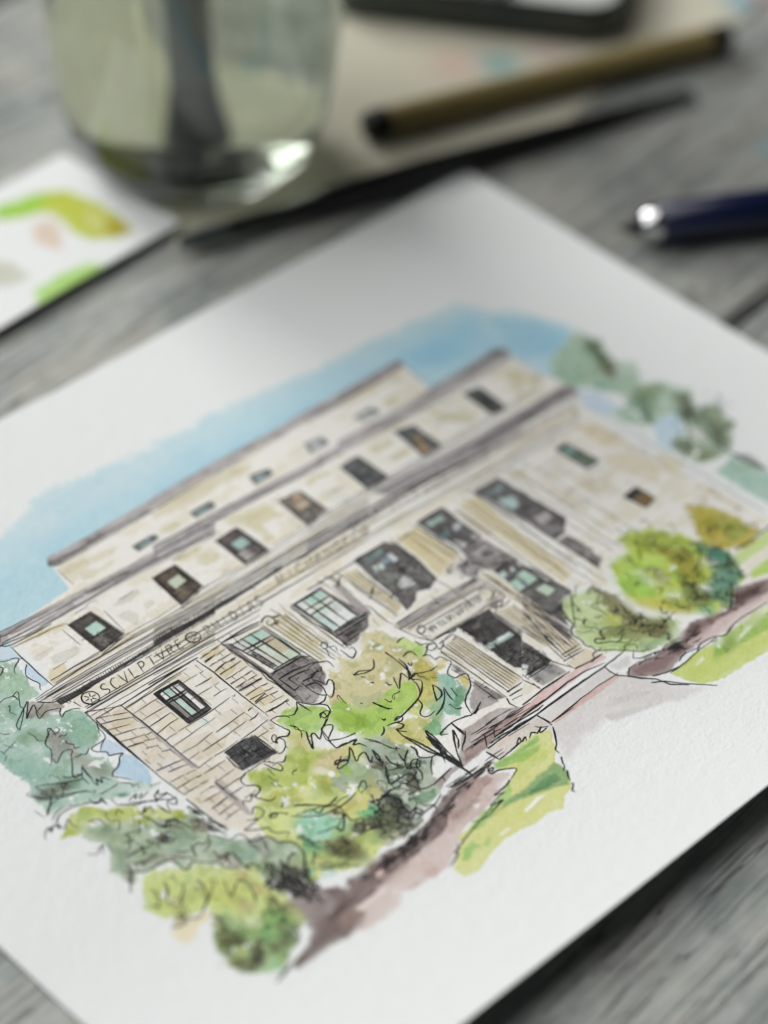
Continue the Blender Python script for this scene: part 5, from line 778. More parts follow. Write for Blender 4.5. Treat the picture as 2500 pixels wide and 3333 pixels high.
(0,0.37,'-346 23 -224 21'),(0,0.37,'-341 -94 -221 -90'),(0,0.37,'-370 102 -364 -11 -350 -130 -358 -185'),(0,0.3,'-364 105 -210 105'),(0,0.33,'-344 -118 -193 -120'),(0,0.26,'-323 -102 -176 -103'),(0,0.22,'-327 -133 -241 -130'),(0,0.22,'-372 49 -369 -184'),(0,0.3,'-320 -139 -258 -142'),(0,0.3,'-335 -161 -277 -161'),(1,0.26,'-387 -176 -387 -202 -384 -232 -355 -222 -344 -197 -362 -190'),(0,0.25,'-121 113 -111 -181'),
(0,0.25,'-60 87 -60 -162'),(0,0.13,'-107 101 -99 -168'),(0,0.13,'-92 95 -86 -163'),(0,0.13,'-76 89 -73 -159'),(1,0.26,'-208 117 -175 125 -149 111 -163 76 -119 102'),(1,0.33,'-144 96 -151 75 -172 66'),(0,0.25,'149 117 129 -147'),(0,0.25,'276 101 284 -107'),(0,0.16,'216 104 207 -120'),(0,0.26,'237 97 249 -28 257 -121'),(1,0.22,'152 86 182 89 229 95'),(0,0.25,'450 76 442 -470'),(0,0.25,'578 71 564 -448'),
(0,0.16,'517 63 504 -443'),(0,0.26,'135 -40 109 -59'),(0,0.26,'-80 -23 -107 -44'),(0,0.26,'-97 -30 -107 -36'),(0,0.26,'-103 -32 -107 -44'),(0,0.26,'-53 -98 -75 -108'),(0,0.26,'11 48 5 17'),(0,0.26,'34 56 6 48'),(0,0.26,'48 -11 24 -22'),(0,0.26,'0 -118 -3 -132'),(0,0.26,'-80 -25 -98 -45'),(0,0.26,'-92 -35 -115 -55'),(0,0.26,'68 -91 32 -101'),(0,0.26,'-42 -97 -55 -102'),(0,0.26,'82 -68 61 -73'),(0,0.26,'102 16 92 -2'),
(0,0.26,'73 9 64 -22'),(0,0.26,'94 -65 92 -88'),(0,0.26,'116 -12 109 -51'),(0,0.26,'13 -47 2 -67'),(0,0.26,'-119 -54 -134 -57'),(0,0.26,'-4 42 5 23'),(0,0.26,'-70 -24 -83 -23'),(0,0.26,'18 -69 4 -92'),(0,0.26,'-94 -50 -88 -66'),(0,0.26,'-37 3 -44 -11'),(0,0.26,'-24 16 -50 8'),(0,0.26,'119 -39 105 -64'),(0,0.26,'-79 -51 -72 -81'),(0,0.26,'-45 -86 -53 -102'),(0,0.26,'38 -142 26 -149'),(0,0.3,'291 116 423 117'),
(0,0.3,'290 108 293 -106'),(0,0.21,'302 -123 424 -127'),(0,0.21,'283 -182 425 -232'),(0,0.21,'281 -198 426 -271'),(0,0.3,'573 100 585 -44 609 -289 624 -510'),(0,0.26,'705 98 711 -47 728 -239'),(0,0.33,'611 -281 674 -289'),(0,0.26,'619 -94 728 -112'),(0,0.22,'642 -373 644 -410'),(0,0.22,'645 -520 668 -534'),(0,0.22,'616 -445 634 -465'),(0,0.22,'633 -404 634 -425'),(0,0.22,'629 -315 649 -324'),(0,0.22,'596 -364 590 -403'),
(0,0.22,'632 -460 629 -498'),(0,0.22,'613 -321 608 -345'),(0,0.22,'632 -366 638 -398'),(0,0.22,'632 -360 621 -395'),(0,0.22,'649 -354 667 -368'),(0,0.22,'620 -461 631 -477'),(0,0.22,'642 -407 653 -414'),(0,0.22,'642 -320 651 -335'),(0,0.22,'662 -331 656 -364'),(0,0.22,'647 -440 662 -456'),(0,0.22,'659 -455 660 -481'),(0,0.22,'658 -394 667 -405'),(0,0.22,'655 -408 676 -417'),(0,0.22,'614 -403 612 -424'),
(0,0.22,'661 -397 678 -420'),(0,0.22,'683 -450 669 -477'),(0,0.26,'311 -260 412 -256'),(0,0.26,'411 -264 454 -517'),(0,0.26,'362 -277 362 -389'),(0,0.26,'293 -401 423 -397'),(0,0.26,'291 -417 315 -657'),(0,0.26,'450 -514 323 -656'),(0,0.19,'-141 -211 58 -217 259 -239'),(0,0.19,'-160 -217 -137 -312 -111 -358'),(0,0.19,'-152 -242 19 -255 211 -266'),(0,0.19,'-128 -258 42 -266 259 -285'),(0,0.19,'-109 -284 222 -308'),
(0,0.19,'-113 -360 8 -371 160 -381 250 -379'),(0,0.19,'-93 -357 103 -370 229 -360'),(0,0.19,'-112 -281 -115 -323 -94 -342'),(0,0.19,'231 -298 241 -335 213 -355'),(0,0.19,'249 -295 250 -379'),(1,0.22,'-109 -284 -88 -276 -83 -298 -109 -311 -119 -301 -109 -284'),(1,0.22,'195 -294 228 -295 234 -328 206 -349 182 -346'),(0,0.28,'-79 -302 -80 -331'),(0,0.25,'-80 -316 -73 -316'),(0,0.28,'-70 -302 -72 -331'),
(0,0.25,'-72 -329 -63 -304'),(0,0.28,'-61 -302 -58 -331'),(0,0.25,'-61 -304 -55 -317'),(0,0.28,'-52 -302 -54 -331'),(0,0.25,'-54 -329 -45 -305'),(0,0.28,'-33 -303 -34 -332'),(0,0.28,'-24 -303 -23 -332'),(0,0.25,'-27 -330 -20 -330'),(0,0.28,'-15 -304 -14 -332'),(0,0.28,'-6 -304 -10 -332'),(0,0.25,'-9 -330 -2 -330'),(0,0.28,'12 -304 6 -333'),(0,0.28,'21 -305 14 -333'),(0,0.25,'17 -331 28 -307'),(0,0.28,'30 -305 27 -333'),
(0,0.28,'39 -305 37 -333'),(0,0.25,'37 -319 42 -331'),(0,0.28,'57 -306 55 -333'),(0,0.25,'55 -320 60 -331'),(0,0.28,'66 -306 62 -334'),(0,0.25,'64 -320 71 -320'),(0,0.28,'75 -306 71 -334'),(0,0.25,'73 -320 78 -332'),(0,0.28,'84 -307 79 -334'),(0,0.25,'82 -320 89 -320'),(0,0.28,'103 -307 98 -334'),(0,0.25,'100 -321 109 -309'),(0,0.28,'112 -308 107 -334'),(0,0.25,'111 -310 118 -310'),(0,0.28,'121 -308 119 -335'),
(0,0.25,'115 -333 127 -310'),(0,0.28,'130 -308 129 -335'),(0,0.25,'127 -321 136 -310'),(0,0.28,'148 -309 139 -335'),(0,0.25,'145 -322 152 -322'),(0,0.28,'157 -309 155 -335'),(0,0.25,'151 -333 158 -333'),(0,0.28,'166 -309 165 -335'),(0,0.25,'160 -333 167 -334'),(0,0.28,'175 -310 171 -335'),(0,0.25,'172 -322 182 -312'),(0,0.24,'43 -535 38 -566'),(0,0.24,'13 -411 38 -413'),(0,0.24,'19 -421 35 -428'),(0,0.24,'11 -574 34 -580'),
(0,0.24,'12 -409 41 -417'),(0,0.24,'48 -504 72 -508'),(0,0.24,'24 -673 43 -680'),(0,0.24,'65 -581 63 -603'),(0,0.24,'52 -516 55 -541'),(0,0.24,'4 -390 4 -423'),(0,0.24,'18 -405 7 -431'),(0,0.24,'44 -521 39 -550'),(0,0.24,'18 -413 10 -431'),(0,0.24,'53 -633 76 -636'),(0,0.24,'15 -397 23 -402'),(0,0.24,'32 -446 24 -486'),(0,0.24,'13 -399 19 -404'),(0,0.24,'16 -500 6 -530'),(0,0.24,'30 -441 15 -473'),
(0,0.24,'59 -587 82 -599'),(0,0.24,'71 -616 92 -623'),(0,0.24,'30 -491 45 -487'),(0,0.24,'15 -405 34 -401'),(0,0.24,'18 -465 4 -497'),(0,0.24,'18 -479 4 -513'),(0,0.24,'38 -526 49 -534'),(0,0.24,'5 -398 23 -411'),(0,0.24,'18 -416 12 -445'),(0,0.24,'61 -578 79 -580'),(0,0.24,'8 -501 -1 -527'),(0,0.24,'8 -448 0 -490'),(0,0.24,'38 -540 54 -548'),(0,0.24,'47 -504 49 -530'),(0,0.24,'32 -624 45 -621'),(0,0.24,'22 -416 14 -452'),
(0,0.24,'25 -440 6 -470'),(0,0.24,'29 -612 19 -633'),(0,0.24,'26 -437 39 -442'),(0,0.24,'31 -642 34 -672'),(0,0.24,'14 -493 29 -510'),(0,0.24,'43 -568 59 -571'),(0,0.24,'23 -426 26 -452'),(0,0.24,'12 -393 13 -421'),(0,0.24,'39 -582 37 -608'),(0,0.24,'29 -518 50 -525'),(0,0.24,'80 -603 108 -610'),(0,0.24,'25 -549 27 -574'),(0,0.24,'13 -478 27 -494'),(0,0.24,'46 -562 42 -583'),(0,0.24,'58 -628 81 -633'),
(0,0.22,'113 -700 137 -695'),(0,0.22,'120 -676 111 -703'),(0,0.22,'65 -654 59 -668'),(0,0.22,'138 -673 127 -702'),(0,0.22,'109 -679 130 -672'),(0,0.22,'103 -648 114 -650'),(0,0.22,'69 -651 88 -655'),(0,0.22,'89 -646 78 -673'),(0,0.22,'110 -640 136 -643'),(0,0.22,'120 -659 128 -676'),(0,0.22,'142 -663 147 -680'),(0,0.22,'83 -680 109 -681'),(0,0.22,'103 -639 123 -632'),(0,0.22,'114 -628 125 -640'),(0,0.22,'95 -623 107 -629'),
(0,0.22,'117 -611 99 -635'),(0,0.22,'148 -657 139 -688'),(0,0.22,'136 -644 145 -653'),(0,0.22,'84 -644 69 -665'),(0,0.22,'103 -685 109 -707'),(0,0.22,'109 -629 130 -619'),(0,0.22,'95 -710 112 -708'),(0,0.22,'87 -699 112 -703'),(0,0.22,'96 -710 112 -718'),(0,0.25,'11 -703 127 -709'),(0,0.25,'10 -718 120 -723'),(0,0.25,'8 -691 6 -729'),(0,0.25,'112 -593 119 -680 168 -799'),(0,0.25,'-11 -709 5 -780'),
(0,0.25,'2 -746 1 -797'),(0,0.3,'-96 -402 -90 -722'),(0,0.3,'-25 -404 -5 -703'),(0,0.2,'-85 -409 -76 -709'),(0,0.2,'-71 -409 -62 -706'),(0,0.2,'-61 -409 -48 -703'),(0,0.2,'-49 -409 -34 -700'),(0,0.2,'-36 -410 -20 -697'),(0,0.25,'161 -411 178 -651'),(0,0.25,'240 -426 239 -708'),(0,0.15,'174 -418 187 -653'),(0,0.15,'189 -421 198 -663'),(0,0.15,'199 -423 208 -672'),(0,0.15,'211 -426 218 -681'),(0,0.15,'227 -429 229 -690'),
(0,0.3,'240 -472 186 -733'),(0,0.3,'297 -418 269 -736'),(0,0.21,'251 -466 204 -725'),(0,0.21,'263 -455 221 -726'),(0,0.21,'274 -445 237 -726'),(0,0.21,'286 -434 253 -726'),(0,0.25,'184 -525 188 -631 169 -748'),(0,0.19,'218 -493 193 -698'),(0,0.16,'274 -440 241 -711'),(0,0.27,'182 -718 267 -724'),(0,0.27,'182 -733 263 -741'),(0,0.27,'166 -745 265 -754'),(0,0.27,'162 -762 165 -802'),(0,0.27,'205 -730 198 -765'),
(0,0.37,'168 -799 234 -810 294 -813'),(1,0.24,'-121 -362 -150 -371 -146 -393 -118 -391 -111 -371 -134 -368'),(1,0.24,'-102 -388 -77 -384 -109 -408 -127 -401'),(1,0.25,'-74 -387 -38 -384 -28 -401 -53 -405'),(1,0.25,'-50 -363 -25 -377 0 -373'),(1,0.25,'171 -375 200 -373 226 -387 195 -404 235 -404 257 -397'),(1,0.25,'169 -390 197 -389 161 -411'),(0,0.27,'-126 -419 -117 -584 -116 -733'),(0,0.22,'-159 -503 -149 -615 -150 -723'),
(0,0.33,'-97 -716 -19 -717'),(0,0.33,'-104 -735 -43 -739'),(0,0.37,'-120 -738 -132 -762 -127 -794'),(0,0.3,'-112 -755 -67 -761'),(0,0.22,'268 -406 272 -691'),(0,0.19,'274 -236 282 -373'),(0,0.19,'278 -259 286 -422'),(1,0.19,'282 -208 280 -213 278 -217'),(1,0.19,'191 -152 182 -155 205 -158'),(1,0.19,'205 -132 194 -137 193 -144'),(1,0.19,'253 -220 249 -226 255 -232'),(1,0.19,'246 -155 239 -164 242 -176'),
(1,0.19,'226 -132 220 -139 231 -134'),(1,0.19,'217 -128 208 -138 214 -148'),(1,0.19,'251 -242 246 -253 244 -251'),(1,0.19,'266 -167 259 -179 263 -180'),(1,0.19,'235 -146 239 -155 228 -156'),(1,0.19,'266 -140 265 -149 269 -149'),(1,0.19,'240 -179 237 -183 229 -194'),(1,0.19,'273 -150 276 -160 269 -156'),(1,0.19,'220 -152 219 -159 229 -155'),(1,0.19,'237 -180 227 -181 234 -184'),(1,0.19,'270 -205 267 -217 257 -221'),
(1,0.19,'289 -163 290 -174 277 -179'),(1,0.19,'228 -196 216 -202 229 -197'),(1,0.19,'264 -129 263 -136 258 -141'),(1,0.19,'208 -193 202 -205 201 -212'),(1,0.19,'298 -179 298 -189 298 -195'),(1,0.19,'297 -173 289 -181 298 -191'),(1,0.19,'194 -144 183 -147 205 -148'),(1,0.19,'267 -218 262 -221 260 -234'),(1,0.19,'276 -153 268 -151 286 -159'),(1,0.19,'261 -163 260 -172 250 -176'),(2,0.17,'1213 164 1232 140 1252 120'),
(2,0.19,'1253 119 1263 107 1273 90'),(2,0.15,'1217 17 1223 11 1229 3'),(2,0.18,'1231 -3 1249 -20 1267 -29'),(2,0.16,'1269 -38 1274 -41 1278 -45'),(2,0.14,'1235 -7 1236 -43'),(2,0.16,'1218 -25 1237 -40 1256 -60'),(2,0.14,'1265 -110 1273 -119 1281 -124'),(2,0.14,'1232 -88 1233 -123'),(2,0.22,'1220 -120 1240 -137 1259 -157'),(2,0.17,'1261 -157 1272 -170 1283 -172'),(2,0.14,'1249 -153 1250 -188'),(2,0.14,'1282 -180 1283 -214'),
(2,0.2,'1221 -165 1231 -171 1240 -174'),(2,0.16,'1242 -174 1263 -198 1284 -215'),(2,0.14,'1234 -177 1235 -213'),(2,0.16,'1223 -217 1233 -223 1243 -233'),(2,0.17,'1245 -228 1256 -242 1268 -248'),(2,0.14,'1259 -248 1260 -283'),(2,0.14,'1242 -272 1243 -307'),(2,0.13,'1226 -346 1250 -364 1274 -382'),(2,0.22,'1275 -381 1283 -387 1291 -388'),(2,0.14,'1245 -365 1245 -401'),(2,0.14,'1272 -382 1272 -417'),(2,0.14,'1289 -439 1290 -473'),
(2,0.15,'1228 -439 1247 -453 1265 -460'),(2,0.14,'1280 -474 1281 -508'),(2,0.15,'1230 -489 1244 -493 1258 -497'),(2,0.19,'1260 -498 1275 -505 1290 -518'),(2,0.21,'1291 -514 1294 -518 1295 -515'),(2,0.14,'1265 -508 1267 -544'),(2,0.14,'1295 -523 1296 -558'),(2,0.14,'1231 -540 1247 -549 1263 -559'),(2,0.14,'1268 -609 1269 -644'),(2,0.14,'1233 -628 1254 -637 1275 -637'),(2,0.16,'1277 -637 1288 -646 1300 -648'),
(2,0.14,'1245 -634 1246 -671'),(2,0.099,'802 120 824 116 846 119'),(2,0.1,'1001 120 1023 122 1046 127'),(2,0.11,'1017 118 1018 82'),(2,0.12,'784 72 817 74 851 75'),(2,0.11,'1012 77 1033 72 1054 69'),(2,0.11,'804 68 803 37'),(2,0.11,'1047 67 1047 31'),(2,0.11,'835 32 872 30 909 26'),(2,0.13,'916 31 950 27 984 29'),(2,0.11,'991 29 1024 26 1057 25'),(2,0.11,'1068 20 1069 -17'),(2,0.13,'782 -3 799 -4 816 -10'),
(2,0.12,'823 -11 858 -13 892 -8'),(2,0.098,'899 -9 938 -11 978 -14'),(2,0.12,'985 -17 1012 -18 1038 -16'),(2,0.15,'1045 -20 1058 -21 1071 -25'),(2,0.11,'811 -12 811 -43'),(2,0.11,'924 -19 924 -52'),(2,0.11,'1040 -26 1040 -62'),(2,0.14,'884 -53 918 -58 952 -64'),(2,0.11,'836 -56 836 -88'),(2,0.096,'781 -87 800 -91 819 -91'),(2,0.13,'979 -106 1021 -116 1063 -120'),(2,0.11,'828 -134 864 -139 900 -138'),
(2,0.13,'907 -139 927 -142 946 -150'),(2,0.14,'953 -151 972 -152 991 -150'),(2,0.1,'998 -160 1027 -162 1056 -167'),(2,0.11,'785 -130 784 -161'),(2,0.11,'833 -137 832 -169'),(2,0.094,'779 -161 799 -160 820 -163'),(2,0.11,'923 -187 923 -221'),(2,0.16,'779 -202 798 -204 817 -207'),(2,0.094,'825 -205 854 -214 884 -221'),(2,0.14,'1056 -255 1065 -254 1075 -258'),(2,0.11,'904 -229 903 -262'),(2,0.11,'950 -238 951 -272'),
(0,0.25,'998 66 1058 64 1077 -95'),(0,0.25,'998 69 1004 -91 1076 -95'),(0,0.33,'1001 -13 1067 -13'),(0,0.25,'987 -296 1068 -291 1070 -388'),(0,0.25,'986 -294 1001 -397 1069 -388'),(0,0.15,'1276 201 1296 59 1302 -162 1315 -399 1323 -731'),(2,0.13,'-1330 337 -1220 336 -1108 331 -997 330 -887 330 -776 328 -665 323 -555 324 -444 318 -333 318 -222 316 -111 313 0 311 110 308 221 308 331 302 443 302 553 298 665 299 774 294 885 291 997 291 1109 290 1219 287 1328 283'),
(2,0.13,'-1320 319 -1210 315 -1101 315 -991 311 -881 308 -772 307 -662 303 -553 303 -443 298 -333 299 -224 293 -114 291 -5 289 105 288 215 287 325 284 434 280 544 279 653 275 764 276 873 272 981 268 1092 267 1202 265 1313 265'),(2,0.13,'-1263 209 -1159 206 -1055 201 -952 199 -850 198 -746 193 -644 194 -540 189 -437 185 -334 185 -231 180 -128 178 -25 178 78 174 181 171 285 169 387 164 491 164 593 159 697 158 801 156 903 152 1007 151 1109 146 1211 143'),
(2,0.2,'-676 153 -677 109 -683 65 -675 21 -681 -23 -672 -68 -679 -112 -672 -156 -675 -200 -674 -244 -670 -289 -676 -332 -676 -377 -664 -422 -672 -465'),(2,0.16,'-623 152 -628 107 -632 63 -632 19 -620 -26 -631 -70 -625 -114 -624 -159 -629 -203 -624 -248 -628 -292 -622 -336 -621 -381 -623 -425 -625 -469'),(2,0.16,'-431 146 -424 101 -425 56 -427 10 -429 -35 -432 -80 -434 -125 -433 -170 -433 -215 -422 -261 -422 -306 -429 -351 -420 -396 -429 -441 -428 -486'),
(2,0.13,'-388 145 -396 100 -392 54 -399 9 -391 -36 -397 -81 -389 -127 -395 -172 -393 -217 -385 -263 -388 -308 -383 -354 -382 -399 -393 -444 -388 -489'),(2,0.2,'-365 144 -356 99 -354 53 -352 7 -358 -38 -350 -84 -355 -129 -347 -175 -360 -219 -346 -266 -353 -311 -352 -356 -356 -401 -353 -447 -345 -493'),(2,0.13,'-204 140 -194 93 -194 47 -201 1 -190 -45 -192 -91 -191 -138 -200 -183 -200 -229 -186 -276 -198 -321 -190 -368 -192 -414 -195 -460 -186 -507'),
(2,0.2,'-167 139 -160 92 -156 46 -156 -1 -165 -46 -155 -93 -160 -139 -162 -185 -149 -232 -152 -278 -150 -325 -159 -370 -148 -417 -145 -464 -145 -510'),(2,0.13,'-126 137 -120 91 -121 44 -128 -2 -124 -48 -119 -95 -114 -142 -119 -188 -115 -234 -117 -281 -115 -327 -114 -374 -122 -419 -110 -467 -109 -513'),(2,0.13,'42 132 48 85 49 38 54 -9 51 -56 57 -104 58 -151 46 -197 56 -245 53 -292 57 -339 61 -386 55 -433 57 -480 66 -528'),
(2,0.13,'85 131 89 84 82 37 87 -11 92 -58 92 -105 81 -152 89 -200 83 -247 86 -294 97 -342 92 -389 96 -436 95 -483 94 -530'),(2,0.16,'113 130 119 83 121 35 116 -12 121 -59 132 -107 121 -154 132 -202 126 -249 129 -297 126 -344 126 -391 133 -439 131 -486 139 -534'),(2,0.2,'263 126 275 78 267 30 266 -18 277 -66 274 -114 279 -162 273 -210 275 -258 283 -307 278 -354 286 -403 275 -450 286 -499 277 -546'),
(2,0.16,'296 125 310 77 300 29 303 -19 309 -68 311 -116 314 -164 314 -212 319 -261 317 -309 318 -357 318 -405 311 -453 322 -502 315 -549'),(2,0.2,'334 124 343 75 342 27 350 -21 343 -69 348 -118 349 -166 346 -214 350 -263 353 -311 358 -360 353 -408 352 -456 362 -505 349 -552'),(2,0.16,'482 120 487 71 487 22 491 -27 487 -76 495 -125 494 -174 502 -223 497 -272 491 -320 506 -370 497 -418 497 -467 509 -517 504 -565'),
(2,0.16,'519 119 527 69 534 20 530 -29 525 -78 534 -127 524 -176 533 -225 533 -274 529 -323 543 -373 540 -421 539 -470 547 -520 539 -568'),(2,0.16,'558 118 567 68 563 19 558 -30 566 -79 573 -129 564 -178 574 -227 564 -276 569 -325 574 -375 577 -424 582 -474 578 -523 585 -572'),(2,0.16,'715 113 705 64 708 14 719 -36 709 -86 712 -136 715 -186 712 -235 715 -285 718 -335 720 -385 730 -435 721 -484 721 -534 733 -585'),
(2,0.2,'745 112 745 62 742 12 755 -38 743 -87 748 -138 753 -188 757 -238 761 -288 756 -337 752 -387 758 -437 764 -488 761 -537 768 -588'),(2,0.2,'776 111 782 61 777 11 786 -39 790 -89 786 -139 791 -190 789 -240 800 -290 800 -340 801 -390 791 -440 800 -490 804 -541 806 -591'),(2,0.13,'849 109 854 59 860 8 866 -43 863 -93 865 -143 868 -194 864 -244 873 -295 872 -345 867 -395 869 -446 877 -496 871 -546 870 -597'),
(2,0.13,'-1227 680 -1102 674 -977 667 -852 660 -726 660 -601 653 -476 649 -351 641 -226 635 -101 628 24 623 149 618 275 613 400 607 525 603 650 594 775 589 900 583 1026 581 1150 573 1276 567'),(2,0.13,'-1229 663 -1104 655 -979 650 -854 646 -729 640 -603 636 -478 629 -353 628 -228 619 -103 614 23 609 148 606 273 602 398 594 523 587 649 585 774 580 899 574 1024 569 1149 561 1274 555'),(2,0.13,'-1259 386 -1133 388 -1007 385 -881 388 -756 382 -630 385 -504 386 -379 381 -253 383 -128 382 -2 382 124 379 249 378 375 375 501 379 626 374 752 376 877 375 1003 372 1129 373 1254 372'),
(2,0.13,'-1261 367 -1135 369 -1009 365 -883 368 -758 364 -632 363 -507 364 -381 367 -255 362 -129 366 -4 363 122 363 248 364 373 360 499 360 624 360 750 360 876 359 1001 358 1127 359 1252 356'),(2,0.12,'1248 414 1321 413'),(2,0.12,'-429 400 -400 400'),(2,0.12,'-38 566 10 564'),(2,0.12,'464 443 512 442'),(2,0.12,'-380 566 -335 565'),(2,0.12,'-528 570 -466 568'),(2,0.12,'52 503 87 502'),(2,0.12,'527 535 565 533'),
(2,0.12,'157 450 231 448'),(2,0.12,'622 397 694 397'),(2,0.12,'564 439 592 439'),(2,0.12,'-717 616 -649 614'),(2,0.12,'564 455 603 454'),(2,0.12,'-345 571 -288 569'),(2,0.12,'1246 493 1273 492'),(2,0.12,'-801 544 -731 542'),(2,0.12,'775 481 805 481'),(2,0.12,'-968 594 -904 592'),(2,0.12,'-73 396 -2 395'),(2,0.12,'750 478 816 477'),(2,0.12,'-913 602 -860 600'),(2,0.12,'36 548 74 547'),(2,0.12,'-1201 425 -1140 425'),
(2,0.12,'1118 387 1165 386'),(2,0.12,'595 499 661 497'),(2,0.12,'873 534 899 533'),(1,0.19,'-1322 583 -1299 568 -1271 560 -1257 545 -1277 531 -1293 523 -1310 504 -1311 492'),(1,0.19,'-1257 545 -1244 536'),(1,0.21,'-1254 505 -1285 474 -1291 445 -1284 421 -1280 401 -1296 378 -1293 372'),(1,0.25,'-1331 557 -1328 542 -1358 522'),(1,0.21,'-1438 421 -1413 424 -1387 417 -1362 424 -1365 410 -1383 384 -1399 356 -1396 342 -1434 305 -1469 275 -1464 299 -1433 321 -1389 348 -1365 360 -1419 300 -1387 321 -1358 333 -1387 272 -1350 283 -1319 272 -1300 260'),
(1,0.3,'-1387 417 -1383 405 -1386 387'),(1,0.21,'-1300 260 -1319 244 -1324 227 -1302 236 -1273 231 -1251 215'),(0,0.37,'-1248 254 -1245 219'),(0,0.3,'-1274 286 -1262 258'),(1,0.25,'-1400 214 -1388 211 -1388 200 -1394 171'),(1,0.25,'-1400 211 -1410 192 -1429 181 -1447 162 -1449 147 -1446 137 -1461 113 -1477 93 -1495 75'),(1,0.19,'-1409 198 -1387 206'),(1,0.22,'-1469 93 -1472 72 -1443 90 -1413 97 -1396 82 -1415 65 -1438 31 -1464 -1 -1471 -21 -1454 -23 -1439 -23 -1425 -2 -1412 7'),
(0,0.44,'-1420 0 -1428 -33 -1431 -71'),(0,0.3,'-1451 -40 -1453 -75'),(1,0.19,'-1498 11 -1484 -7 -1454 -17 -1439 -23'),(1,0.19,'-1443 -27 -1458 -40 -1489 -25 -1528 -3 -1564 22 -1584 33 -1593 31 -1591 19 -1582 1 -1582 -29 -1565 -24 -1568 -52 -1552 -56 -1531 -35 -1509 -21 -1488 -23'),(1,0.27,'-1437 -66 -1435 -98 -1421 -73 -1416 -99 -1404 -79 -1387 -111'),(1,0.21,'-1633 31 -1634 18 -1620 -11 -1600 -33 -1555 -60 -1504 -79 -1472 -91'),
(1,0.21,'-1625 30 -1636 27'),(1,0.19,'-1623 8 -1600 -22 -1535 -58 -1485 -90 -1462 -114 -1456 -113 -1458 -104'),(1,0.27,'-1584 -37 -1607 -59 -1642 -88 -1647 -86'),(1,0.19,'-1640 -83 -1610 -63 -1562 -57'),(1,0.24,'-1245 135 -1263 108 -1269 65 -1281 48 -1310 46 -1344 45 -1340 21 -1315 -2 -1321 -20 -1304 -29 -1278 -45 -1296 -49 -1327 -77 -1360 -88 -1372 -101 -1357 -121 -1335 -158'),(1,0.15,'-1282 49 -1306 35 -1330 15'),
(1,0.15,'-1255 123 -1287 67'),(1,0.15,'-1456 247 -1451 222 -1453 196 -1441 181'),(0,0.22,'-1578 243 -1577 208'),(0,0.15,'-1578 225 -1512 242'),(0,0.15,'-1527 308 -1521 292 -1501 281'),(0,0.15,'-1579 206 -1597 195'),(0,0.15,'-1552 257 -1537 223'),(1,0.25,'-1714 -169 -1706 -153 -1686 -139 -1669 -135 -1682 -155 -1652 -138 -1650 -165 -1641 -141 -1637 -171 -1604 -148 -1609 -177 -1600 -194'),(1,0.24,'-1643 -139 -1616 -117 -1576 -114 -1534 -126 -1500 -143'),
(1,0.15,'-1645 -118 -1618 -102 -1586 -98 -1543 -114'),(1,0.27,'-1492 -124 -1499 -147 -1481 -160 -1463 -150 -1467 -172 -1466 -187'),(1,0.27,'-1500 -143 -1459 -173'),(1,0.15,'-1456 -136 -1410 -138 -1380 -137'),(0,0.25,'-1442 -176 -1444 -213'),(1,0.25,'-1441 -209 -1403 -244 -1355 -267 -1333 -287'),(0,0.24,'-1410 -224 -1361 -262 -1299 -304'),(1,0.18,'-1401 -219 -1363 -214 -1384 -228 -1349 -226 -1371 -240 -1326 -233'),
(1,0.27,'-1325 -261 -1297 -250 -1314 -265 -1289 -281 -1332 -275 -1322 -257 -1339 -288'),(0,0.37,'-1288 -274 -1279 -320'),(1,0.25,'-1277 -318 -1311 -307 -1299 -338 -1280 -322'),(0,0.3,'-1347 -298 -1340 -357'),(0,0.3,'-1318 -314 -1336 -358'),(1,0.18,'-1404 -290 -1376 -275 -1404 -296 -1368 -288 -1376 -315 -1375 -329'),(1,0.18,'-1490 -205 -1506 -230 -1505 -251 -1485 -262 -1499 -289 -1519 -297'),(1,0.22,'-1475 -238 -1457 -228 -1450 -254'),
(1,0.18,'-1563 -201 -1536 -209 -1526 -231 -1531 -260'),(0,0.3,'-1545 -225 -1542 -230'),(0,0.15,'-1660 -44 -1658 -93'),(1,0.22,'-1652 -309 -1638 -325 -1618 -330 -1617 -318 -1589 -312 -1607 -328 -1608 -346'),(1,0.15,'-1377 -133 -1347 -167 -1354 -181 -1331 -182 -1344 -203'),(1,0.15,'-1313 -218 -1270 -230'),(1,0.3,'-1409 -271 -1411 -302 -1402 -337 -1400 -379 -1386 -385 -1364 -371 -1346 -395 -1334 -425 -1333 -458'),
(0,0.3,'-1417 -412 -1408 -398'),(0,0.3,'-1417 -436 -1407 -424'),(0,0.3,'-1401 -421 -1405 -409'),(0,0.3,'-1426 -439 -1429 -442'),(0,0.3,'-1397 -390 -1387 -394'),(0,0.3,'-1419 -411 -1420 -397'),(0,0.3,'-1412 -417 -1414 -424'),(0,0.3,'-1383 -382 -1369 -374'),(0,0.3,'-1401 -405 -1403 -413'),(0,0.3,'-1420 -417 -1416 -420'),(0,0.3,'-1436 -432 -1425 -423'),(0,0.3,'-1439 -439 -1442 -432'),(0,0.3,'-1419 -438 -1422 -446'),
(0,0.3,'-1392 -377 -1390 -393'),(0,0.3,'-1390 -374 -1404 -381'),(0,0.3,'-1422 -418 -1417 -429'),(0,0.3,'-1385 -403 -1381 -385'),(0,0.3,'-1379 -390 -1375 -403'),(0,0.3,'-1430 -426 -1436 -421'),(0,0.3,'-1430 -424 -1432 -441'),(0,0.3,'-1436 -426 -1442 -435'),(0,0.3,'-1413 -420 -1418 -429'),(0,0.3,'-1389 -375 -1384 -370'),(0,0.3,'-1380 -377 -1365 -369'),(0,0.3,'-1418 -438 -1410 -427'),(0,0.3,'-1387 -395 -1380 -384'),
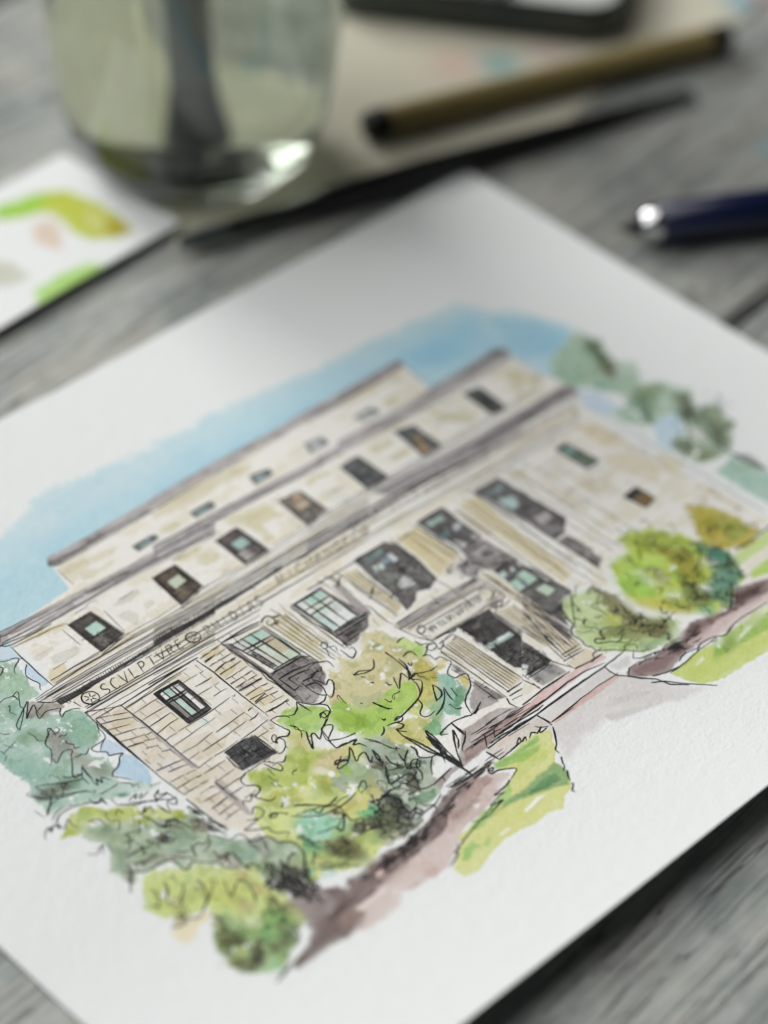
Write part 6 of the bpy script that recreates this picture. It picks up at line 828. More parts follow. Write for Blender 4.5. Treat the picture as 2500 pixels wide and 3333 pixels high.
(0,0.3,'-1400 -423 -1394 -410'),(0,0.3,'-1422 -439 -1407 -434'),(0,0.3,'-1398 -396 -1385 -392'),(0,0.3,'-1432 -445 -1416 -437'),(0,0.28,'-1275 -371 -1263 -408'),(0,0.28,'-1275 -445 -1267 -477'),(0,0.28,'-1288 -481 -1276 -520'),(0,0.28,'-1277 -513 -1259 -543'),(0,0.28,'-1284 -482 -1279 -518'),(0,0.28,'-1302 -419 -1294 -453'),(0,0.28,'-1277 -403 -1267 -431'),(0,0.28,'-1287 -387 -1270 -429'),(0,0.28,'-1274 -512 -1263 -555'),
(0,0.28,'-1262 -469 -1255 -497'),(0,0.28,'-1281 -369 -1268 -412'),(0,0.28,'-1292 -432 -1280 -473'),(0,0.28,'-1270 -485 -1269 -515'),(0,0.28,'-1287 -424 -1279 -455'),(0,0.28,'-1252 -493 -1243 -527'),(0,0.28,'-1292 -467 -1287 -502'),(0,0.28,'-1288 -488 -1282 -511'),(0,0.28,'-1298 -432 -1293 -455'),(0,0.28,'-1288 -493 -1283 -519'),(0,0.28,'-1279 -477 -1267 -515'),(0,0.28,'-1276 -400 -1275 -428'),(0,0.28,'-1277 -395 -1260 -436'),
(0,0.28,'-1280 -463 -1270 -498'),(0,0.28,'-1267 -400 -1259 -421'),(0,0.28,'-1268 -411 -1264 -438'),(0,0.28,'-1271 -514 -1266 -546'),(0,0.28,'-1272 -384 -1264 -413'),(0,0.28,'-1270 -467 -1252 -499'),(0,0.28,'-1259 -496 -1239 -528'),(0,0.28,'-1258 -477 -1245 -518'),(0,0.28,'-1264 -458 -1259 -480'),(0,0.28,'-1254 -485 -1241 -520'),(0,0.28,'-1261 -453 -1253 -476'),(0,0.28,'-1259 -504 -1247 -539'),(1,0.25,'-1303 -512 -1291 -536 -1283 -566 -1263 -577 -1237 -575 -1224 -593 -1223 -624 -1205 -637 -1179 -641 -1164 -658 -1162 -693 -1143 -705 -1125 -728 -1126 -761 -1145 -803 -1199 -860'),
(1,0.27,'-1618 -445 -1592 -465 -1563 -491 -1525 -497 -1500 -495 -1474 -509 -1462 -529 -1465 -564 -1458 -578 -1428 -566 -1413 -570 -1395 -593 -1371 -615 -1365 -636 -1355 -668 -1338 -681 -1318 -681'),(1,0.3,'-1591 -463 -1622 -491 -1658 -528'),(1,0.22,'-1589 -427 -1593 -455 -1623 -478 -1635 -504'),(1,0.18,'-1510 -318 -1507 -347 -1504 -388 -1492 -419 -1466 -416 -1453 -435'),(1,0.18,'-1563 -386 -1538 -383 -1513 -360'),
(0,0.3,'-1567 -402 -1502 -409 -1483 -420'),(0,0.33,'-1557 -462 -1523 -455 -1486 -456'),(0,0.33,'-1570 -438 -1539 -452'),(1,0.33,'-1375 -505 -1392 -535 -1399 -560'),(1,0.25,'-1376 -517 -1350 -515 -1351 -533 -1319 -524 -1308 -507'),(1,0.25,'-1370 -555 -1341 -549 -1316 -532'),(0,0.44,'-1343 -573 -1346 -615'),(1,0.33,'-1355 -614 -1332 -615 -1341 -652 -1323 -611 -1304 -622 -1307 -658 -1315 -710'),(1,0.3,'-1320 -607 -1315 -618 -1330 -630'),
(0,0.33,'-1228 -619 -1237 -657'),(0,0.33,'-1224 -642 -1231 -676'),(0,0.37,'-1194 -657 -1213 -700'),(0,0.74,'-1310 -694 -1307 -723'),(1,0.22,'-1431 -493 -1418 -511 -1387 -520'),(1,0.3,'-1310 -694 -1283 -707 -1281 -742 -1290 -773'),(1,0.27,'-1217 -795 -1185 -766 -1155 -760 -1160 -776'),(1,0.18,'-1460 -499 -1439 -524 -1405 -562'),(1,0.18,'-1478 -347 -1461 -349 -1442 -321 -1435 -307'),(0,0.18,'-1452 -299 -1433 -322'),
(0,0.18,'-1431 -337 -1433 -368'),(1,0.31,'-1547 -566 -1560 -598 -1587 -623'),(1,0.24,'-1507 -558 -1519 -604'),(1,0.24,'-1601 -561 -1595 -578 -1606 -607 -1628 -636'),(1,0.24,'-1502 -607 -1522 -633 -1556 -658 -1564 -689 -1582 -730'),(1,0.24,'-1556 -658 -1563 -639'),(1,0.31,'-1462 -631 -1467 -665 -1485 -706 -1538 -745'),(1,0.24,'-1430 -661 -1447 -690 -1488 -715 -1518 -733'),(1,0.24,'-1401 -690 -1419 -729 -1432 -756 -1403 -744 -1370 -723'),
(1,0.31,'-1369 -721 -1353 -746 -1366 -793 -1387 -832'),(1,0.24,'-1590 -729 -1579 -748 -1556 -754 -1538 -745'),(1,0.24,'-1612 -701 -1591 -709 -1601 -731'),(1,0.24,'-1458 -835 -1481 -872'),(1,0.24,'-1516 -805 -1541 -839'),(1,0.24,'-1527 -775 -1522 -806 -1536 -844'),(1,0.24,'-1657 -725 -1629 -742 -1610 -741'),(1,0.24,'-1637 -616 -1627 -631'),(1,0.24,'-1372 -999 -1388 -1037 -1415 -1050'),(1,0.24,'-1344 -994 -1325 -1000'),
(1,0.24,'-1639 -943 -1654 -955'),(1,0.24,'-1422 -668 -1427 -695'),(1,0.24,'-1556 -527 -1552 -533'),(0,0.67,'-1638 -614 -1626 -641'),(0,0.44,'-1551 -587 -1586 -625'),(1,0.37,'-1574 -1130 -1532 -1120 -1495 -1111'),(1,0.22,'-1560 -1114 -1514 -1107 -1481 -1102'),(1,0.33,'-276 -289 -274 -339 -276 -380 -282 -419 -297 -447'),(1,0.37,'-263 -344 -270 -394 -300 -437 -295 -458'),(1,0.31,'-342 -399 -360 -434 -366 -452 -308 -403 -306 -431 -301 -444'),
(1,0.3,'-279 -403 -300 -437 -312 -443 -269 -438'),(1,0.3,'-253 -380 -255 -399 -240 -387'),(1,0.3,'-303 -447 -283 -465 -285 -484 -319 -514 -355 -531'),(1,0.31,'-302 -452 -306 -482 -326 -515 -355 -531 -406 -544 -461 -554 -490 -552'),(1,0.28,'-355 -531 -361 -560 -393 -582 -402 -603 -383 -616 -350 -612'),(1,0.3,'-440 -298 -412 -297 -371 -321 -348 -307 -332 -287'),(1,0.25,'-440 -298 -405 -316 -373 -323'),
(1,0.3,'-425 -320 -416 -334'),(1,0.3,'-421 -362 -416 -371 -410 -368'),(1,0.27,'-378 -396 -381 -415 -370 -421'),(1,0.3,'-244 -348 -212 -342 -203 -359 -206 -382'),(1,0.25,'-213 -284 -186 -277 -171 -281'),(1,0.25,'-158 -320 -152 -347 -133 -360 -170 -388 -190 -392'),(1,0.3,'-190 -392 -169 -403 -168 -434 -148 -434 -137 -462 -136 -480 -166 -497 -186 -513 -181 -544 -158 -547 -136 -558 -148 -582 -172 -611 -220 -636 -248 -663 -269 -712'),
(1,0.22,'-269 -438 -244 -452 -215 -461 -187 -460'),(1,0.18,'-244 -491 -225 -504'),(1,0.27,'-484 -437 -477 -468 -464 -501 -483 -442 -470 -487 -452 -507'),(1,0.25,'-441 -454 -437 -479 -427 -475'),(1,0.3,'-515 -517 -515 -526 -503 -524'),(1,0.33,'-536 -548 -556 -568 -575 -575'),(1,0.3,'-490 -552 -465 -546 -456 -559 -472 -569 -488 -563 -498 -558'),(1,0.3,'-525 -553 -493 -562 -480 -587 -500 -594 -515 -584 -508 -602 -494 -620'),
(1,0.37,'-514 -589 -519 -626 -514 -672 -508 -728 -491 -786 -469 -851'),(1,0.24,'-626 -545 -602 -584 -595 -615 -586 -643 -567 -659'),(1,0.37,'-518 -414 -513 -419'),(1,0.3,'-269 -712 -301 -700 -351 -692 -419 -705 -397 -721'),(1,0.33,'-269 -712 -230 -705 -258 -714 -198 -687'),(1,0.25,'-532 -677 -530 -700 -549 -732 -529 -755 -501 -765'),(1,0.41,'-265 -515 -289 -549 -312 -583'),(1,0.37,'-267 -517 -261 -540 -274 -571 -309 -581'),
(1,0.31,'-252 -556 -276 -586 -318 -615 -366 -631'),(1,0.33,'-244 -551 -261 -591 -266 -624'),(1,0.33,'-227 -570 -240 -614'),(0,0.33,'-448 -671 -462 -726'),(0,0.33,'-457 -724 -504 -813'),(0,0.33,'-450 -683 -454 -756'),(0,0.33,'-456 -718 -479 -789'),(0,0.33,'-452 -696 -474 -760'),(0,0.33,'-456 -719 -479 -791'),(0,0.33,'-456 -716 -474 -781'),(0,0.33,'-448 -671 -468 -745'),(0,0.33,'-454 -706 -490 -799'),
(0,0.33,'-445 -656 -475 -753'),(0,0.33,'-448 -672 -478 -741'),(0,0.33,'-446 -662 -476 -750'),(0,0.33,'-446 -660 -476 -732'),(0,0.33,'-447 -667 -473 -740'),(0,0.33,'-446 -662 -473 -729'),(0,0.33,'-451 -692 -466 -784'),(1,0.34,'-751 -388 -771 -419 -789 -462 -749 -411 -736 -416 -742 -445 -712 -423 -701 -412 -679 -411 -664 -424 -672 -437 -716 -461 -721 -472 -704 -416'),(1,0.31,'-720 -465 -728 -507 -724 -514 -689 -521 -649 -529 -676 -540 -655 -551 -646 -580'),
(1,0.25,'-721 -472 -679 -495 -627 -506'),(1,0.31,'-704 -416 -674 -401 -657 -388'),(1,0.3,'-671 -375 -658 -358 -644 -363 -653 -384 -665 -380'),(1,0.33,'-693 -538 -696 -556 -721 -603 -691 -589 -670 -594 -688 -640 -662 -622'),(1,0.31,'-695 -543 -733 -578 -757 -570 -785 -566 -765 -557 -737 -582 -766 -590 -791 -584 -741 -551'),(1,0.44,'-643 -601 -647 -636 -665 -668'),(1,0.31,'-630 -651 -638 -686 -624 -714'),
(1,0.31,'-663 -684 -695 -725 -711 -760'),(1,0.25,'-711 -760 -680 -761 -682 -773'),(1,0.25,'-774 -328 -765 -347 -763 -342 -765 -375 -784 -400'),(1,0.27,'-807 -263 -803 -298 -797 -325 -792 -348 -813 -360 -837 -346 -856 -350 -862 -362 -867 -339 -847 -323 -842 -334 -866 -355'),(1,0.25,'-842 -341 -836 -367 -854 -393 -880 -404 -895 -398'),(1,0.25,'-851 -389 -849 -404'),(1,0.25,'-804 -266 -777 -269 -752 -288 -749 -301'),
(1,0.27,'-956 -391 -934 -418 -921 -437 -926 -459 -940 -463 -951 -436 -960 -401'),(1,0.25,'-965 -424 -970 -468'),(1,0.25,'-917 -433 -903 -439 -876 -422'),(1,0.28,'-1028 -388 -1069 -405 -1068 -437 -1049 -450 -1044 -475 -1068 -487 -1088 -476'),(1,0.27,'-1088 -476 -1076 -507 -1055 -539 -1030 -538'),(1,0.28,'-1088 -476 -1095 -489 -1113 -493 -1124 -477 -1135 -497'),(1,0.25,'-1142 -543 -1116 -523 -1102 -557 -1136 -572 -1175 -550'),
(1,0.22,'-1155 -561 -1138 -570 -1189 -576 -1208 -575 -1159 -614 -1143 -618 -1145 -636 -1135 -659 -1104 -684 -1133 -694'),(1,0.28,'-1107 -585 -1086 -584 -1077 -595 -1094 -603 -1108 -591 -1076 -594 -1054 -620 -1052 -612'),(1,0.27,'-1051 -583 -1042 -584 -1031 -567'),(1,0.25,'-1001 -480 -1002 -500'),(1,0.37,'-1013 -607 -973 -640 -934 -680 -905 -682 -882 -677'),(1,0.25,'-1053 -634 -1022 -666 -974 -701 -915 -714 -864 -714 -820 -706'),
(1,0.19,'-1039 -641 -990 -659 -948 -673'),(1,0.31,'-976 -665 -980 -681 -968 -689 -950 -681 -927 -689 -908 -707 -912 -738 -949 -765 -978 -779'),(1,0.19,'-919 -697 -870 -694 -841 -701'),(1,0.31,'-1044 -748 -1011 -761 -977 -773 -971 -799 -948 -780 -914 -750 -919 -787 -885 -805 -907 -833 -931 -852 -947 -843'),(1,0.27,'-979 -775 -980 -798 -965 -798'),(1,0.37,'-1097 -714 -1081 -729 -1075 -728'),(1,0.3,'-1105 -717 -1081 -750 -1085 -787 -1080 -812'),
(1,0.25,'-1093 -731 -1072 -772 -1033 -806'),(1,0.31,'-1151 -697 -1126 -724 -1126 -761 -1138 -790 -1192 -847'),(1,0.31,'-942 -848 -902 -859 -871 -875 -878 -903 -898 -902'),(1,0.3,'-865 -874 -852 -851 -835 -854'),(1,0.25,'-1099 -801 -1138 -832 -1156 -861'),(1,0.25,'-1140 -877 -1094 -901 -1043 -952'),(1,0.31,'-817 -772 -776 -783 -729 -778 -693 -784'),(1,0.28,'-817 -772 -808 -795 -822 -831'),(1,0.52,'-642 -602 -658 -637 -659 -670'),
(1,0.37,'-629 -652 -638 -680 -634 -704'),(1,0.37,'-588 -673 -596 -694 -600 -716'),(1,0.31,'-554 -683 -587 -703 -614 -736 -610 -752 -584 -731 -565 -732 -562 -760'),(1,0.31,'-555 -733 -588 -761 -597 -794 -619 -816 -628 -807 -627 -762'),(1,0.28,'-661 -684 -688 -725 -709 -755 -629 -764 -634 -801 -652 -843'),(1,0.25,'-709 -755 -710 -791 -679 -783 -662 -816 -652 -843 -616 -856 -578 -855'),(1,0.25,'-535 -676 -535 -701 -550 -729 -532 -754 -501 -767 -515 -762 -549 -790 -576 -823'),
(1,0.37,'-557 -854 -566 -875'),(1,0.31,'-819 -765 -786 -781 -724 -773'),(1,0.27,'-774 -775 -748 -792 -739 -826 -743 -855'),(1,0.25,'-698 -882 -695 -910 -672 -924 -683 -947'),(1,0.3,'-756 -935 -705 -926 -669 -927 -619 -908'),(1,0.27,'-904 -852 -873 -870 -874 -901 -896 -905'),(1,0.25,'-748 -859 -766 -908 -784 -907 -721 -893 -753 -913 -784 -932'),(1,0.22,'-621 -561 -598 -602 -590 -638 -567 -659'),(1,0.25,'-801 -868 -797 -876 -809 -898'),
(1,0.25,'-729 -911 -719 -923 -723 -889'),(1,0.25,'-741 -924 -743 -906 -726 -935'),(1,0.25,'-734 -898 -729 -890 -750 -896'),(1,0.25,'-767 -876 -754 -887 -756 -846'),(1,0.25,'-792 -944 -803 -932 -786 -953'),(1,0.25,'-821 -912 -823 -920 -844 -914'),(1,0.25,'-798 -992 -785 -996 -772 -991'),(1,0.25,'-833 -923 -809 -919 -822 -895'),(1,0.25,'-764 -885 -780 -886 -780 -906'),(1,0.25,'-830 -946 -857 -949 -837 -937'),
(1,0.25,'-853 -985 -870 -1001 -838 -977'),(1,0.25,'-742 -920 -728 -931 -770 -932'),(1,0.25,'-804 -908 -813 -910 -813 -888'),(1,0.25,'-865 -946 -880 -937 -870 -937'),(1,0.25,'-822 -961 -822 -943 -853 -969'),(1,0.25,'-785 -863 -787 -866 -754 -856'),(1,0.25,'-782 -873 -778 -873 -801 -887'),(1,0.25,'-832 -986 -813 -989 -815 -995'),(1,0.25,'-883 -948 -876 -922 -880 -933'),(1,0.25,'-811 -1009 -814 -1008 -814 -1032'),
(1,0.25,'-792 -944 -793 -926 -791 -953'),(1,0.25,'-827 -1000 -805 -1001 -856 -1004'),(1,0.25,'-759 -899 -746 -895 -761 -885'),(1,0.25,'-821 -954 -839 -952 -816 -957'),(1,0.25,'-824 -979 -835 -967 -828 -993'),(1,0.24,'-736 -817 -734 -832 -751 -819'),(1,0.24,'-704 -844 -718 -854 -697 -856'),(1,0.24,'-742 -840 -746 -850 -754 -833'),(1,0.24,'-791 -790 -791 -772 -801 -796'),(1,0.24,'-834 -807 -827 -817 -853 -821'),
(1,0.24,'-759 -800 -747 -787 -755 -804'),(1,0.24,'-835 -864 -838 -878 -846 -882'),(1,0.24,'-799 -891 -811 -893 -807 -890'),(1,0.24,'-754 -868 -757 -884 -754 -872'),(1,0.24,'-836 -798 -826 -796 -843 -784'),(1,0.24,'-833 -825 -836 -809 -855 -836'),(1,0.24,'-684 -830 -702 -834 -673 -841'),(1,0.24,'-800 -822 -801 -817 -804 -825'),(1,0.24,'-793 -761 -789 -745 -806 -781'),(1,0.24,'-832 -841 -823 -841 -833 -842'),
(1,0.24,'-739 -873 -738 -856 -741 -885'),(1,0.24,'-733 -827 -735 -840 -756 -830'),(1,0.24,'-832 -828 -834 -840 -837 -820'),(1,0.24,'-768 -852 -767 -838 -765 -853'),(1,0.24,'-743 -821 -745 -815 -759 -839'),(1,0.41,'-441 -658 -444 -710 -458 -774 -470 -866'),(1,0.37,'-463 -680 -473 -751 -471 -812 -473 -863'),(1,0.3,'-441 -658 -470 -711 -477 -781'),(1,0.44,'-517 -626 -500 -692 -488 -779 -479 -857 -483 -922'),
(1,0.41,'-370 -719 -403 -757 -447 -819 -468 -858'),(1,0.37,'-370 -719 -393 -767 -424 -797'),(1,0.55,'-351 -694 -354 -735 -359 -764'),(1,0.3,'-344 -753 -372 -778 -410 -802 -422 -816'),(1,0.52,'-488 -779 -479 -857'),(1,0.52,'-489 -761 -485 -825 -478 -892 -482 -932'),(0,0.33,'-476 -770 -474 -812'),(0,0.33,'-475 -791 -479 -839'),(0,0.33,'-479 -823 -476 -863'),(0,0.33,'-475 -794 -475 -837'),(0,0.33,'-469 -774 -480 -828'),
(0,0.33,'-477 -840 -483 -888'),(0,0.33,'-472 -832 -477 -880'),(0,0.33,'-468 -822 -479 -876'),(0,0.33,'-467 -766 -477 -819'),(0,0.33,'-479 -783 -480 -828'),(0,0.33,'-469 -801 -474 -849'),(0,0.33,'-474 -809 -477 -855'),(0,0.3,'-182 -842 -149 -838 -24 -835 98 -827 179 -831 266 -851'),(0,0.41,'-178 -866 -23 -862 116 -860 245 -863 353 -859'),(0,0.37,'-105 -798 7 -792 142 -795'),(0,0.31,'248 -861 243 -893 247 -924 267 -949 328 -1033'),
(0,0.25,'-94 -927 11 -921 70 -916 165 -914 260 -920'),(0,0.37,'-106 -869 -104 -902 -105 -937'),(0,0.37,'267 -949 294 -993 328 -1033 343 -1088 387 -1139'),(0,0.37,'302 -1035 341 -1063 382 -1123 450 -1213'),(0,0.22,'-143 -833 -28 -831 -27 -837'),(0,0.25,'385 -880 355 -905 374 -924 435 -940 491 -962'),(0,0.27,'274 -956 303 -931 326 -931'),(0,0.37,'-292 -842 -176 -843 -85 -850 -50 -848'),(0,0.37,'-350 -864 -229 -862 -108 -864'),
(0,0.37,'-264 -812 -292 -842'),(0,0.37,'-309 -812 -349 -861'),(0,0.48,'-365 -872 -359 -930'),(0,0.37,'-107 -870 -98 -928'),(0,0.3,'-95 -926 -35 -926 14 -929'),(0,0.37,'-109 -945 -141 -986 -166 -1015 -188 -1030 -193 -1052'),(0,0.3,'-608 -860 -502 -843'),(0,0.15,'-232 -828 -177 -829 -129 -835'),(0,0.15,'-301 -809 -272 -811 -243 -813'),(0,0.15,'-316 -805 -267 -808 -219 -811'),(0,0.15,'-327 -849 -268 -851 -211 -856'),
(0,0.18,'-299 -825 -267 -824 -239 -829'),(0,0.15,'-153 -804 -114 -805 -76 -808'),(0,0.15,'-395 -817 -342 -818 -294 -823'),(0,0.15,'-266 -777 -203 -777 -147 -784'),(0,0.15,'-186 -798 -160 -797 -140 -800'),(0,0.16,'-300 -845 -272 -845 -249 -848'),(0,0.18,'-280 -799 -255 -799 -233 -802'),(0,0.17,'-342 -778 -292 -781 -243 -784'),(0,0.15,'-323 -852 -278 -853 -236 -858'),(0,0.17,'-250 -845 -224 -845 -202 -848'),
(0,0.15,'-391 -824 -357 -824 -327 -828'),(0,0.15,'-327 -855 -303 -857 -278 -858'),(0,0.15,'-371 -821 -337 -821 -306 -825'),(0,0.16,'-238 -861 -192 -861 -152 -867'),(0,0.17,'-289 -854 -228 -855 -171 -861'),(0,0.15,'-186 -811 -150 -812 -117 -815'),(0,0.15,'-271 -778 -244 -780 -215 -781'),(0,0.17,'-281 -854 -229 -855 -181 -861'),(0,0.16,'-253 -871 -203 -874 -154 -877'),(0,0.15,'-346 -817 -312 -820 -277 -822'),
(0,0.16,'-255 -804 -199 -805 -148 -810'),(0,0.16,'-233 -864 -210 -866 -185 -867'),(0,0.15,'-252 -837 -232 -839 -211 -839'),(0,0.17,'-273 -800 -221 -803 -170 -807'),(0,0.15,'-327 -789 -296 -789 -270 -793'),(0,0.15,'-408 -819 -378 -818 -353 -822'),(0,0.16,'-197 -802 -158 -803 -121 -806'),(0,0.15,'-159 -821 -114 -824 -68 -827'),(0,0.15,'-209 -854 -178 -856 -146 -858'),(0,0.15,'-372 -805 -318 -807 -266 -811'),
(0,0.15,'-535 -917 -465 -918'),(0,0.15,'-533 -903 -443 -905'),(0,0.15,'-599 -916 -572 -916'),(0,0.15,'-527 -913 -473 -914'),(0,0.15,'-510 -916 -432 -918'),(0,0.15,'-573 -912 -495 -914'),(0,0.15,'-436 -923 -381 -924'),(0,0.15,'-472 -920 -434 -921'),(0,0.15,'-550 -912 -513 -913'),(0,0.17,'-511 -912 -477 -913'),(0,0.15,'-398 -913 -319 -915'),(0,0.17,'-418 -912 -341 -914'),(0,0.15,'-548 -918 -509 -918'),
(0,0.17,'-516 -918 -431 -920'),(0,0.15,'-516 -919 -453 -920'),(0,0.15,'-486 -916 -432 -918'),(0,0.15,'-553 -900 -500 -901'),(0,0.15,'-502 -897 -478 -897'),(0,0.15,'-466 -916 -425 -916'),(0,0.17,'-494 -899 -429 -901'),(0,0.16,'-574 -908 -501 -909'),(0,0.16,'-466 -915 -422 -916'),(0,0.15,'-401 -899 -311 -901'),(0,0.15,'-585 -894 -507 -895'),(0,0.18,'-583 -904 -516 -906'),(0,0.15,'-549 -913 -508 -914'),
(0,0.23,'-746 -984 -703 -981'),(0,0.21,'-739 -976 -716 -975'),(0,0.26,'-690 -973 -664 -972'),(0,0.32,'-661 -980 -622 -978'),(0,0.21,'-618 -947 -575 -945'),(0,0.33,'-730 -970 -684 -968'),(0,0.24,'-651 -959 -614 -957'),(0,0.31,'-539 -934 -513 -933'),(0,0.29,'-571 -930 -517 -928'),(0,0.24,'-680 -974 -625 -971'),(0,0.28,'-637 -955 -596 -952'),(0,0.24,'-544 -952 -518 -950'),(0,0.29,'-491 -935 -448 -932'),
(0,0.24,'-698 -988 -657 -986'),(0,0.3,'-727 -971 -673 -968'),(0,0.26,'-795 -993 -757 -991'),(0,0.26,'-687 -984 -654 -982'),(0,0.23,'-454 -922 -415 -919'),(0,0.22,'-667 -971 -617 -968'),(0,0.32,'-665 -964 -631 -962'),(0,0.31,'-595 -944 -562 -942'),(0,0.21,'-758 -994 -737 -993'),(0,0.22,'-800 -1008 -776 -1007'),(0,0.29,'-780 -987 -733 -985'),(0,0.32,'-474 -935 -432 -933'),(0,0.21,'-793 -1010 -758 -1008'),
(0,0.2,'-535 -947 -500 -945'),(0,0.33,'-481 -931 -437 -929'),(0,0.19,'-780 -981 -756 -980'),(0,0.21,'-542 -942 -517 -941'),(1,0.27,'-954 -999 -946 -1014 -946 -1014'),(1,0.27,'-897 -991 -880 -985 -881 -1016'),(1,0.27,'-837 -983 -818 -974 -822 -991'),(1,0.27,'-974 -996 -947 -991 -960 -1007'),(1,0.27,'-873 -993 -855 -1003 -848 -991'),(1,0.27,'-817 -1009 -798 -1018 -789 -997'),(1,0.27,'-918 -1002 -915 -1005 -891 -1010'),
(1,0.27,'-994 -1006 -983 -1011 -976 -1017'),(1,0.27,'-923 -1012 -912 -1029 -893 -1012'),(1,0.27,'-904 -986 -890 -1000 -885 -1003'),(1,0.27,'-802 -1002 -794 -1008 -784 -1005'),(1,0.27,'-967 -1008 -948 -1006 -925 -1006'),(1,0.27,'-816 -1005 -810 -1009 -803 -1021'),(1,0.27,'-870 -992 -841 -992 -830 -988'),(1,0.27,'-917 -980 -896 -986 -883 -980'),(1,0.27,'-850 -1001 -840 -998 -815 -999'),(1,0.27,'-851 -987 -846 -997 -835 -1011'),
(1,0.27,'-906 -998 -892 -1010 -893 -1011'),(1,0.27,'-925 -1012 -902 -1006 -887 -1008'),(1,0.27,'-838 -978 -817 -988 -799 -974'),(1,0.27,'-858 -990 -852 -997 -840 -986'),(1,0.27,'-980 -1008 -951 -1006 -957 -1010'),(1,0.27,'-856 -1004 -851 -1014 -826 -991'),(1,0.27,'-814 -981 -803 -980 -783 -971'),(1,0.27,'-805 -994 -781 -995 -767 -995'),(1,0.27,'-815 -999 -800 -1013 -790 -1005'),(1,0.27,'-819 -993 -817 -1000 -795 -1006'),
(1,0.27,'-832 -985 -824 -994 -813 -1007'),(1,0.27,'-960 -1002 -943 -1003 -931 -989'),(1,0.27,'-894 -995 -879 -992 -877 -1006'),(1,0.27,'-859 -982 -836 -987 -842 -1006'),(1,0.27,'-960 -998 -937 -1004 -931 -996'),(1,0.27,'-968 -984 -953 -978 -944 -991'),(1,0.27,'-810 -1002 -806 -1013 -785 -1008'),(1,0.27,'-826 -1001 -814 -1005 -819 -1015'),(1,0.27,'-955 -1013 -935 -1000 -922 -1008'),(1,0.27,'-873 -981 -857 -991 -859 -999'),
(1,0.27,'-801 -1002 -773 -997 -782 -996'),(1,0.27,'-792 -988 -765 -981 -781 -1002'),(1,0.27,'-884 -1007 -868 -998 -875 -1015'),(1,0.31,'-1317 -825 -1330 -833 -1310 -820 -1301 -837'),(1,0.31,'-1198 -826 -1204 -847 -1216 -825 -1194 -807'),(1,0.31,'-1273 -834 -1277 -857 -1262 -853 -1258 -828'),(1,0.31,'-1233 -869 -1244 -879 -1226 -851 -1232 -847'),(1,0.31,'-1264 -872 -1269 -868 -1262 -878 -1270 -873'),
(1,0.31,'-1260 -743 -1253 -736 -1242 -743 -1242 -745'),(1,0.31,'-1284 -787 -1280 -782 -1266 -786 -1292 -807'),(1,0.31,'-1253 -832 -1247 -844 -1247 -809 -1262 -815'),(1,0.31,'-1297 -800 -1292 -795 -1310 -817 -1294 -781'),(1,0.31,'-1253 -800 -1250 -814 -1243 -787 -1255 -773'),(1,0.31,'-1229 -891 -1237 -890 -1241 -880 -1221 -872'),(1,0.31,'-1244 -884 -1233 -876 -1235 -888 -1226 -875'),(1,0.31,'-1175 -845 -1176 -839 -1169 -824 -1189 -872'),
(1,0.31,'-1246 -799 -1234 -795 -1254 -804 -1238 -785'),(1,0.31,'-1291 -790 -1292 -811 -1301 -780 -1282 -779'),(1,0.31,'-1233 -857 -1221 -858 -1230 -882 -1223 -844'),(1,0.31,'-1222 -805 -1223 -815 -1234 -825 -1246 -802'),(1,0.31,'-1192 -842 -1183 -827 -1196 -853 -1206 -847'),(1,0.31,'-1277 -839 -1292 -850 -1261 -821 -1299 -837'),(1,0.31,'-1227 -892 -1241 -898 -1207 -886 -1238 -897'),(1,0.31,'-1259 -741 -1271 -750 -1238 -749 -1258 -766'),
(1,0.31,'-1223 -888 -1217 -902 -1211 -904 -1235 -882'),(1,0.31,'-1238 -822 -1239 -821 -1225 -816 -1247 -817'),(1,0.31,'-1242 -831 -1230 -826 -1233 -825 -1243 -849'),(1,0.31,'-1225 -873 -1240 -881 -1219 -870 -1230 -864'),(1,0.31,'-1254 -888 -1260 -896 -1260 -880 -1253 -878'),(1,0.31,'-1281 -841 -1268 -838 -1296 -845 -1284 -855'),(1,0.31,'-1251 -869 -1243 -854 -1239 -850 -1240 -886'),(1,0.31,'-1269 -896 -1255 -895 -1259 -879 -1270 -915'),
(1,0.31,'-1240 -825 -1243 -822 -1246 -846 -1244 -852'),(1,0.31,'-1248 -824 -1263 -835 -1245 -804 -1272 -835'),(1,0.31,'-1205 -866 -1207 -885 -1195 -854 -1193 -871'),(1,0.31,'-1313 -825 -1310 -822 -1301 -820 -1326 -808'),(1,0.31,'-1223 -783 -1231 -790 -1232 -786 -1209 -776'),(1,0.31,'-1305 -794 -1297 -792 -1324 -800 -1285 -798'),(1,0.31,'-1247 -854 -1237 -839 -1255 -855 -1246 -859'),(1,0.31,'-1261 -769 -1261 -764 -1277 -781 -1292 -778'),
(1,0.31,'-1299 -835 -1305 -835 -1286 -817 -1303 -858'),(1,0.31,'-1290 -832 -1302 -847 -1298 -817 -1305 -831'),(1,0.31,'-1250 -899 -1245 -897 -1227 -894 -1268 -903'),(1,0.3,'-1274 -894 -1290 -904 -1271 -912'),(1,0.3,'-1211 -756 -1221 -772 -1212 -792'),(1,0.3,'-1228 -897 -1217 -922 -1236 -940'),(1,0.3,'-1265 -871 -1286 -892 -1271 -905'),(1,0.3,'-1234 -887 -1239 -893 -1229 -934'),(1,0.3,'-1256 -809 -1259 -827 -1280 -861'),
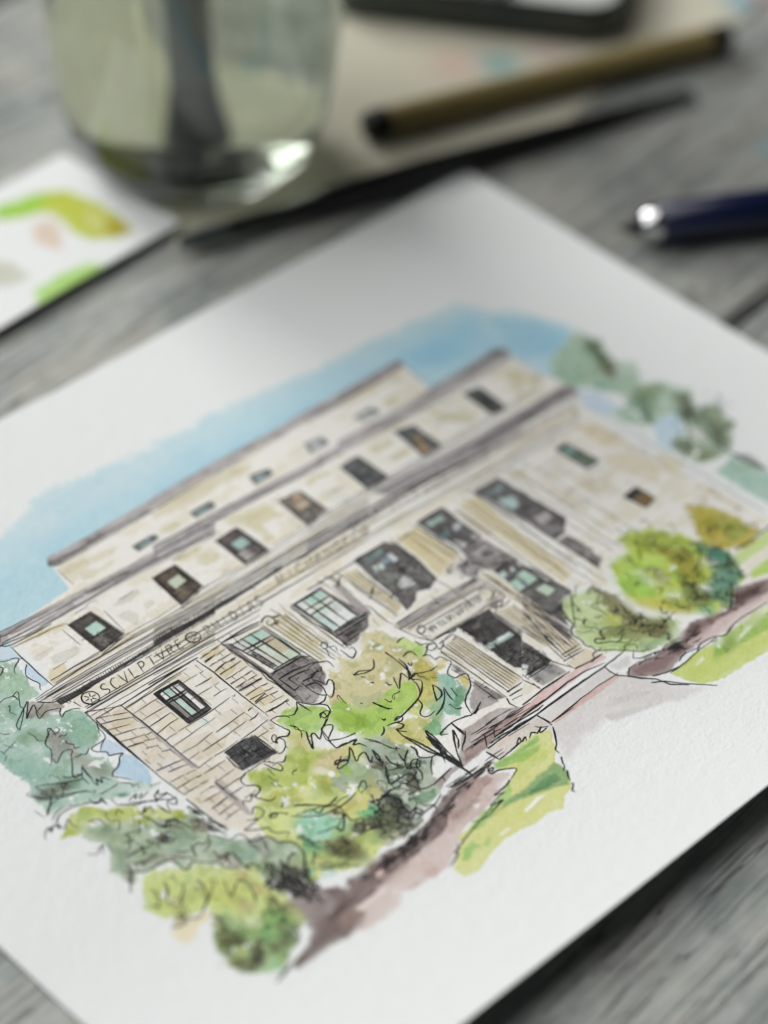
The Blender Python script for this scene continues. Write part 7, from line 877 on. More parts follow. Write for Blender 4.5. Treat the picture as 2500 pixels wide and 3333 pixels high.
(1,0.3,'-1230 -827 -1224 -855 -1229 -855'),(1,0.3,'-1241 -904 -1248 -921 -1265 -951'),(1,0.3,'-1260 -883 -1275 -905 -1269 -906'),(1,0.3,'-1234 -956 -1237 -980 -1233 -987'),(1,0.3,'-1253 -818 -1252 -838 -1246 -850'),(1,0.3,'-1202 -852 -1206 -869 -1197 -883'),(1,0.3,'-1242 -869 -1254 -876 -1248 -917'),(1,0.3,'-1251 -906 -1252 -922 -1273 -959'),(1,0.3,'-1251 -895 -1260 -911 -1261 -959'),(1,0.3,'-1196 -854 -1191 -867 -1212 -923'),
(1,0.3,'-1207 -880 -1200 -902 -1209 -931'),(1,0.3,'-1278 -813 -1293 -838 -1283 -860'),(1,0.3,'-1198 -898 -1193 -924 -1211 -925'),(1,0.3,'-1211 -750 -1208 -765 -1219 -778'),(1,0.3,'-1272 -860 -1277 -897 -1269 -910'),(1,0.3,'-1206 -893 -1209 -930 -1200 -931'),(1,0.3,'-1278 -828 -1287 -852 -1267 -865'),(1,0.3,'-1223 -892 -1223 -919 -1254 -946'),(1,0.3,'-1258 -845 -1253 -868 -1259 -888'),(1,0.3,'-1217 -790 -1211 -818 -1226 -833'),
(1,0.3,'-1267 -803 -1275 -836 -1268 -832'),(1,0.3,'-1255 -855 -1257 -877 -1251 -886'),(1,0.3,'-1218 -931 -1231 -957 -1241 -976'),(1,0.3,'-1262 -863 -1274 -870 -1267 -908'),(1,0.33,'-1031 -1002 -1019 -1008 -997 -1003'),(1,0.33,'-999 -989 -980 -988 -965 -991'),(1,0.33,'-1072 -1005 -1057 -1007 -1039 -1006'),(1,0.33,'-966 -1009 -956 -1017 -932 -1011'),(1,0.33,'-906 -1006 -887 -1004 -872 -1007'),(1,0.33,'-913 -1016 -894 -1014 -879 -1017'),
(1,0.33,'-1016 -1006 -995 -1003 -981 -1007'),(1,0.33,'-1074 -985 -1060 -989 -1040 -986'),(1,0.33,'-981 -995 -970 -1001 -947 -996'),(1,0.33,'-882 -1010 -871 -1018 -848 -1012'),(1,0.33,'-1087 -997 -1076 -1003 -1053 -998'),(1,0.33,'-1001 -1004 -987 -1007 -967 -1005'),(1,0.33,'-1000 -1012 -991 -1021 -966 -1013'),(1,0.33,'-859 -1007 -849 -1016 -824 -1009'),(1,0.3,'-359 -930 -325 -928 -276 -924 -237 -918'),
(1,0.3,'-263 -918 -231 -901 -241 -922 -213 -914 -226 -929'),(1,0.3,'-208 -928 -181 -914 -171 -929 -137 -916 -164 -935 -124 -934'),(1,0.22,'-153 -901 -140 -919 -116 -933'),(1,0.31,'-402 -923 -424 -937 -402 -941 -419 -951 -424 -937 -431 -956 -396 -965 -352 -996 -362 -1008 -401 -1021'),(1,0.31,'-405 -1022 -442 -1033 -498 -1038 -460 -1050'),(1,0.28,'-460 -1050 -494 -1052 -543 -1063 -494 -1070 -506 -1075 -595 -1089 -643 -1070'),
(1,0.25,'-544 -1070 -608 -1084 -705 -1106 -757 -1121 -783 -1129'),(1,0.31,'-747 -1105 -759 -1128 -785 -1127 -774 -1138 -827 -1160 -836 -1159'),(1,0.31,'-201 -1068 -222 -1096 -228 -1108 -248 -1120'),(1,0.37,'-237 -1127 -257 -1152 -267 -1169'),(1,0.27,'-280 -1184 -269 -1186 -300 -1208 -295 -1218'),(1,0.27,'389 -532 358 -557 336 -610 327 -643 304 -653 287 -680 291 -715 282 -738 294 -770 290 -788 331 -822 381 -876 401 -901 453 -925'),
(1,0.37,'353 -667 377 -652 385 -659'),(1,0.44,'390 -690 388 -699'),(1,0.27,'422 -839 398 -833 363 -793 326 -769 321 -753 336 -746 359 -768 367 -733 400 -732 437 -756'),(1,0.27,'413 -554 398 -603 385 -601'),(1,0.19,'442 -622 454 -654 455 -697'),(1,0.19,'351 -676 369 -703'),(1,0.37,'404 -598 395 -621'),(1,0.22,'742 -528 734 -564 728 -591'),(1,0.22,'832 -499 806 -530 765 -581'),(1,0.19,'839 -516 857 -543 868 -607 890 -661'),
(1,0.22,'1003 -652 966 -697 895 -744 839 -748'),(1,0.27,'1026 -776 998 -842 966 -904'),(1,0.27,'879 -842 905 -891 835 -962'),(1,0.27,'628 -794 605 -828 629 -829'),(1,0.19,'916 -595 930 -641 912 -714'),(0,0.3,'509 -974 533 -958'),(0,0.3,'509 -974 498 -994'),(0,0.3,'509 -974 529 -952'),(0,0.3,'509 -974 514 -949'),(0,0.3,'509 -974 520 -1005'),(0,0.3,'509 -974 499 -1006'),(0,0.3,'509 -974 513 -1012'),(0,0.3,'509 -974 520 -993'),
(0,0.3,'509 -974 487 -992'),(0,0.3,'509 -974 488 -991'),(0,0.3,'509 -974 470 -972'),(0,0.3,'509 -974 514 -991'),(0,0.3,'509 -974 479 -987'),(0,0.3,'509 -974 528 -968'),(0,0.3,'509 -974 530 -1004'),(0,0.3,'509 -974 533 -986'),(0,0.3,'509 -974 526 -1010'),(0,0.3,'509 -974 480 -964'),(0,0.3,'509 -974 530 -974'),(0,0.3,'509 -974 474 -959'),(0,0.3,'509 -974 514 -947'),(0,0.3,'509 -974 504 -951'),(0,0.3,'509 -974 531 -971'),
(0,0.3,'509 -974 538 -991'),(0,0.3,'509 -974 513 -939'),(0,0.3,'509 -974 492 -963'),(0,0.3,'509 -974 516 -956'),(0,0.3,'509 -974 513 -942'),(0,0.3,'509 -974 526 -996'),(0,0.3,'509 -974 501 -953'),(0,0.3,'509 -974 525 -945'),(0,0.3,'509 -974 474 -990'),(0,0.3,'509 -974 521 -1000'),(0,0.3,'509 -974 530 -976'),(0,0.3,'509 -974 485 -976'),(0,0.3,'509 -974 489 -954'),(0,0.3,'509 -974 496 -953'),(0,0.3,'509 -974 484 -968'),
(0,0.3,'509 -974 531 -987'),(0,0.3,'509 -974 542 -963'),(0,0.25,'424 -944 445 -941'),(0,0.25,'581 -975 616 -974'),(0,0.25,'422 -945 451 -952'),(0,0.25,'564 -1006 591 -1006'),(0,0.25,'465 -947 503 -943'),(0,0.25,'408 -965 433 -981'),(0,0.25,'599 -973 631 -970'),(0,0.25,'342 -943 365 -942'),(0,0.25,'352 -934 368 -941'),(0,0.25,'370 -939 393 -951'),(0,0.25,'556 -981 576 -986'),(0,0.25,'579 -966 606 -983'),
(0,0.25,'590 -986 630 -987'),(0,0.25,'379 -934 414 -941'),(0,0.25,'536 -971 559 -981'),(0,0.25,'459 -958 486 -968'),(0,0.25,'398 -966 427 -958'),(0,0.25,'477 -958 500 -956'),(0,0.25,'455 -979 482 -984'),(0,0.25,'582 -978 631 -985'),(0,0.25,'576 -1011 609 -1006'),(0,0.25,'510 -963 553 -974'),(0,0.25,'546 -986 576 -977'),(0,0.25,'389 -945 415 -958'),(1,0.25,'388 -1050 457 -1052 539 -1045 619 -1046 649 -1042 677 -1059 733 -1047'),
(1,0.22,'539 -1045 577 -1026 628 -1032 645 -1038 630 -1057 615 -1042'),(1,0.3,'458 -1031 503 -1020 565 -1037'),(1,0.3,'333 -1015 374 -1035 447 -1054'),(1,0.19,'693 -1052 774 -1041 863 -1050 925 -1054'),(1,0.27,'802 -976 874 -931 793 -990'),(0,0.37,'1063 -781 1114 -789 1258 -784 1346 -785'),(1,0.37,'1536 -124 1431 -249 1339 -302'),(1,0.37,'1508 -87 1553 -153 1500 -284 1495 -373 1502 -485 1522 -568'),
(1,0.44,'1610 433 1538 295 1486 212'),(1,0.3,'1517 115 1457 0 1397 -70'),(1,0.3,'1627 -150 1579 -217 1509 -318'),(1,0.21,'1465 -268 1452 -265 1456 -258'),(1,0.21,'1506 -290 1507 -274 1522 -297'),(1,0.21,'1559 -176 1556 -186 1567 -176'),(1,0.21,'1543 -234 1523 -241 1544 -254'),(1,0.21,'1634 -288 1649 -288 1631 -301'),(1,0.21,'1514 -372 1529 -373 1522 -377'),(1,0.21,'1541 -156 1536 -171 1543 -170'),(1,0.21,'1579 -79 1590 -72 1591 -61'),
(1,0.21,'1410 -220 1393 -225 1392 -228'),(1,0.21,'1569 -129 1583 -114 1573 -123'),(1,0.21,'1342 -234 1355 -219 1364 -235'),(1,0.21,'1634 -58 1619 -56 1636 -59'),(1,0.21,'1554 -125 1567 -130 1550 -149'),(1,0.21,'1366 -249 1350 -246 1366 -262'),(1,0.21,'1452 -306 1443 -301 1450 -298'),(1,0.21,'1419 -224 1411 -232 1418 -230'),(1,0.21,'1518 -364 1524 -361 1533 -369'),(1,0.21,'1514 -114 1504 -129 1511 -123'),
(1,0.21,'1531 -358 1531 -356 1544 -358'),(1,0.21,'1430 -189 1444 -187 1420 -206'),(1,0.21,'1578 -67 1583 -62 1569 -94'),(1,0.21,'1439 -285 1452 -279 1463 -284'),(1,0.21,'1474 -141 1465 -132 1454 -154'),(1,0.21,'1417 -294 1419 -301 1418 -282'),(1,0.21,'1565 -191 1568 -194 1556 -191'),(1,0.21,'1714 -222 1727 -206 1722 -198'),(1,0.21,'1422 -292 1412 -308 1427 -302'),(1,0.21,'1697 -107 1703 -98 1718 -94'),
(1,0.21,'1580 -194 1583 -192 1561 -193'),(1,0.21,'1560 -292 1549 -288 1550 -316'),(1,0.21,'1719 -144 1722 -155 1697 -153'),(1,0.21,'1476 -370 1469 -367 1481 -360'),(1,0.21,'1547 -290 1542 -288 1555 -302'),(1,0.21,'1589 -301 1614 -297 1586 -302'),(1,0.21,'1437 -372 1440 -374 1439 -376'),(1,0.21,'1440 -364 1436 -351 1466 -357'),(1,0.21,'1730 -145 1723 -156 1728 -135'),(1,0.21,'1426 -228 1423 -232 1418 -227'),
(1,0.21,'1533 -361 1550 -362 1538 -358'),(1,0.21,'1418 -272 1410 -268 1408 -292'),(1,0.21,'1517 -85 1504 -96 1496 -89'),(1,0.21,'1503 -215 1525 -211 1512 -200'),(1,0.21,'1528 -111 1530 -117 1507 -113'),(1,0.21,'1644 -129 1640 -143 1619 -138'),(1,0.21,'1673 -199 1651 -200 1697 -193'),(1,0.21,'1502 -330 1494 -341 1520 -335'),(1,0.21,'1470 -377 1461 -379 1461 -393'),(1,0.21,'1615 -173 1608 -169 1591 -177'),
(1,0.21,'1683 -215 1681 -223 1662 -216'),(1,0.21,'1641 -212 1640 -199 1649 -217'),(1,0.21,'1695 -182 1692 -171 1718 -179'),(1,0.21,'1385 -217 1371 -214 1384 -199'),(1,0.21,'1454 -339 1454 -336 1448 -324'),(1,0.21,'1404 -252 1400 -263 1397 -259'),(1,0.21,'1503 -131 1505 -122 1520 -127'),(1,0.21,'1569 -136 1572 -146 1573 -132'),(1,0.21,'1480 -396 1477 -396 1498 -396'),(1,0.21,'1611 -79 1603 -86 1605 -69'),
(1,0.21,'1629 -292 1616 -299 1643 -297'),(1,0.21,'1428 -195 1419 -210 1439 -192'),]
LETTERS = [(1,0.26,'-1112 247 -1121 255 -1135 245 -1134 232 -1123 225 -1121 214 -1135 204 -1145 212'),(1,0.26,'-1069 247 -1078 255 -1094 242 -1100 224 -1099 206 -1087 203 -1077 211'),(0,0.26,'-1052 254 -1051 203'),(0,0.26,'-1051 203 -1023 253'),(0,0.26,'-1005 253 -1019 203'),(0,0.26,'-1019 203 -998 203'),(0,0.26,'-963 252 -977 203'),(1,0.26,'-963 252 -947 251 -946 239 -956 227 -970 226'),(0,0.26,'-926 251 -897 251'),(0,0.26,'-912 251 -925 203'),(0,0.26,'-884 250 -883 202'),(0,0.26,'-883 202 -855 250'),(0,0.26,'-837 250 -851 202'),(1,0.26,'-837 250 -822 248 -820 237 -829 227 -844 225'),(0,0.26,'-834 226 -827 202'),(0,0.26,'-795 249 -809 202'),(0,0.26,'-795 249 -775 248'),(0,0.26,'-802 225 -786 225'),(0,0.26,'-809 202 -787 202'),(0,0.2,'-673 235 -681 192'),(1,0.2,'-673 235 -658 234 -656 223 -664 213 -677 213'),(0,0.2,'-635 234 -644 190'),(0,0.2,'-614 233 -623 188'),(0,0.2,'-639 212 -619 211'),(0,0.2,'-584 232 -595 187'),(0,0.2,'-555 232 -567 185'),(1,0.2,'-555 232 -541 227 -539 207 -551 189 -567 185'),(0,0.2,'-504 230 -519 182'),(0,0.2,'-493 180 -464 229'),(0,0.2,'-464 229 -467 179'),(0,0.2,'-482 199 -467 198'),(1,0.2,'-416 220 -424 228 -438 218 -438 205 -428 198 -428 187 -442 177 -450 185'),(0,0.21,'-321 213 -301 258'),(0,0.21,'-301 258 -303 221'),(0,0.21,'-303 221 -277 256'),(0,0.21,'-277 256 -291 212'),(0,0.21,'-243 254 -262 211'),(1,0.21,'-187 244 -196 251 -215 241 -223 227 -223 212 -210 209 -199 215'),(0,0.21,'-164 249 -185 208'),(0,0.21,'-140 247 -161 207'),(0,0.21,'-174 229 -150 227'),(0,0.21,'-144 207 -106 245'),(0,0.21,'-106 245 -113 206'),(0,0.21,'-128 221 -111 221'),(0,0.21,'-97 205 -73 243'),(0,0.21,'-73 243 -71 204'),(0,0.21,'-71 204 -47 241'),(1,0.21,'-4 233 -13 239 -33 231 -43 218 -45 205 -33 203 -21 210 -15 218 -26 218'),(0,0.21,'21 237 -5 202'),(0,0.21,'21 237 44 235'),(0,0.21,'8 219 25 219'),(0,0.21,'-5 202 18 201'),(0,0.21,'67 234 39 200'),(0,0.21,'39 200 61 200'),(1,0.21,'123 230 103 223 90 209 94 199 115 208 129 222 123 230'),(0,0.21,'96 288 75 239'),(1,0.21,'96 288 109 283 108 263 92 244 75 239'),(1,0.21,'145 287 129 275 120 253 125 238 142 252 152 274 145 287'),(0,0.21,'152 237 173 286'),(0,0.21,'173 286 175 236'),(0,0.21,'175 236 196 286'),(0,0.21,'189 236 224 285'),(0,0.21,'224 285 216 235'),(0,0.21,'203 255 218 254'),(0,0.21,'250 284 277 284'),(0,0.21,'263 284 242 234'),(0,0.21,'294 283 272 234'),(0,0.21,'294 283 313 283'),(0,0.21,'283 258 298 258'),(0,0.21,'272 234 292 233'),(0,0.21,'333 282 311 233'),(0,0.21,'311 233 330 232'),(0,0.21,'372 281 350 231'),(0,0.21,'350 231 370 231'),(1,0.21,'420 280 403 268 394 245 398 230 416 245 426 267 420 280'),(1,0.32,'-1170 209 -1183 200 -1199 199 -1213 207 -1222 221 -1224 237 -1217 252 -1204 261 -1188 261 -1174 254 -1165 240 -1163 224 -1170 209'),(0,0.34,'-1190 225 -1181 210'),(0,0.34,'-1196 225 -1204 209'),(0,0.34,'-1200 230 -1217 230'),(0,0.34,'-1197 236 -1206 251'),(0,0.34,'-1191 236 -1183 252'),(0,0.34,'-1187 231 -1170 231'),(1,0.32,'-711 202 -723 194 -737 194 -749 200 -757 212 -758 226 -752 238 -740 245 -726 246 -714 240 -706 228 -705 214 -711 202'),(0,0.34,'-729 215 -721 202'),(0,0.34,'-734 215 -741 202'),(0,0.34,'-737 220 -752 220'),(0,0.34,'-734 224 -742 238'),(0,0.34,'-729 225 -722 238'),(0,0.34,'-726 220 -711 220'),(0,0.15,'443 240 427 205'),(0,0.14,'434 224 445 224'),(0,0.15,'461 240 442 205'),(0,0.14,'442 205 463 223'),(0,0.15,'479 239 463 205'),(0,0.15,'496 239 474 204'),(0,0.14,'487 223 488 204'),(0,0.15,'514 239 498 204'),(0,0.15,'532 239 512 204'),(0,0.15,'550 239 527 204'),(0,0.14,'530 204 551 223'),(0,0.15,'567 238 548 204'),(0,0.15,'603 238 580 204'),(0,0.14,'603 238 604 222'),(0,0.15,'620 238 601 204'),(0,0.15,'638 237 622 203'),(0,0.15,'656 237 639 203'),(0,0.14,'636 203 666 237'),(0,0.15,'673 237 654 203'),(0,0.14,'664 221 675 221'),(0,0.15,'691 237 675 203'),(0,0.15,'709 237 692 203'),(0,0.15,'727 236 710 203'),(0,0.14,'717 221 737 236'),(0,0.15,'762 236 739 203'),(0,0.14,'742 203 773 236'),(0,0.15,'780 236 763 202'),(0,0.15,'797 235 777 202'),(0,0.15,'815 235 798 202'),(0,0.14,'815 235 826 235'),(0,0.15,'833 235 816 202'),(0,0.14,'813 202 834 220'),(0,0.15,'851 235 830 202'),(0,0.14,'841 220 852 219'),(0,0.15,'868 235 851 202'),(0,0.14,'859 219 858 202'),(0,0.15,'886 234 869 202'),(0,0.14,'886 234 897 234'),(0,0.15,'921 234 898 201'),(0,0.14,'921 234 932 234'),(0,0.15,'939 234 915 201'),(0,0.14,'930 219 940 219'),(0,0.15,'957 233 939 201'),(0,0.14,'957 233 967 233'),(0,0.15,'975 233 957 201'),(0,0.14,'954 201 985 233'),(0,0.15,'992 233 975 201'),(0,0.14,'992 233 982 201'),(0,0.15,'1010 233 992 201'),(0,0.14,'1010 233 1021 233'),(0,0.15,'1028 233 1010 201'),(0,0.14,'1018 218 1038 232'),(0,0.15,'1045 232 1021 201'),(0,0.14,'1036 218 1046 218'),(0,0.15,'1081 232 1057 200'),(0,0.15,'1099 232 1077 200'),(0,0.15,'1116 231 1095 200'),(0,0.14,'1116 231 1117 217'),(0,0.15,'1134 231 1109 200'),(0,0.14,'1134 231 1135 217'),(0,0.15,'1152 231 1134 200'),(0,0.15,'1169 231 1145 200'),(0,0.14,'1148 200 1170 216'),(0,0.15,'1187 230 1169 199'),(0,0.14,'1177 216 1188 216'),(0,0.15,'1205 230 1187 199'),(0,0.14,'1205 230 1194 199'),(0,0.15,'1240 230 1215 199'),(0,0.14,'1230 216 1251 230'),]
CARDW = [((196,206,84),0.9,'359 2700 471 2685 582 2666 648 2622 676 2516 698 2420 692 2300 684 2206 585 2208 494 2265 478 2353 494 2449 488 2535 405 2571 300 2626'),((160,214,84),1.5,'319 2713 443 2681 552 2660 528 2599 416 2584 304 2632'),((206,208,120),1.5,'640 2457 667 2367 599 2271 530 2295 546 2405'),((184,172,60),1.2,'652 2335 686 2293 678 2211 591 2216 573 2271'),((226,208,190),1.2,'378 2506 462 2486 452 2398 351 2289 333 2327 313 2409'),((182,222,132),0.9,'98 2142 270 2159 387 2151 439 2080 430 1995 295 2011 130 2018 46 2063'),((210,212,196),1.2,'95 2426 152 2346 140 2239 53 2222 -23 2276')]
RAGPOLY = '749 2039 1370 1869 2022 1675 2671 1558 3103 1662 3639 1731 4061 1627 4493 1749 3780 3299 2519 3757 1156 2799'
STAINS = [(142.2,107.1,5.5,(128,168,168)),(134.5,113.7,6,(206,182,168)),(208.2,88.1,4,(90,160,184)),(155.0,102.4,5,(206,186,176)),(213.4,84.6,3,(206,130,130))]
def ints(s): 
    v = [int(a) for a in s.split()]; return [(v[i] / 20.0, v[i + 1] / 20.0) for i in range(0, len(v), 2)]
ST = 0.17
pt = Painter(-86, 86, -63.5, 62, ST, 3)
for lab, r, g, b, soft, wob, edge, op, var, pts in WASHES:
    pt.wash(lab, (r, g, b), ints(pts), soft, wob, edge, op, var)
LEAF = (3, 4, 5, 6, 11, 12, 13, 14)
def blur(a, r):
    for ax_ in (0, 1):
        for _ in range(2):
            c = np.cumsum(np.concatenate([np.repeat(a.take([0], ax_), r + 1, ax_), a, np.repeat(a.take([-1], ax_), r, ax_)], ax_), ax_)
            n_ = a.shape[ax_]; a = (c.take(np.arange(2 * r + 1, 2 * r + 1 + n_), ax_) - c.take(np.arange(0, n_), ax_)) / (2 * r + 1)
    return a
soft_ = blur(pt.img, 4); wet = np.clip((0.6 * noise2(pt.sh, 3.2 / ST, 71) + 0.5 * noise2(pt.sh, 1.3 / ST, 72) + 0.02) / 0.12, 0, 1)
inside = np.isin(pt.lab, LEAF + (8, 10, 15)); inside_s = np.clip(blur(inside.astype(float), 3) * 2 - 1, 0, 1)
wet = (wet * inside_s)[..., None]; pt.img = pt.img * (1 - wet) + soft_ * wet            # wet colours run into each other
dab = 0.55 * noise2(pt.sh, 3.0 / ST, 81) + 0.45 * noise2(pt.sh, 1.4 / ST, 82) + 0.12 * noise2(pt.sh, 0.4 / ST, 83)
leafy = np.isin(pt.lab, LEAF) & (pt.img.mean(-1) < 0.72); leafy = np.clip(blur(leafy.astype(float), 2) * 2 - 1, 0, 1)
d1 = (np.clip((dab - 0.22) / 0.08, 0, 1) * leafy)[..., None]; d2_ = (np.clip((-dab - 0.36) / 0.08, 0, 1) * leafy)[..., None]
pt.img = pt.img * (1 - d1 * (1 - np.array((0.80, 0.84, 0.76)))) ; pt.img = pt.img * (1 - d2_ * (1 - np.array((0.80, 0.90, 0.89))))   # second layer of leaf dabs
gap = np.clip((0.6 * noise2(pt.sh, 2.4 / ST, 91) + 0.45 * noise2(pt.sh, 0.9 / ST, 92) + 0.2 * noise2(pt.sh, 0.35 / ST, 93) - 0.62) / 0.06, 0, 1) * np.clip((pt.img.mean(-1) - 0.22) / 0.1, 0, 1) * np.isin(pt.lab, LEAF)
gap = gap[..., None]; pt.img = pt.img * (1 - 0.9 * gap) + 0.9 * gap                     # flecks of bare paper between the leaves
def streak(mm, k): return np.repeat(noise2((pt.sh[0], pt.sh[1] // 3 + 2), mm / ST, k), 3, 1)[:, :pt.sh[1]]
stone = 0.6 * streak(2.2, 95) + 0.4 * streak(0.9, 96) + 0.25 * noise2(pt.sh, 0.6 / ST, 97)
stone = (np.clip((stone - 0.10) / 0.10, 0, 1) * 0.75 * np.clip(blur(((pt.lab == 2) & (pt.img.mean(-1) > 0.72)).astype(float), 2) * 2 - 1, 0, 1))[..., None]
pt.img = pt.img * (1 - stone) + pt.img * np.array((0.90, 0.865, 0.75)) * stone              # loose cream wash over the walls, white left between the strokes
grey = (np.isin(pt.lab, LEAF + (9, 10)) * 0.05)[..., None]; pt.img = pt.img * (1 - grey) + pt.img.mean(-1, keepdims=True) * grey
wall = np.clip(blur(((pt.lab == 2) & (pt.img.mean(-1) < 0.45)).astype(float), 1) * 2 - 1, 0, 1)
pt.img = pt.img * (1 - 0.24 * (np.clip(dab / 0.1, -1, 1) * 0.5 + 0.5) * wall)[..., None]
img = pt.img * WHITE[None, None]
# grid of painted cells, one mesh per painted subject, lying on the sheet
ny, nx = pt.sh; lab = pt.lab
cell = np.maximum.reduce([lab[:-1, :-1], lab[1:, :-1], lab[:-1, 1:], lab[1:, 1:]])
grow = np.zeros_like(cell)
R_ = 7                                   # carry each painted patch a millimetre past its edge so soft borders stay inside it
pad = np.pad(cell, R_); 
for dy, dx in sorted([(a, b) for a in range(-R_, R_ + 1) for b in range(-R_, R_ + 1) if a * a + b * b <= R_ * R_], key=lambda t: -(t[0] ** 2 + t[1] ** 2)):
    sh = pad[R_ + dy:R_ + dy + cell.shape[0], R_ + dx:R_ + dx + cell.shape[1]]; grow = np.where(sh > 0, sh, grow)
cell = np.where(cell > 0, cell, grow)
XX, YY = np.meshgrid(pt.x, pt.y); ZZ = surf(XX, YY) + 0.008
VV = np.stack([XX, YY, ZZ], -1).reshape(-1, 3) / 1000.0; CC = img.reshape(-1, 3)
idx = np.arange(ny * nx).reshape(ny, nx)
for k in range(1, len(REG)):
    jj, ii = np.nonzero(cell == k)
    if not len(jj): continue
    q = np.stack([idx[jj, ii], idx[jj, ii + 1], idx[jj + 1, ii + 1], idx[jj + 1, ii]], 1)
    used, inv = np.unique(q, return_inverse=True)
    o = np_mesh(REG[k], VV[used], inv.reshape(-1, 4), pig, painting, CC[used])
# the sheet itself: gently lifted along its near edge, 0.28 mm thick
yy = np.linspace(Y0, Y1, 330); xx = np.linspace(X0, X1, 420)
A, B = np.meshgrid(xx, yy); Zt = surf(A, B); n1 = A.size
vt = np.stack([A, B, Zt], -1).reshape(-1, 3); vb = vt.copy(); vb[:, 2] -= 0.28
h, w = A.shape; I = np.arange(n1).reshape(h, w)
qt = np.stack([I[:-1, :-1], I[:-1, 1:], I[1:, 1:], I[1:, :-1]], -1).reshape(-1, 4); qb = (qt[:, ::-1] + n1)
ring = np.concatenate([I[0, :], I[1:, -1], I[-1, -2::-1], I[-2:0:-1, 0]]); rn = np.roll(ring, -1)
qs = np.stack([ring, ring + n1, rn + n1, rn], 1)
np_mesh('paper_sheet', np.concatenate([vt, vb]) / 1000.0, np.concatenate([qt, qb, qs]), pig, painting, np.tile(WHITE, (2 * n1, 1)), True)
# ink: every pen stroke is a thin ribbon on the paper
def ink_mat():
    m, n, l, p = nodes('black_ink'); p.inputs['Base Color'].default_value = (0.012, 0.012, 0.013, 1); p.inputs['Roughness'].default_value = 0.7; p.inputs['Specular IOR Level'].default_value = 0.2
    tc = n.new('ShaderNodeNewGeometry'); t = n.new('ShaderNodeTexNoise'); t.inputs['Scale'].default_value = 900; l.new(tc.outputs['Position'], t.inputs['Vector'])
    r = n.new('ShaderNodeValToRGB'); r.color_ramp.elements[0].position = 0.35; r.color_ramp.elements[0].color = (0.010, 0.010, 0.011, 1); r.color_ramp.elements[1].position = 0.75; r.color_ramp.elements[1].color = (0.05, 0.049, 0.048, 1)
    l.new(t.outputs['Fac'], r.inputs[0]); l.new(r.outputs[0], p.inputs['Base Color']); return m
INKM = ink_mat()
def smooth(P, curve):
    P = np.array(P, float)
    if len(P) > 2 and curve:
        E = np.concatenate([[2 * P[0] - P[1]], P, [2 * P[-1] - P[-2]]]); out = []
        for i in range(1, len(E) - 2):
            a, b, c, d = E[i - 1:i + 3]; nn = int(np.clip(np.hypot(*(c - b)) / 0.35, 2, 9))
            for t in np.arange(nn) / nn:
                out.append(0.5 * ((2 * b) + (c - a) * t + (2 * a - 5 * b + 4 * c - d) * t * t + (3 * b - a - 3 * c + d) * t ** 3))
        out.append(P[-1]); return np.array(out)
    out = []
    for a, b in zip(P, P[1:]):
        nn = int(np.clip(np.hypot(*(b - a)) / 1.2, 1, 40)); out += [a + (b - a) * t for t in np.arange(nn) / nn]
    out.append(P[-1]); return np.array(out)
def ribbons(name, strokes):
    V = []; Q = []; base = 0
    for curve, w, pts in strokes:
        P = smooth(ints(pts) if isinstance(pts, str) else pts, curve == 1)
        runs = [P]
        if curve == 2:                     # masonry joints stop where leaves or windows begin
            j = np.clip(((P[:, 1] - pt.y[0]) / ST).astype(int), 0, ny - 1); i = np.clip(((P[:, 0] - pt.x[0]) / ST).astype(int), 0, nx - 1)
            ok = (lab[j, i] == 2) & (pt.img[j, i].mean(-1) > 0.5); cut = np.flatnonzero(np.diff(ok.astype(int))) + 1
            runs = [r_ for r_, o_ in zip(np.split(P, cut), np.split(ok, cut)) if o_[0]]
        for P in runs:
          n_ = len(P)
          if n_ < 2: continue
          P = P + rng.normal(0, 0.025, P.shape)
          T = np.gradient(P, axis=0); T /= (np.linalg.norm(T, axis=1)[:, None] + 1e-9); N = np.stack([-T[:, 1], T[:, 0]], 1)
          t = np.linspace(0, 1, n_); ww = w * (0.85 + 0.22 * np.sin(t * rng.uniform(3, 9) + rng.uniform(0, 6)) + rng.normal(0, 0.06, n_)) * (1 - 0.45 * np.exp(-t / 0.06) * 0.6 - 0.6 * np.exp(-(1 - t) / 0.08))
          ww = np.clip(ww, 0.06, None)[:, None] / 2
          L, R = P + N * ww, P - N * ww; dz = 0.05 + rng.uniform(0, 0.03)
          for S_ in (L, R): V.append(np.column_stack([S_, surf(S_[:, 0], S_[:, 1]) + dz]))
          i = np.arange(n_ - 1); Q.append(np.stack([base + n_ + i, base + n_ + i + 1, base + i + 1, base + i], 1)); base += 2 * n_
    o = np_mesh(name, np.concatenate(V) / 1000.0, np.concatenate(Q), INKM, painting); o['kind'] = 'stuff'
    return o
def at_random(mask, n_):
    jj, ii = np.nonzero(mask); k = rng.integers(0, len(jj), n_); return np.stack([pt.x[ii[k]], pt.y[jj[k]]], 1)
lum = pt.img.mean(-1); extra = []
for p in at_random((lab == 2) & (lum < 0.38), 1000):                   # hatching in the dark bays
    L = rng.uniform(0.5, 1.7); d = np.array((0.05, 1.0)) if rng.random() < 0.62 else np.array((1.0, 0.04)); d = d + rng.normal(0, 0.10, 2)
    extra.append((0, rng.uniform(0.10, 0.2), [tuple(p - d * L / 2), tuple(p + d * L / 2)]))
def scribble(p, n_, st, w):
    a = rng.uniform(0, 6.28); P = [p]
    for _ in range(n_): a += rng.normal(0.5, 0.9); P.append(P[-1] + st * rng.uniform(0.5, 1.4) * np.array((math.cos(a), math.sin(a))))
    return (1, w, [tuple(q_) for q_ in P])
for p in at_random(np.isin(lab, LEAF) & (lum < 0.45), 130): extra.append(scribble(p, rng.integers(3, 8), 0.75, rng.uniform(0.12, 0.2)))
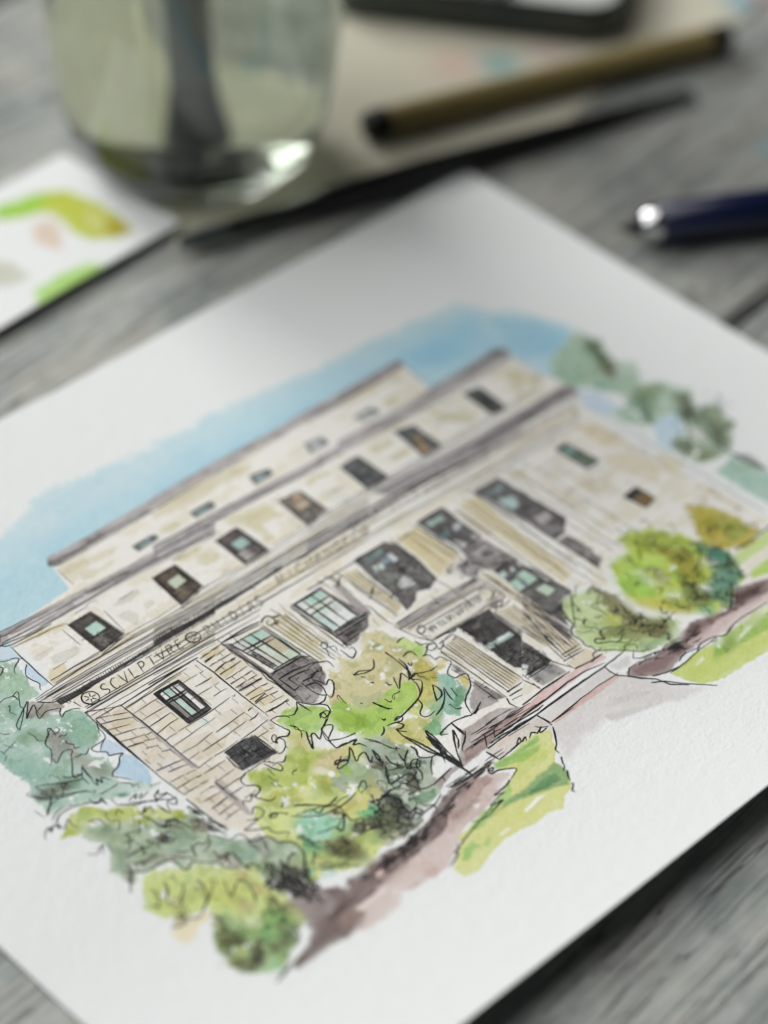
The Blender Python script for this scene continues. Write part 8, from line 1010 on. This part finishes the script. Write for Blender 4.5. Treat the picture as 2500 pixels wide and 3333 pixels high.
for p in at_random(np.isin(lab, LEAF) & (lum < 0.28), 150): extra.append(scribble(p, rng.integers(3, 8), 0.6, rng.uniform(0.14, 0.24)))
for p in at_random(np.isin(lab, (11, 12)) & (lum < 0.75), 60): extra.append(scribble(p, rng.integers(3, 7), 0.8, rng.uniform(0.12, 0.2)))
ribbons('ink_lines', INK + extra)
o = ribbons('lettering', LETTERS); o['label'] = 'hand-inked capital letters along the frieze'

# ============================================================ objects on the table (metres)
# --- swatch card, left
def sheet_grid(name, org, ux, uy, W_, H_, step, zf, thick, mat, parent, painter):
    """a thin sheet with its own pigment; org = corner (mm), ux/uy = unit directions"""
    nu, nv = int(W_ / step) + 1, int(H_ / step) + 1
    u = np.linspace(0, W_, nu); v = np.linspace(0, H_, nv); U, V_ = np.meshgrid(u, v)
    X = org[0] + U * ux[0] + V_ * uy[0]; Y = org[1] + U * ux[1] + V_ * uy[1]; Z = zf(U, V_)
    i = np.clip(((X - painter.x[0]) / painter.step).round().astype(int), 0, painter.sh[1] - 1); j = np.clip(((Y - painter.y[0]) / painter.step).round().astype(int), 0, painter.sh[0] - 1)
    C = painter.img[j, i]
    n1 = X.size; vt = np.stack([X, Y, Z], -1).reshape(-1, 3); vb = vt.copy(); vb[:, 2] -= thick
    I = np.arange(n1).reshape(nv, nu); qt = np.stack([I[:-1, :-1], I[:-1, 1:], I[1:, 1:], I[1:, :-1]], -1).reshape(-1, 4)
    ring = np.concatenate([I[0, :], I[1:, -1], I[-1, -2::-1], I[-2:0:-1, 0]]); rn = np.roll(ring, -1)
    q = np.concatenate([qt, qt[:, ::-1] + n1, np.stack([ring, ring + n1, rn + n1, rn], 1)])
    return vt, vb, q, C.reshape(-1, 3)
cp = Painter(-40, 60, 85, 160, 0.4, 9)
for rgb, soft, pts in CARDW: cp.wash(0, rgb, ints(pts), soft, 0.8, 0.12, 1.0, 0.2, (240, 243, 241))
cp.img *= np.array((0.88, 0.895, 0.885))
ca = math.radians(4.2); ux = (-math.cos(ca), -math.sin(ca)); uy = (-math.sin(ca) * 0.9, math.cos(ca))
vt, vb, q, C = sheet_grid('card', (43.6, 106.0), ux, uy, 72, 36.5, 0.5, lambda U, V: 2.1 + 0.5 * np.sin(U / 20) + 0 * V, 0.5, None, None, cp)
card = np_mesh('swatch_card', np.concatenate([vt, vb]) / 1000, q, pigment_mat('card_paper', 0.00004, 900), None, np.concatenate([C, C * 0 + 0.85]), True)
tag(card, 'white colour test card with olive and lime green paint swatches', 'card')

# --- cream paper towel with colour stains, under the jar and the bronze pen
RP = np.array(ints(RAGPOLY))
def rag():
    st = 1.6; x = np.arange(RP[:, 0].min(), RP[:, 0].max(), st); y = np.arange(RP[:, 1].min(), RP[:, 1].max(), st); X, Y = np.meshgrid(x, y)
    ins = np.zeros(X.shape, bool); d2 = np.full(X.shape, 1e9)
    for (ax, ay), (bx, by) in zip(RP, np.roll(RP, -1, 0)):
        ex, ey = bx - ax, by - ay; t = np.clip(((X - ax) * ex + (Y - ay) * ey) / (ex * ex + ey * ey), 0, 1); d2 = np.minimum(d2, (X - ax - t * ex) ** 2 + (Y - ay - t * ey) ** 2)
        if ay != by: ins ^= ((ay > Y) != (by > Y)) & (X < ex * (Y - ay) / (by - ay) + ax)
    Z = 0.35 + 0.25 * np.clip(noise2(X.shape, 9, 3), -1, 1) * np.clip(np.sqrt(d2) / 4, 0, 1)
    C = np.ones(X.shape + (3,)) * np.array(lin((206, 201, 182)))
    for (sx, sy, r, rgb) in STAINS:
        f = np.exp(-(((X - sx) ** 2 + (Y - sy) ** 2) / (r * r)))[..., None]; C = C * (1 - f) + np.array(lin(rgb)) * f
    keep = ins; cellk = keep[:-1, :-1] & keep[1:, :-1] & keep[:-1, 1:] & keep[1:, 1:]; jj, ii = np.nonzero(cellk); I = np.arange(X.size).reshape(X.shape); n1 = X.size
    qt = np.stack([I[jj, ii], I[jj, ii + 1], I[jj + 1, ii + 1], I[jj + 1, ii]], 1); vt = np.stack([X, Y, Z], -1).reshape(-1, 3); vb = vt.copy(); vb[:, 2] -= 0.22
    from collections import Counter
    E_ = [(int(a), int(b)) for f in qt for a, b in zip(f, np.roll(f, -1))]; S_ = set(E_); side = [(a, b) for a, b in E_ if (b, a) not in S_]
    qs = np.array([[a, a + n1, b + n1, b] for a, b in side]); qq = np.concatenate([qt, qt[:, ::-1] + n1, qs]); vv = np.concatenate([vt, vb]); cc = np.concatenate([C.reshape(-1, 3)] * 2)
    used, inv = np.unique(qq, return_inverse=True)
    return vv[used] / 1000, inv.reshape(-1, 4), cc[used]
v_, q_, c_ = rag()
towel = np_mesh('paper_towel', v_, q_, pigment_mat('towel_paper', 0.0002, 500, 1.0), None, c_)
tag(towel, 'cream paper towel with faint teal and pink paint stains under the jar', 'paper towel')

# --- water jar
JX, JY = 0.06351, 0.12410
def glass(name, col, ior, rough=0.0):
    m, n, l, p = nodes(name); p.inputs['Base Color'].default_value = (*col, 1); p.inputs['Transmission Weight'].default_value = 1; p.inputs['IOR'].default_value = ior; p.inputs['Roughness'].default_value = rough
    return m, n, l
gm, gn, gl = glass('clear_jar_glass', (0.93, 0.97, 0.94), 1.5)
wm, wn, wl = glass('murky_paint_water', (0.96, 0.97, 0.93), 1.33, 0.015)
va = wn.new('ShaderNodeVolumeAbsorption'); va.inputs['Color'].default_value = (0.60, 0.615, 0.525, 1); va.inputs['Density'].default_value = 17
wl.new(va.outputs[0], wn['Material Output'].inputs['Volume'])
jar = empty('water_jar', (JX, JY, 0.0007)); tag(jar, 'round glass jar of murky greenish paint water holding a brush', 'jar')
outer = [(0, 0.0006), (0.012, 0.0004), (0.0165, 0.0), (0.0200, 0.0009), (0.0236, 0.0035), (0.0265, 0.0080), (0.0288, 0.0145), (0.0303, 0.023), (0.0313, 0.034), (0.0318, 0.048), (0.0319, 0.066), (0.0318, 0.079)]
inner = [(0.0300, 0.079), (0.0300, 0.066), (0.0299, 0.048), (0.0294, 0.034), (0.0283, 0.0235), (0.0266, 0.0160), (0.0240, 0.0105), (0.0200, 0.0070), (0.0140, 0.0052), (0, 0.0046)]
def fine(p, n=4):
    out = []
    P = np.array(p); E = np.concatenate([[2 * P[0] - P[1]], P, [2 * P[-1] - P[-2]]])
    for i in range(1, len(E) - 2):
        a, b, c, d = E[i - 1:i + 3]
        for t in np.arange(n) / n:
            v = 0.5 * ((2 * b) + (c - a) * t + (2 * a - 5 * b + 4 * c - d) * t * t + (3 * b - a - 3 * c + d) * t ** 3); out.append((max(v[0], 0), v[1]))
    out[0] = tuple(P[0]); out.append(tuple(P[-1])); return out
jar_glass = mesh_obj('glass_wall', lathe(bmesh.new(), fine(outer) + [(0.0316, 0.0798), (0.0309, 0.0802), (0.0302, 0.0798)] + fine(inner), 96), gm, jar, True)
wprof = [(0.0, 0.0745), (0.0296, 0.0745)] + [(r + 0.0003 if r > 0 else 0, z - 0.0003) for r, z in fine(inner) if z < 0.0735]
mesh_obj('paint_water', lathe(bmesh.new(), wprof, 96), wm, jar, True)

# --- tapered turned sticks: one helper for brushes and pens lying on the table
def stick_parts(root, base, axis, parts):
    for nm, prof, mat in parts:
        mesh_obj(nm, lathe(bmesh.new(), prof, 40, axis, base), mat, root, True)
black = plain('black_lacquer', (16, 15, 15), 0.35, coat=0.2); slate = plain('slate_blue_lacquer', (80, 94, 97), 0.4)
steel = plain('brushed_steel', (176, 176, 174), 0.22, 1.0); dark_hair = plain('dark_bristles', (66, 74, 72), 0.9, bump=0.0002)
# brush standing in the jar
bs = empty('jar_brush', (JX, JY, 0.0055)); tag(bs, 'slate blue paint brush standing in the water jar', 'paint brush')
ax = Vector((-0.02, 0.05, 1)); 
stick_parts(bs, (0.0080, 0.0085, 0.0012), ax, [('bristles', [(0, 0), (0.0044, 0.0004), (0.0042, 0.004), (0.0034, 0.011), (0.0030, 0.016)], dark_hair),
    ('ferrule', [(0.0031, 0.0155), (0.0030, 0.020), (0.0030, 0.034), (0.0033, 0.036)], plain('dull_tin', (96, 104, 104), 0.5, 0.6)),
    ('handle', [(0.0031, 0.0355), (0.0036, 0.045), (0.0036, 0.070), (0.0031, 0.095), (0.0024, 0.122), (0.0, 0.124)], slate)])
def lying(name, p0, p1, r0, r1, label, cat, make):
    """p0, p1: where the stick touches the table (mm); r0, r1: end radii"""
    a = Vector((p0[0] / 1000, p0[1] / 1000, r0 + 0.0006)); b = Vector((p1[0] / 1000, p1[1] / 1000, r1 + 0.0006)); L = (b - a).length
    root = empty(name, a); tag(root, label, cat); stick_parts(root, (0, 0, 0), b - a, make(L)); return root
bronze = plain('bronze_olive_barrel', (150, 134, 86), 0.4, 0.25, 0.12, 200); matte_black = plain('matte_black_plastic', (20, 19, 18), 0.55)
navy = plain('navy_lacquer', (10, 20, 54), 0.3, coat=0.15); chrome = plain('polished_steel', (205, 205, 206), 0.05, 1.0, 0.02); smoke = plain('smoky_grip', (58, 58, 58), 0.45, 0.4)
def bronze_make(L):
    r = 0.0034
    return [('end_cap', [(0, 0), (r * 0.8, 0), (r * 1.0, 0.0006), (r * 1.02, 0.0050), (r * 0.99, 0.0054)], matte_black),
            ('barrel', [(r * 0.96, 0.0052), (r, 0.0060), (r, L - 0.0062), (r * 0.97, L - 0.0055)], bronze),
            ('tail_cap', [(r * 0.99, L - 0.0056), (r * 1.0, L - 0.0050), (r * 0.95, L - 0.0008), (r * 0.7, L), (0, L)], matte_black)]
lying('bronze_pen', (96.64, 104.84), (188.52, 76.39), 0.0034, 0.0034, 'thick bronze olive pen with black ends lying on the paper towel', 'pen', bronze_make)
def thin_make(L):
    return [('bristles', [(0, 0), (0.0012, 0.0008), (0.0019, 0.005), (0.0018, 0.012)], dark_hair),
            ('ferrule', [(0.0018, 0.0118), (0.0019, 0.014), (0.0020, 0.026), (0.0021, 0.0265)], black),
            ('handle', [(0.0021, 0.0262), (0.0028, 0.036), (0.0030, 0.060), (0.0026, 0.080), (0.0019, 0.105), (0.0010, L - 0.001), (0, L)], black)]
lying('thin_brush', (36.49, 99.05), (166.72, 67.86), 0.0030, 0.0012, 'thin black paint brush lying along the far edge of the painting', 'paint brush', thin_make)
def navy_make(L):
    return [('nib', [(0, 0), (0.0004, 0.0003), (0.0010, 0.0018), (0.0015, 0.0030)], matte_black),
            ('grip', [(0.0015, 0.0028), (0.0019, 0.0034), (0.0024, 0.0046), (0.0026, 0.0051)], matte_black),
            ('metal_cone', [(0.0025, 0.0049), (0.0027, 0.0050), (0.0030, 0.0056), (0.00335, 0.0062), (0.0037, 0.0069), (0.0040, 0.0076), (0.0042, 0.0083), (0.0042, 0.0089), (0.0038, 0.0092)], chrome),
            ('barrel', [(0.0036, 0.0088), (0.0045, 0.0096), (0.0048, 0.030), (0.0050, L - 0.004), (0.0042, L - 0.0006), (0, L)], navy)]
lying('navy_pen', (109.38, 40.77), (163.52, 9.55), 0.0044, 0.0050, 'navy blue pen with a shiny metal tip lying right of the painting', 'pen', navy_make)

# --- watercolour tin, far side
def rrect(hx, hy, r, n=10):
    pts = []
    for cx, cy, a0 in ((hx - r, hy - r, 0), (-hx + r, hy - r, 90), (-hx + r, -hy + r, 180), (hx - r, -hy + r, 270)):
        for k in range(n + 1):
            a = math.radians(a0 + 90 * k / n); pts.append((cx + r * math.cos(a), cy + r * math.sin(a)))
    return pts
def shell(bm, rings):
    R_ = [[bm.verts.new((x, y, z)) for x, y in ring] for ring, z in rings]
    for A_, B_ in zip(R_, R_[1:]):
        n_ = len(A_)
        for k in range(n_): bm.faces.new((A_[k], A_[(k + 1) % n_], B_[(k + 1) % n_], B_[k]))
    bm.faces.new(R_[0][::-1]); bm.faces.new(R_[-1]); bmesh.ops.recalc_face_normals(bm, faces=bm.faces); return bm
tin = empty('paint_tin', (0.17406, 0.14228, 0.0009), math.radians(-52.64)); tag(tin, 'dark green watercolour tin with white inside, beyond the bronze pen', 'paint tin')
hx, hy = 0.036, 0.034
mesh_obj('tin_body', shell(bmesh.new(), [(rrect(hx - .001, hy - .001, .009), 0), (rrect(hx, hy, .010), .001), (rrect(hx, hy, .010), .0085), (rrect(hx - .0004, hy - .0004, .0098), .0092), (rrect(hx - .0014, hy - .0014, .009), .0092), (rrect(hx - .0018, hy - .0018, .0085), .0086), (rrect(hx - .0018, hy - .0018, .0085), .0030)]), plain('dark_green_enamel', (30, 44, 40), 0.35, coat=0.3), tin)
mesh_obj('white_lining', shell(bmesh.new(), [(rrect(hx - .0022, hy - .0022, .008), .0031), (rrect(hx - .0022, hy - .0022, .008), .0040)]), plain('white_enamel', (214, 216, 208), 0.3), tin)
pans = [(-.026, (150, 60, 44)), (-.013, (196, 140, 84)), (0.0, (216, 216, 218))]
for k, (px_, rgb) in enumerate(pans):
    p_ = mesh_obj('pan', shell(bmesh.new(), [(rrect(.0055, .0085, .001, 3), 0), (rrect(.0058, .0088, .001, 3), .0046), (rrect(.0050, .0080, .001, 3), .0046), (rrect(.0048, .0078, .001, 3), .0038)]), plain('pan_plastic', (222, 222, 220), 0.4), tin)
    p_.location = (px_, -.020, .0041)
    c_ = mesh_obj('paint_cake', shell(bmesh.new(), [(rrect(.0046, .0076, .001, 3), .0036), (rrect(.0046, .0076, .001, 3), .0043)]), plain('paint_cake_%d' % k, rgb, 0.6, var=0.2), p_)
# --- dried paint drops on the wood
def drop(loc, r, rgb, label):
    bm = bmesh.new(); n_ = 28; top = []; 
    ring0 = [bm.verts.new((r * (1 + .22 * math.sin(3 * a + r * 9000) + .1 * math.sin(7 * a)) * math.cos(a), r * (1 + .22 * math.sin(3 * a + r * 9000) + .1 * math.sin(7 * a)) * math.sin(a), 0)) for a in [2 * math.pi * k / n_ for k in range(n_)]]
    ring1 = [bm.verts.new((v.co.x * .85, v.co.y * .85, .00012)) for v in ring0]
    for k in range(n_): bm.faces.new((ring0[k], ring0[(k + 1) % n_], ring1[(k + 1) % n_], ring1[k]))
    bm.faces.new(ring1); o = mesh_obj('paint_drop', bm, plain('dried_paint', rgb, 0.5, var=0.15), None); o.location = (loc[0] / 1000, loc[1] / 1000, 0.0002); tag(o, label, 'paint drop'); return o
drop((164.9, 41.6), 0.0036, (112, 146, 152), 'dried teal paint drop on the wood at the right edge')
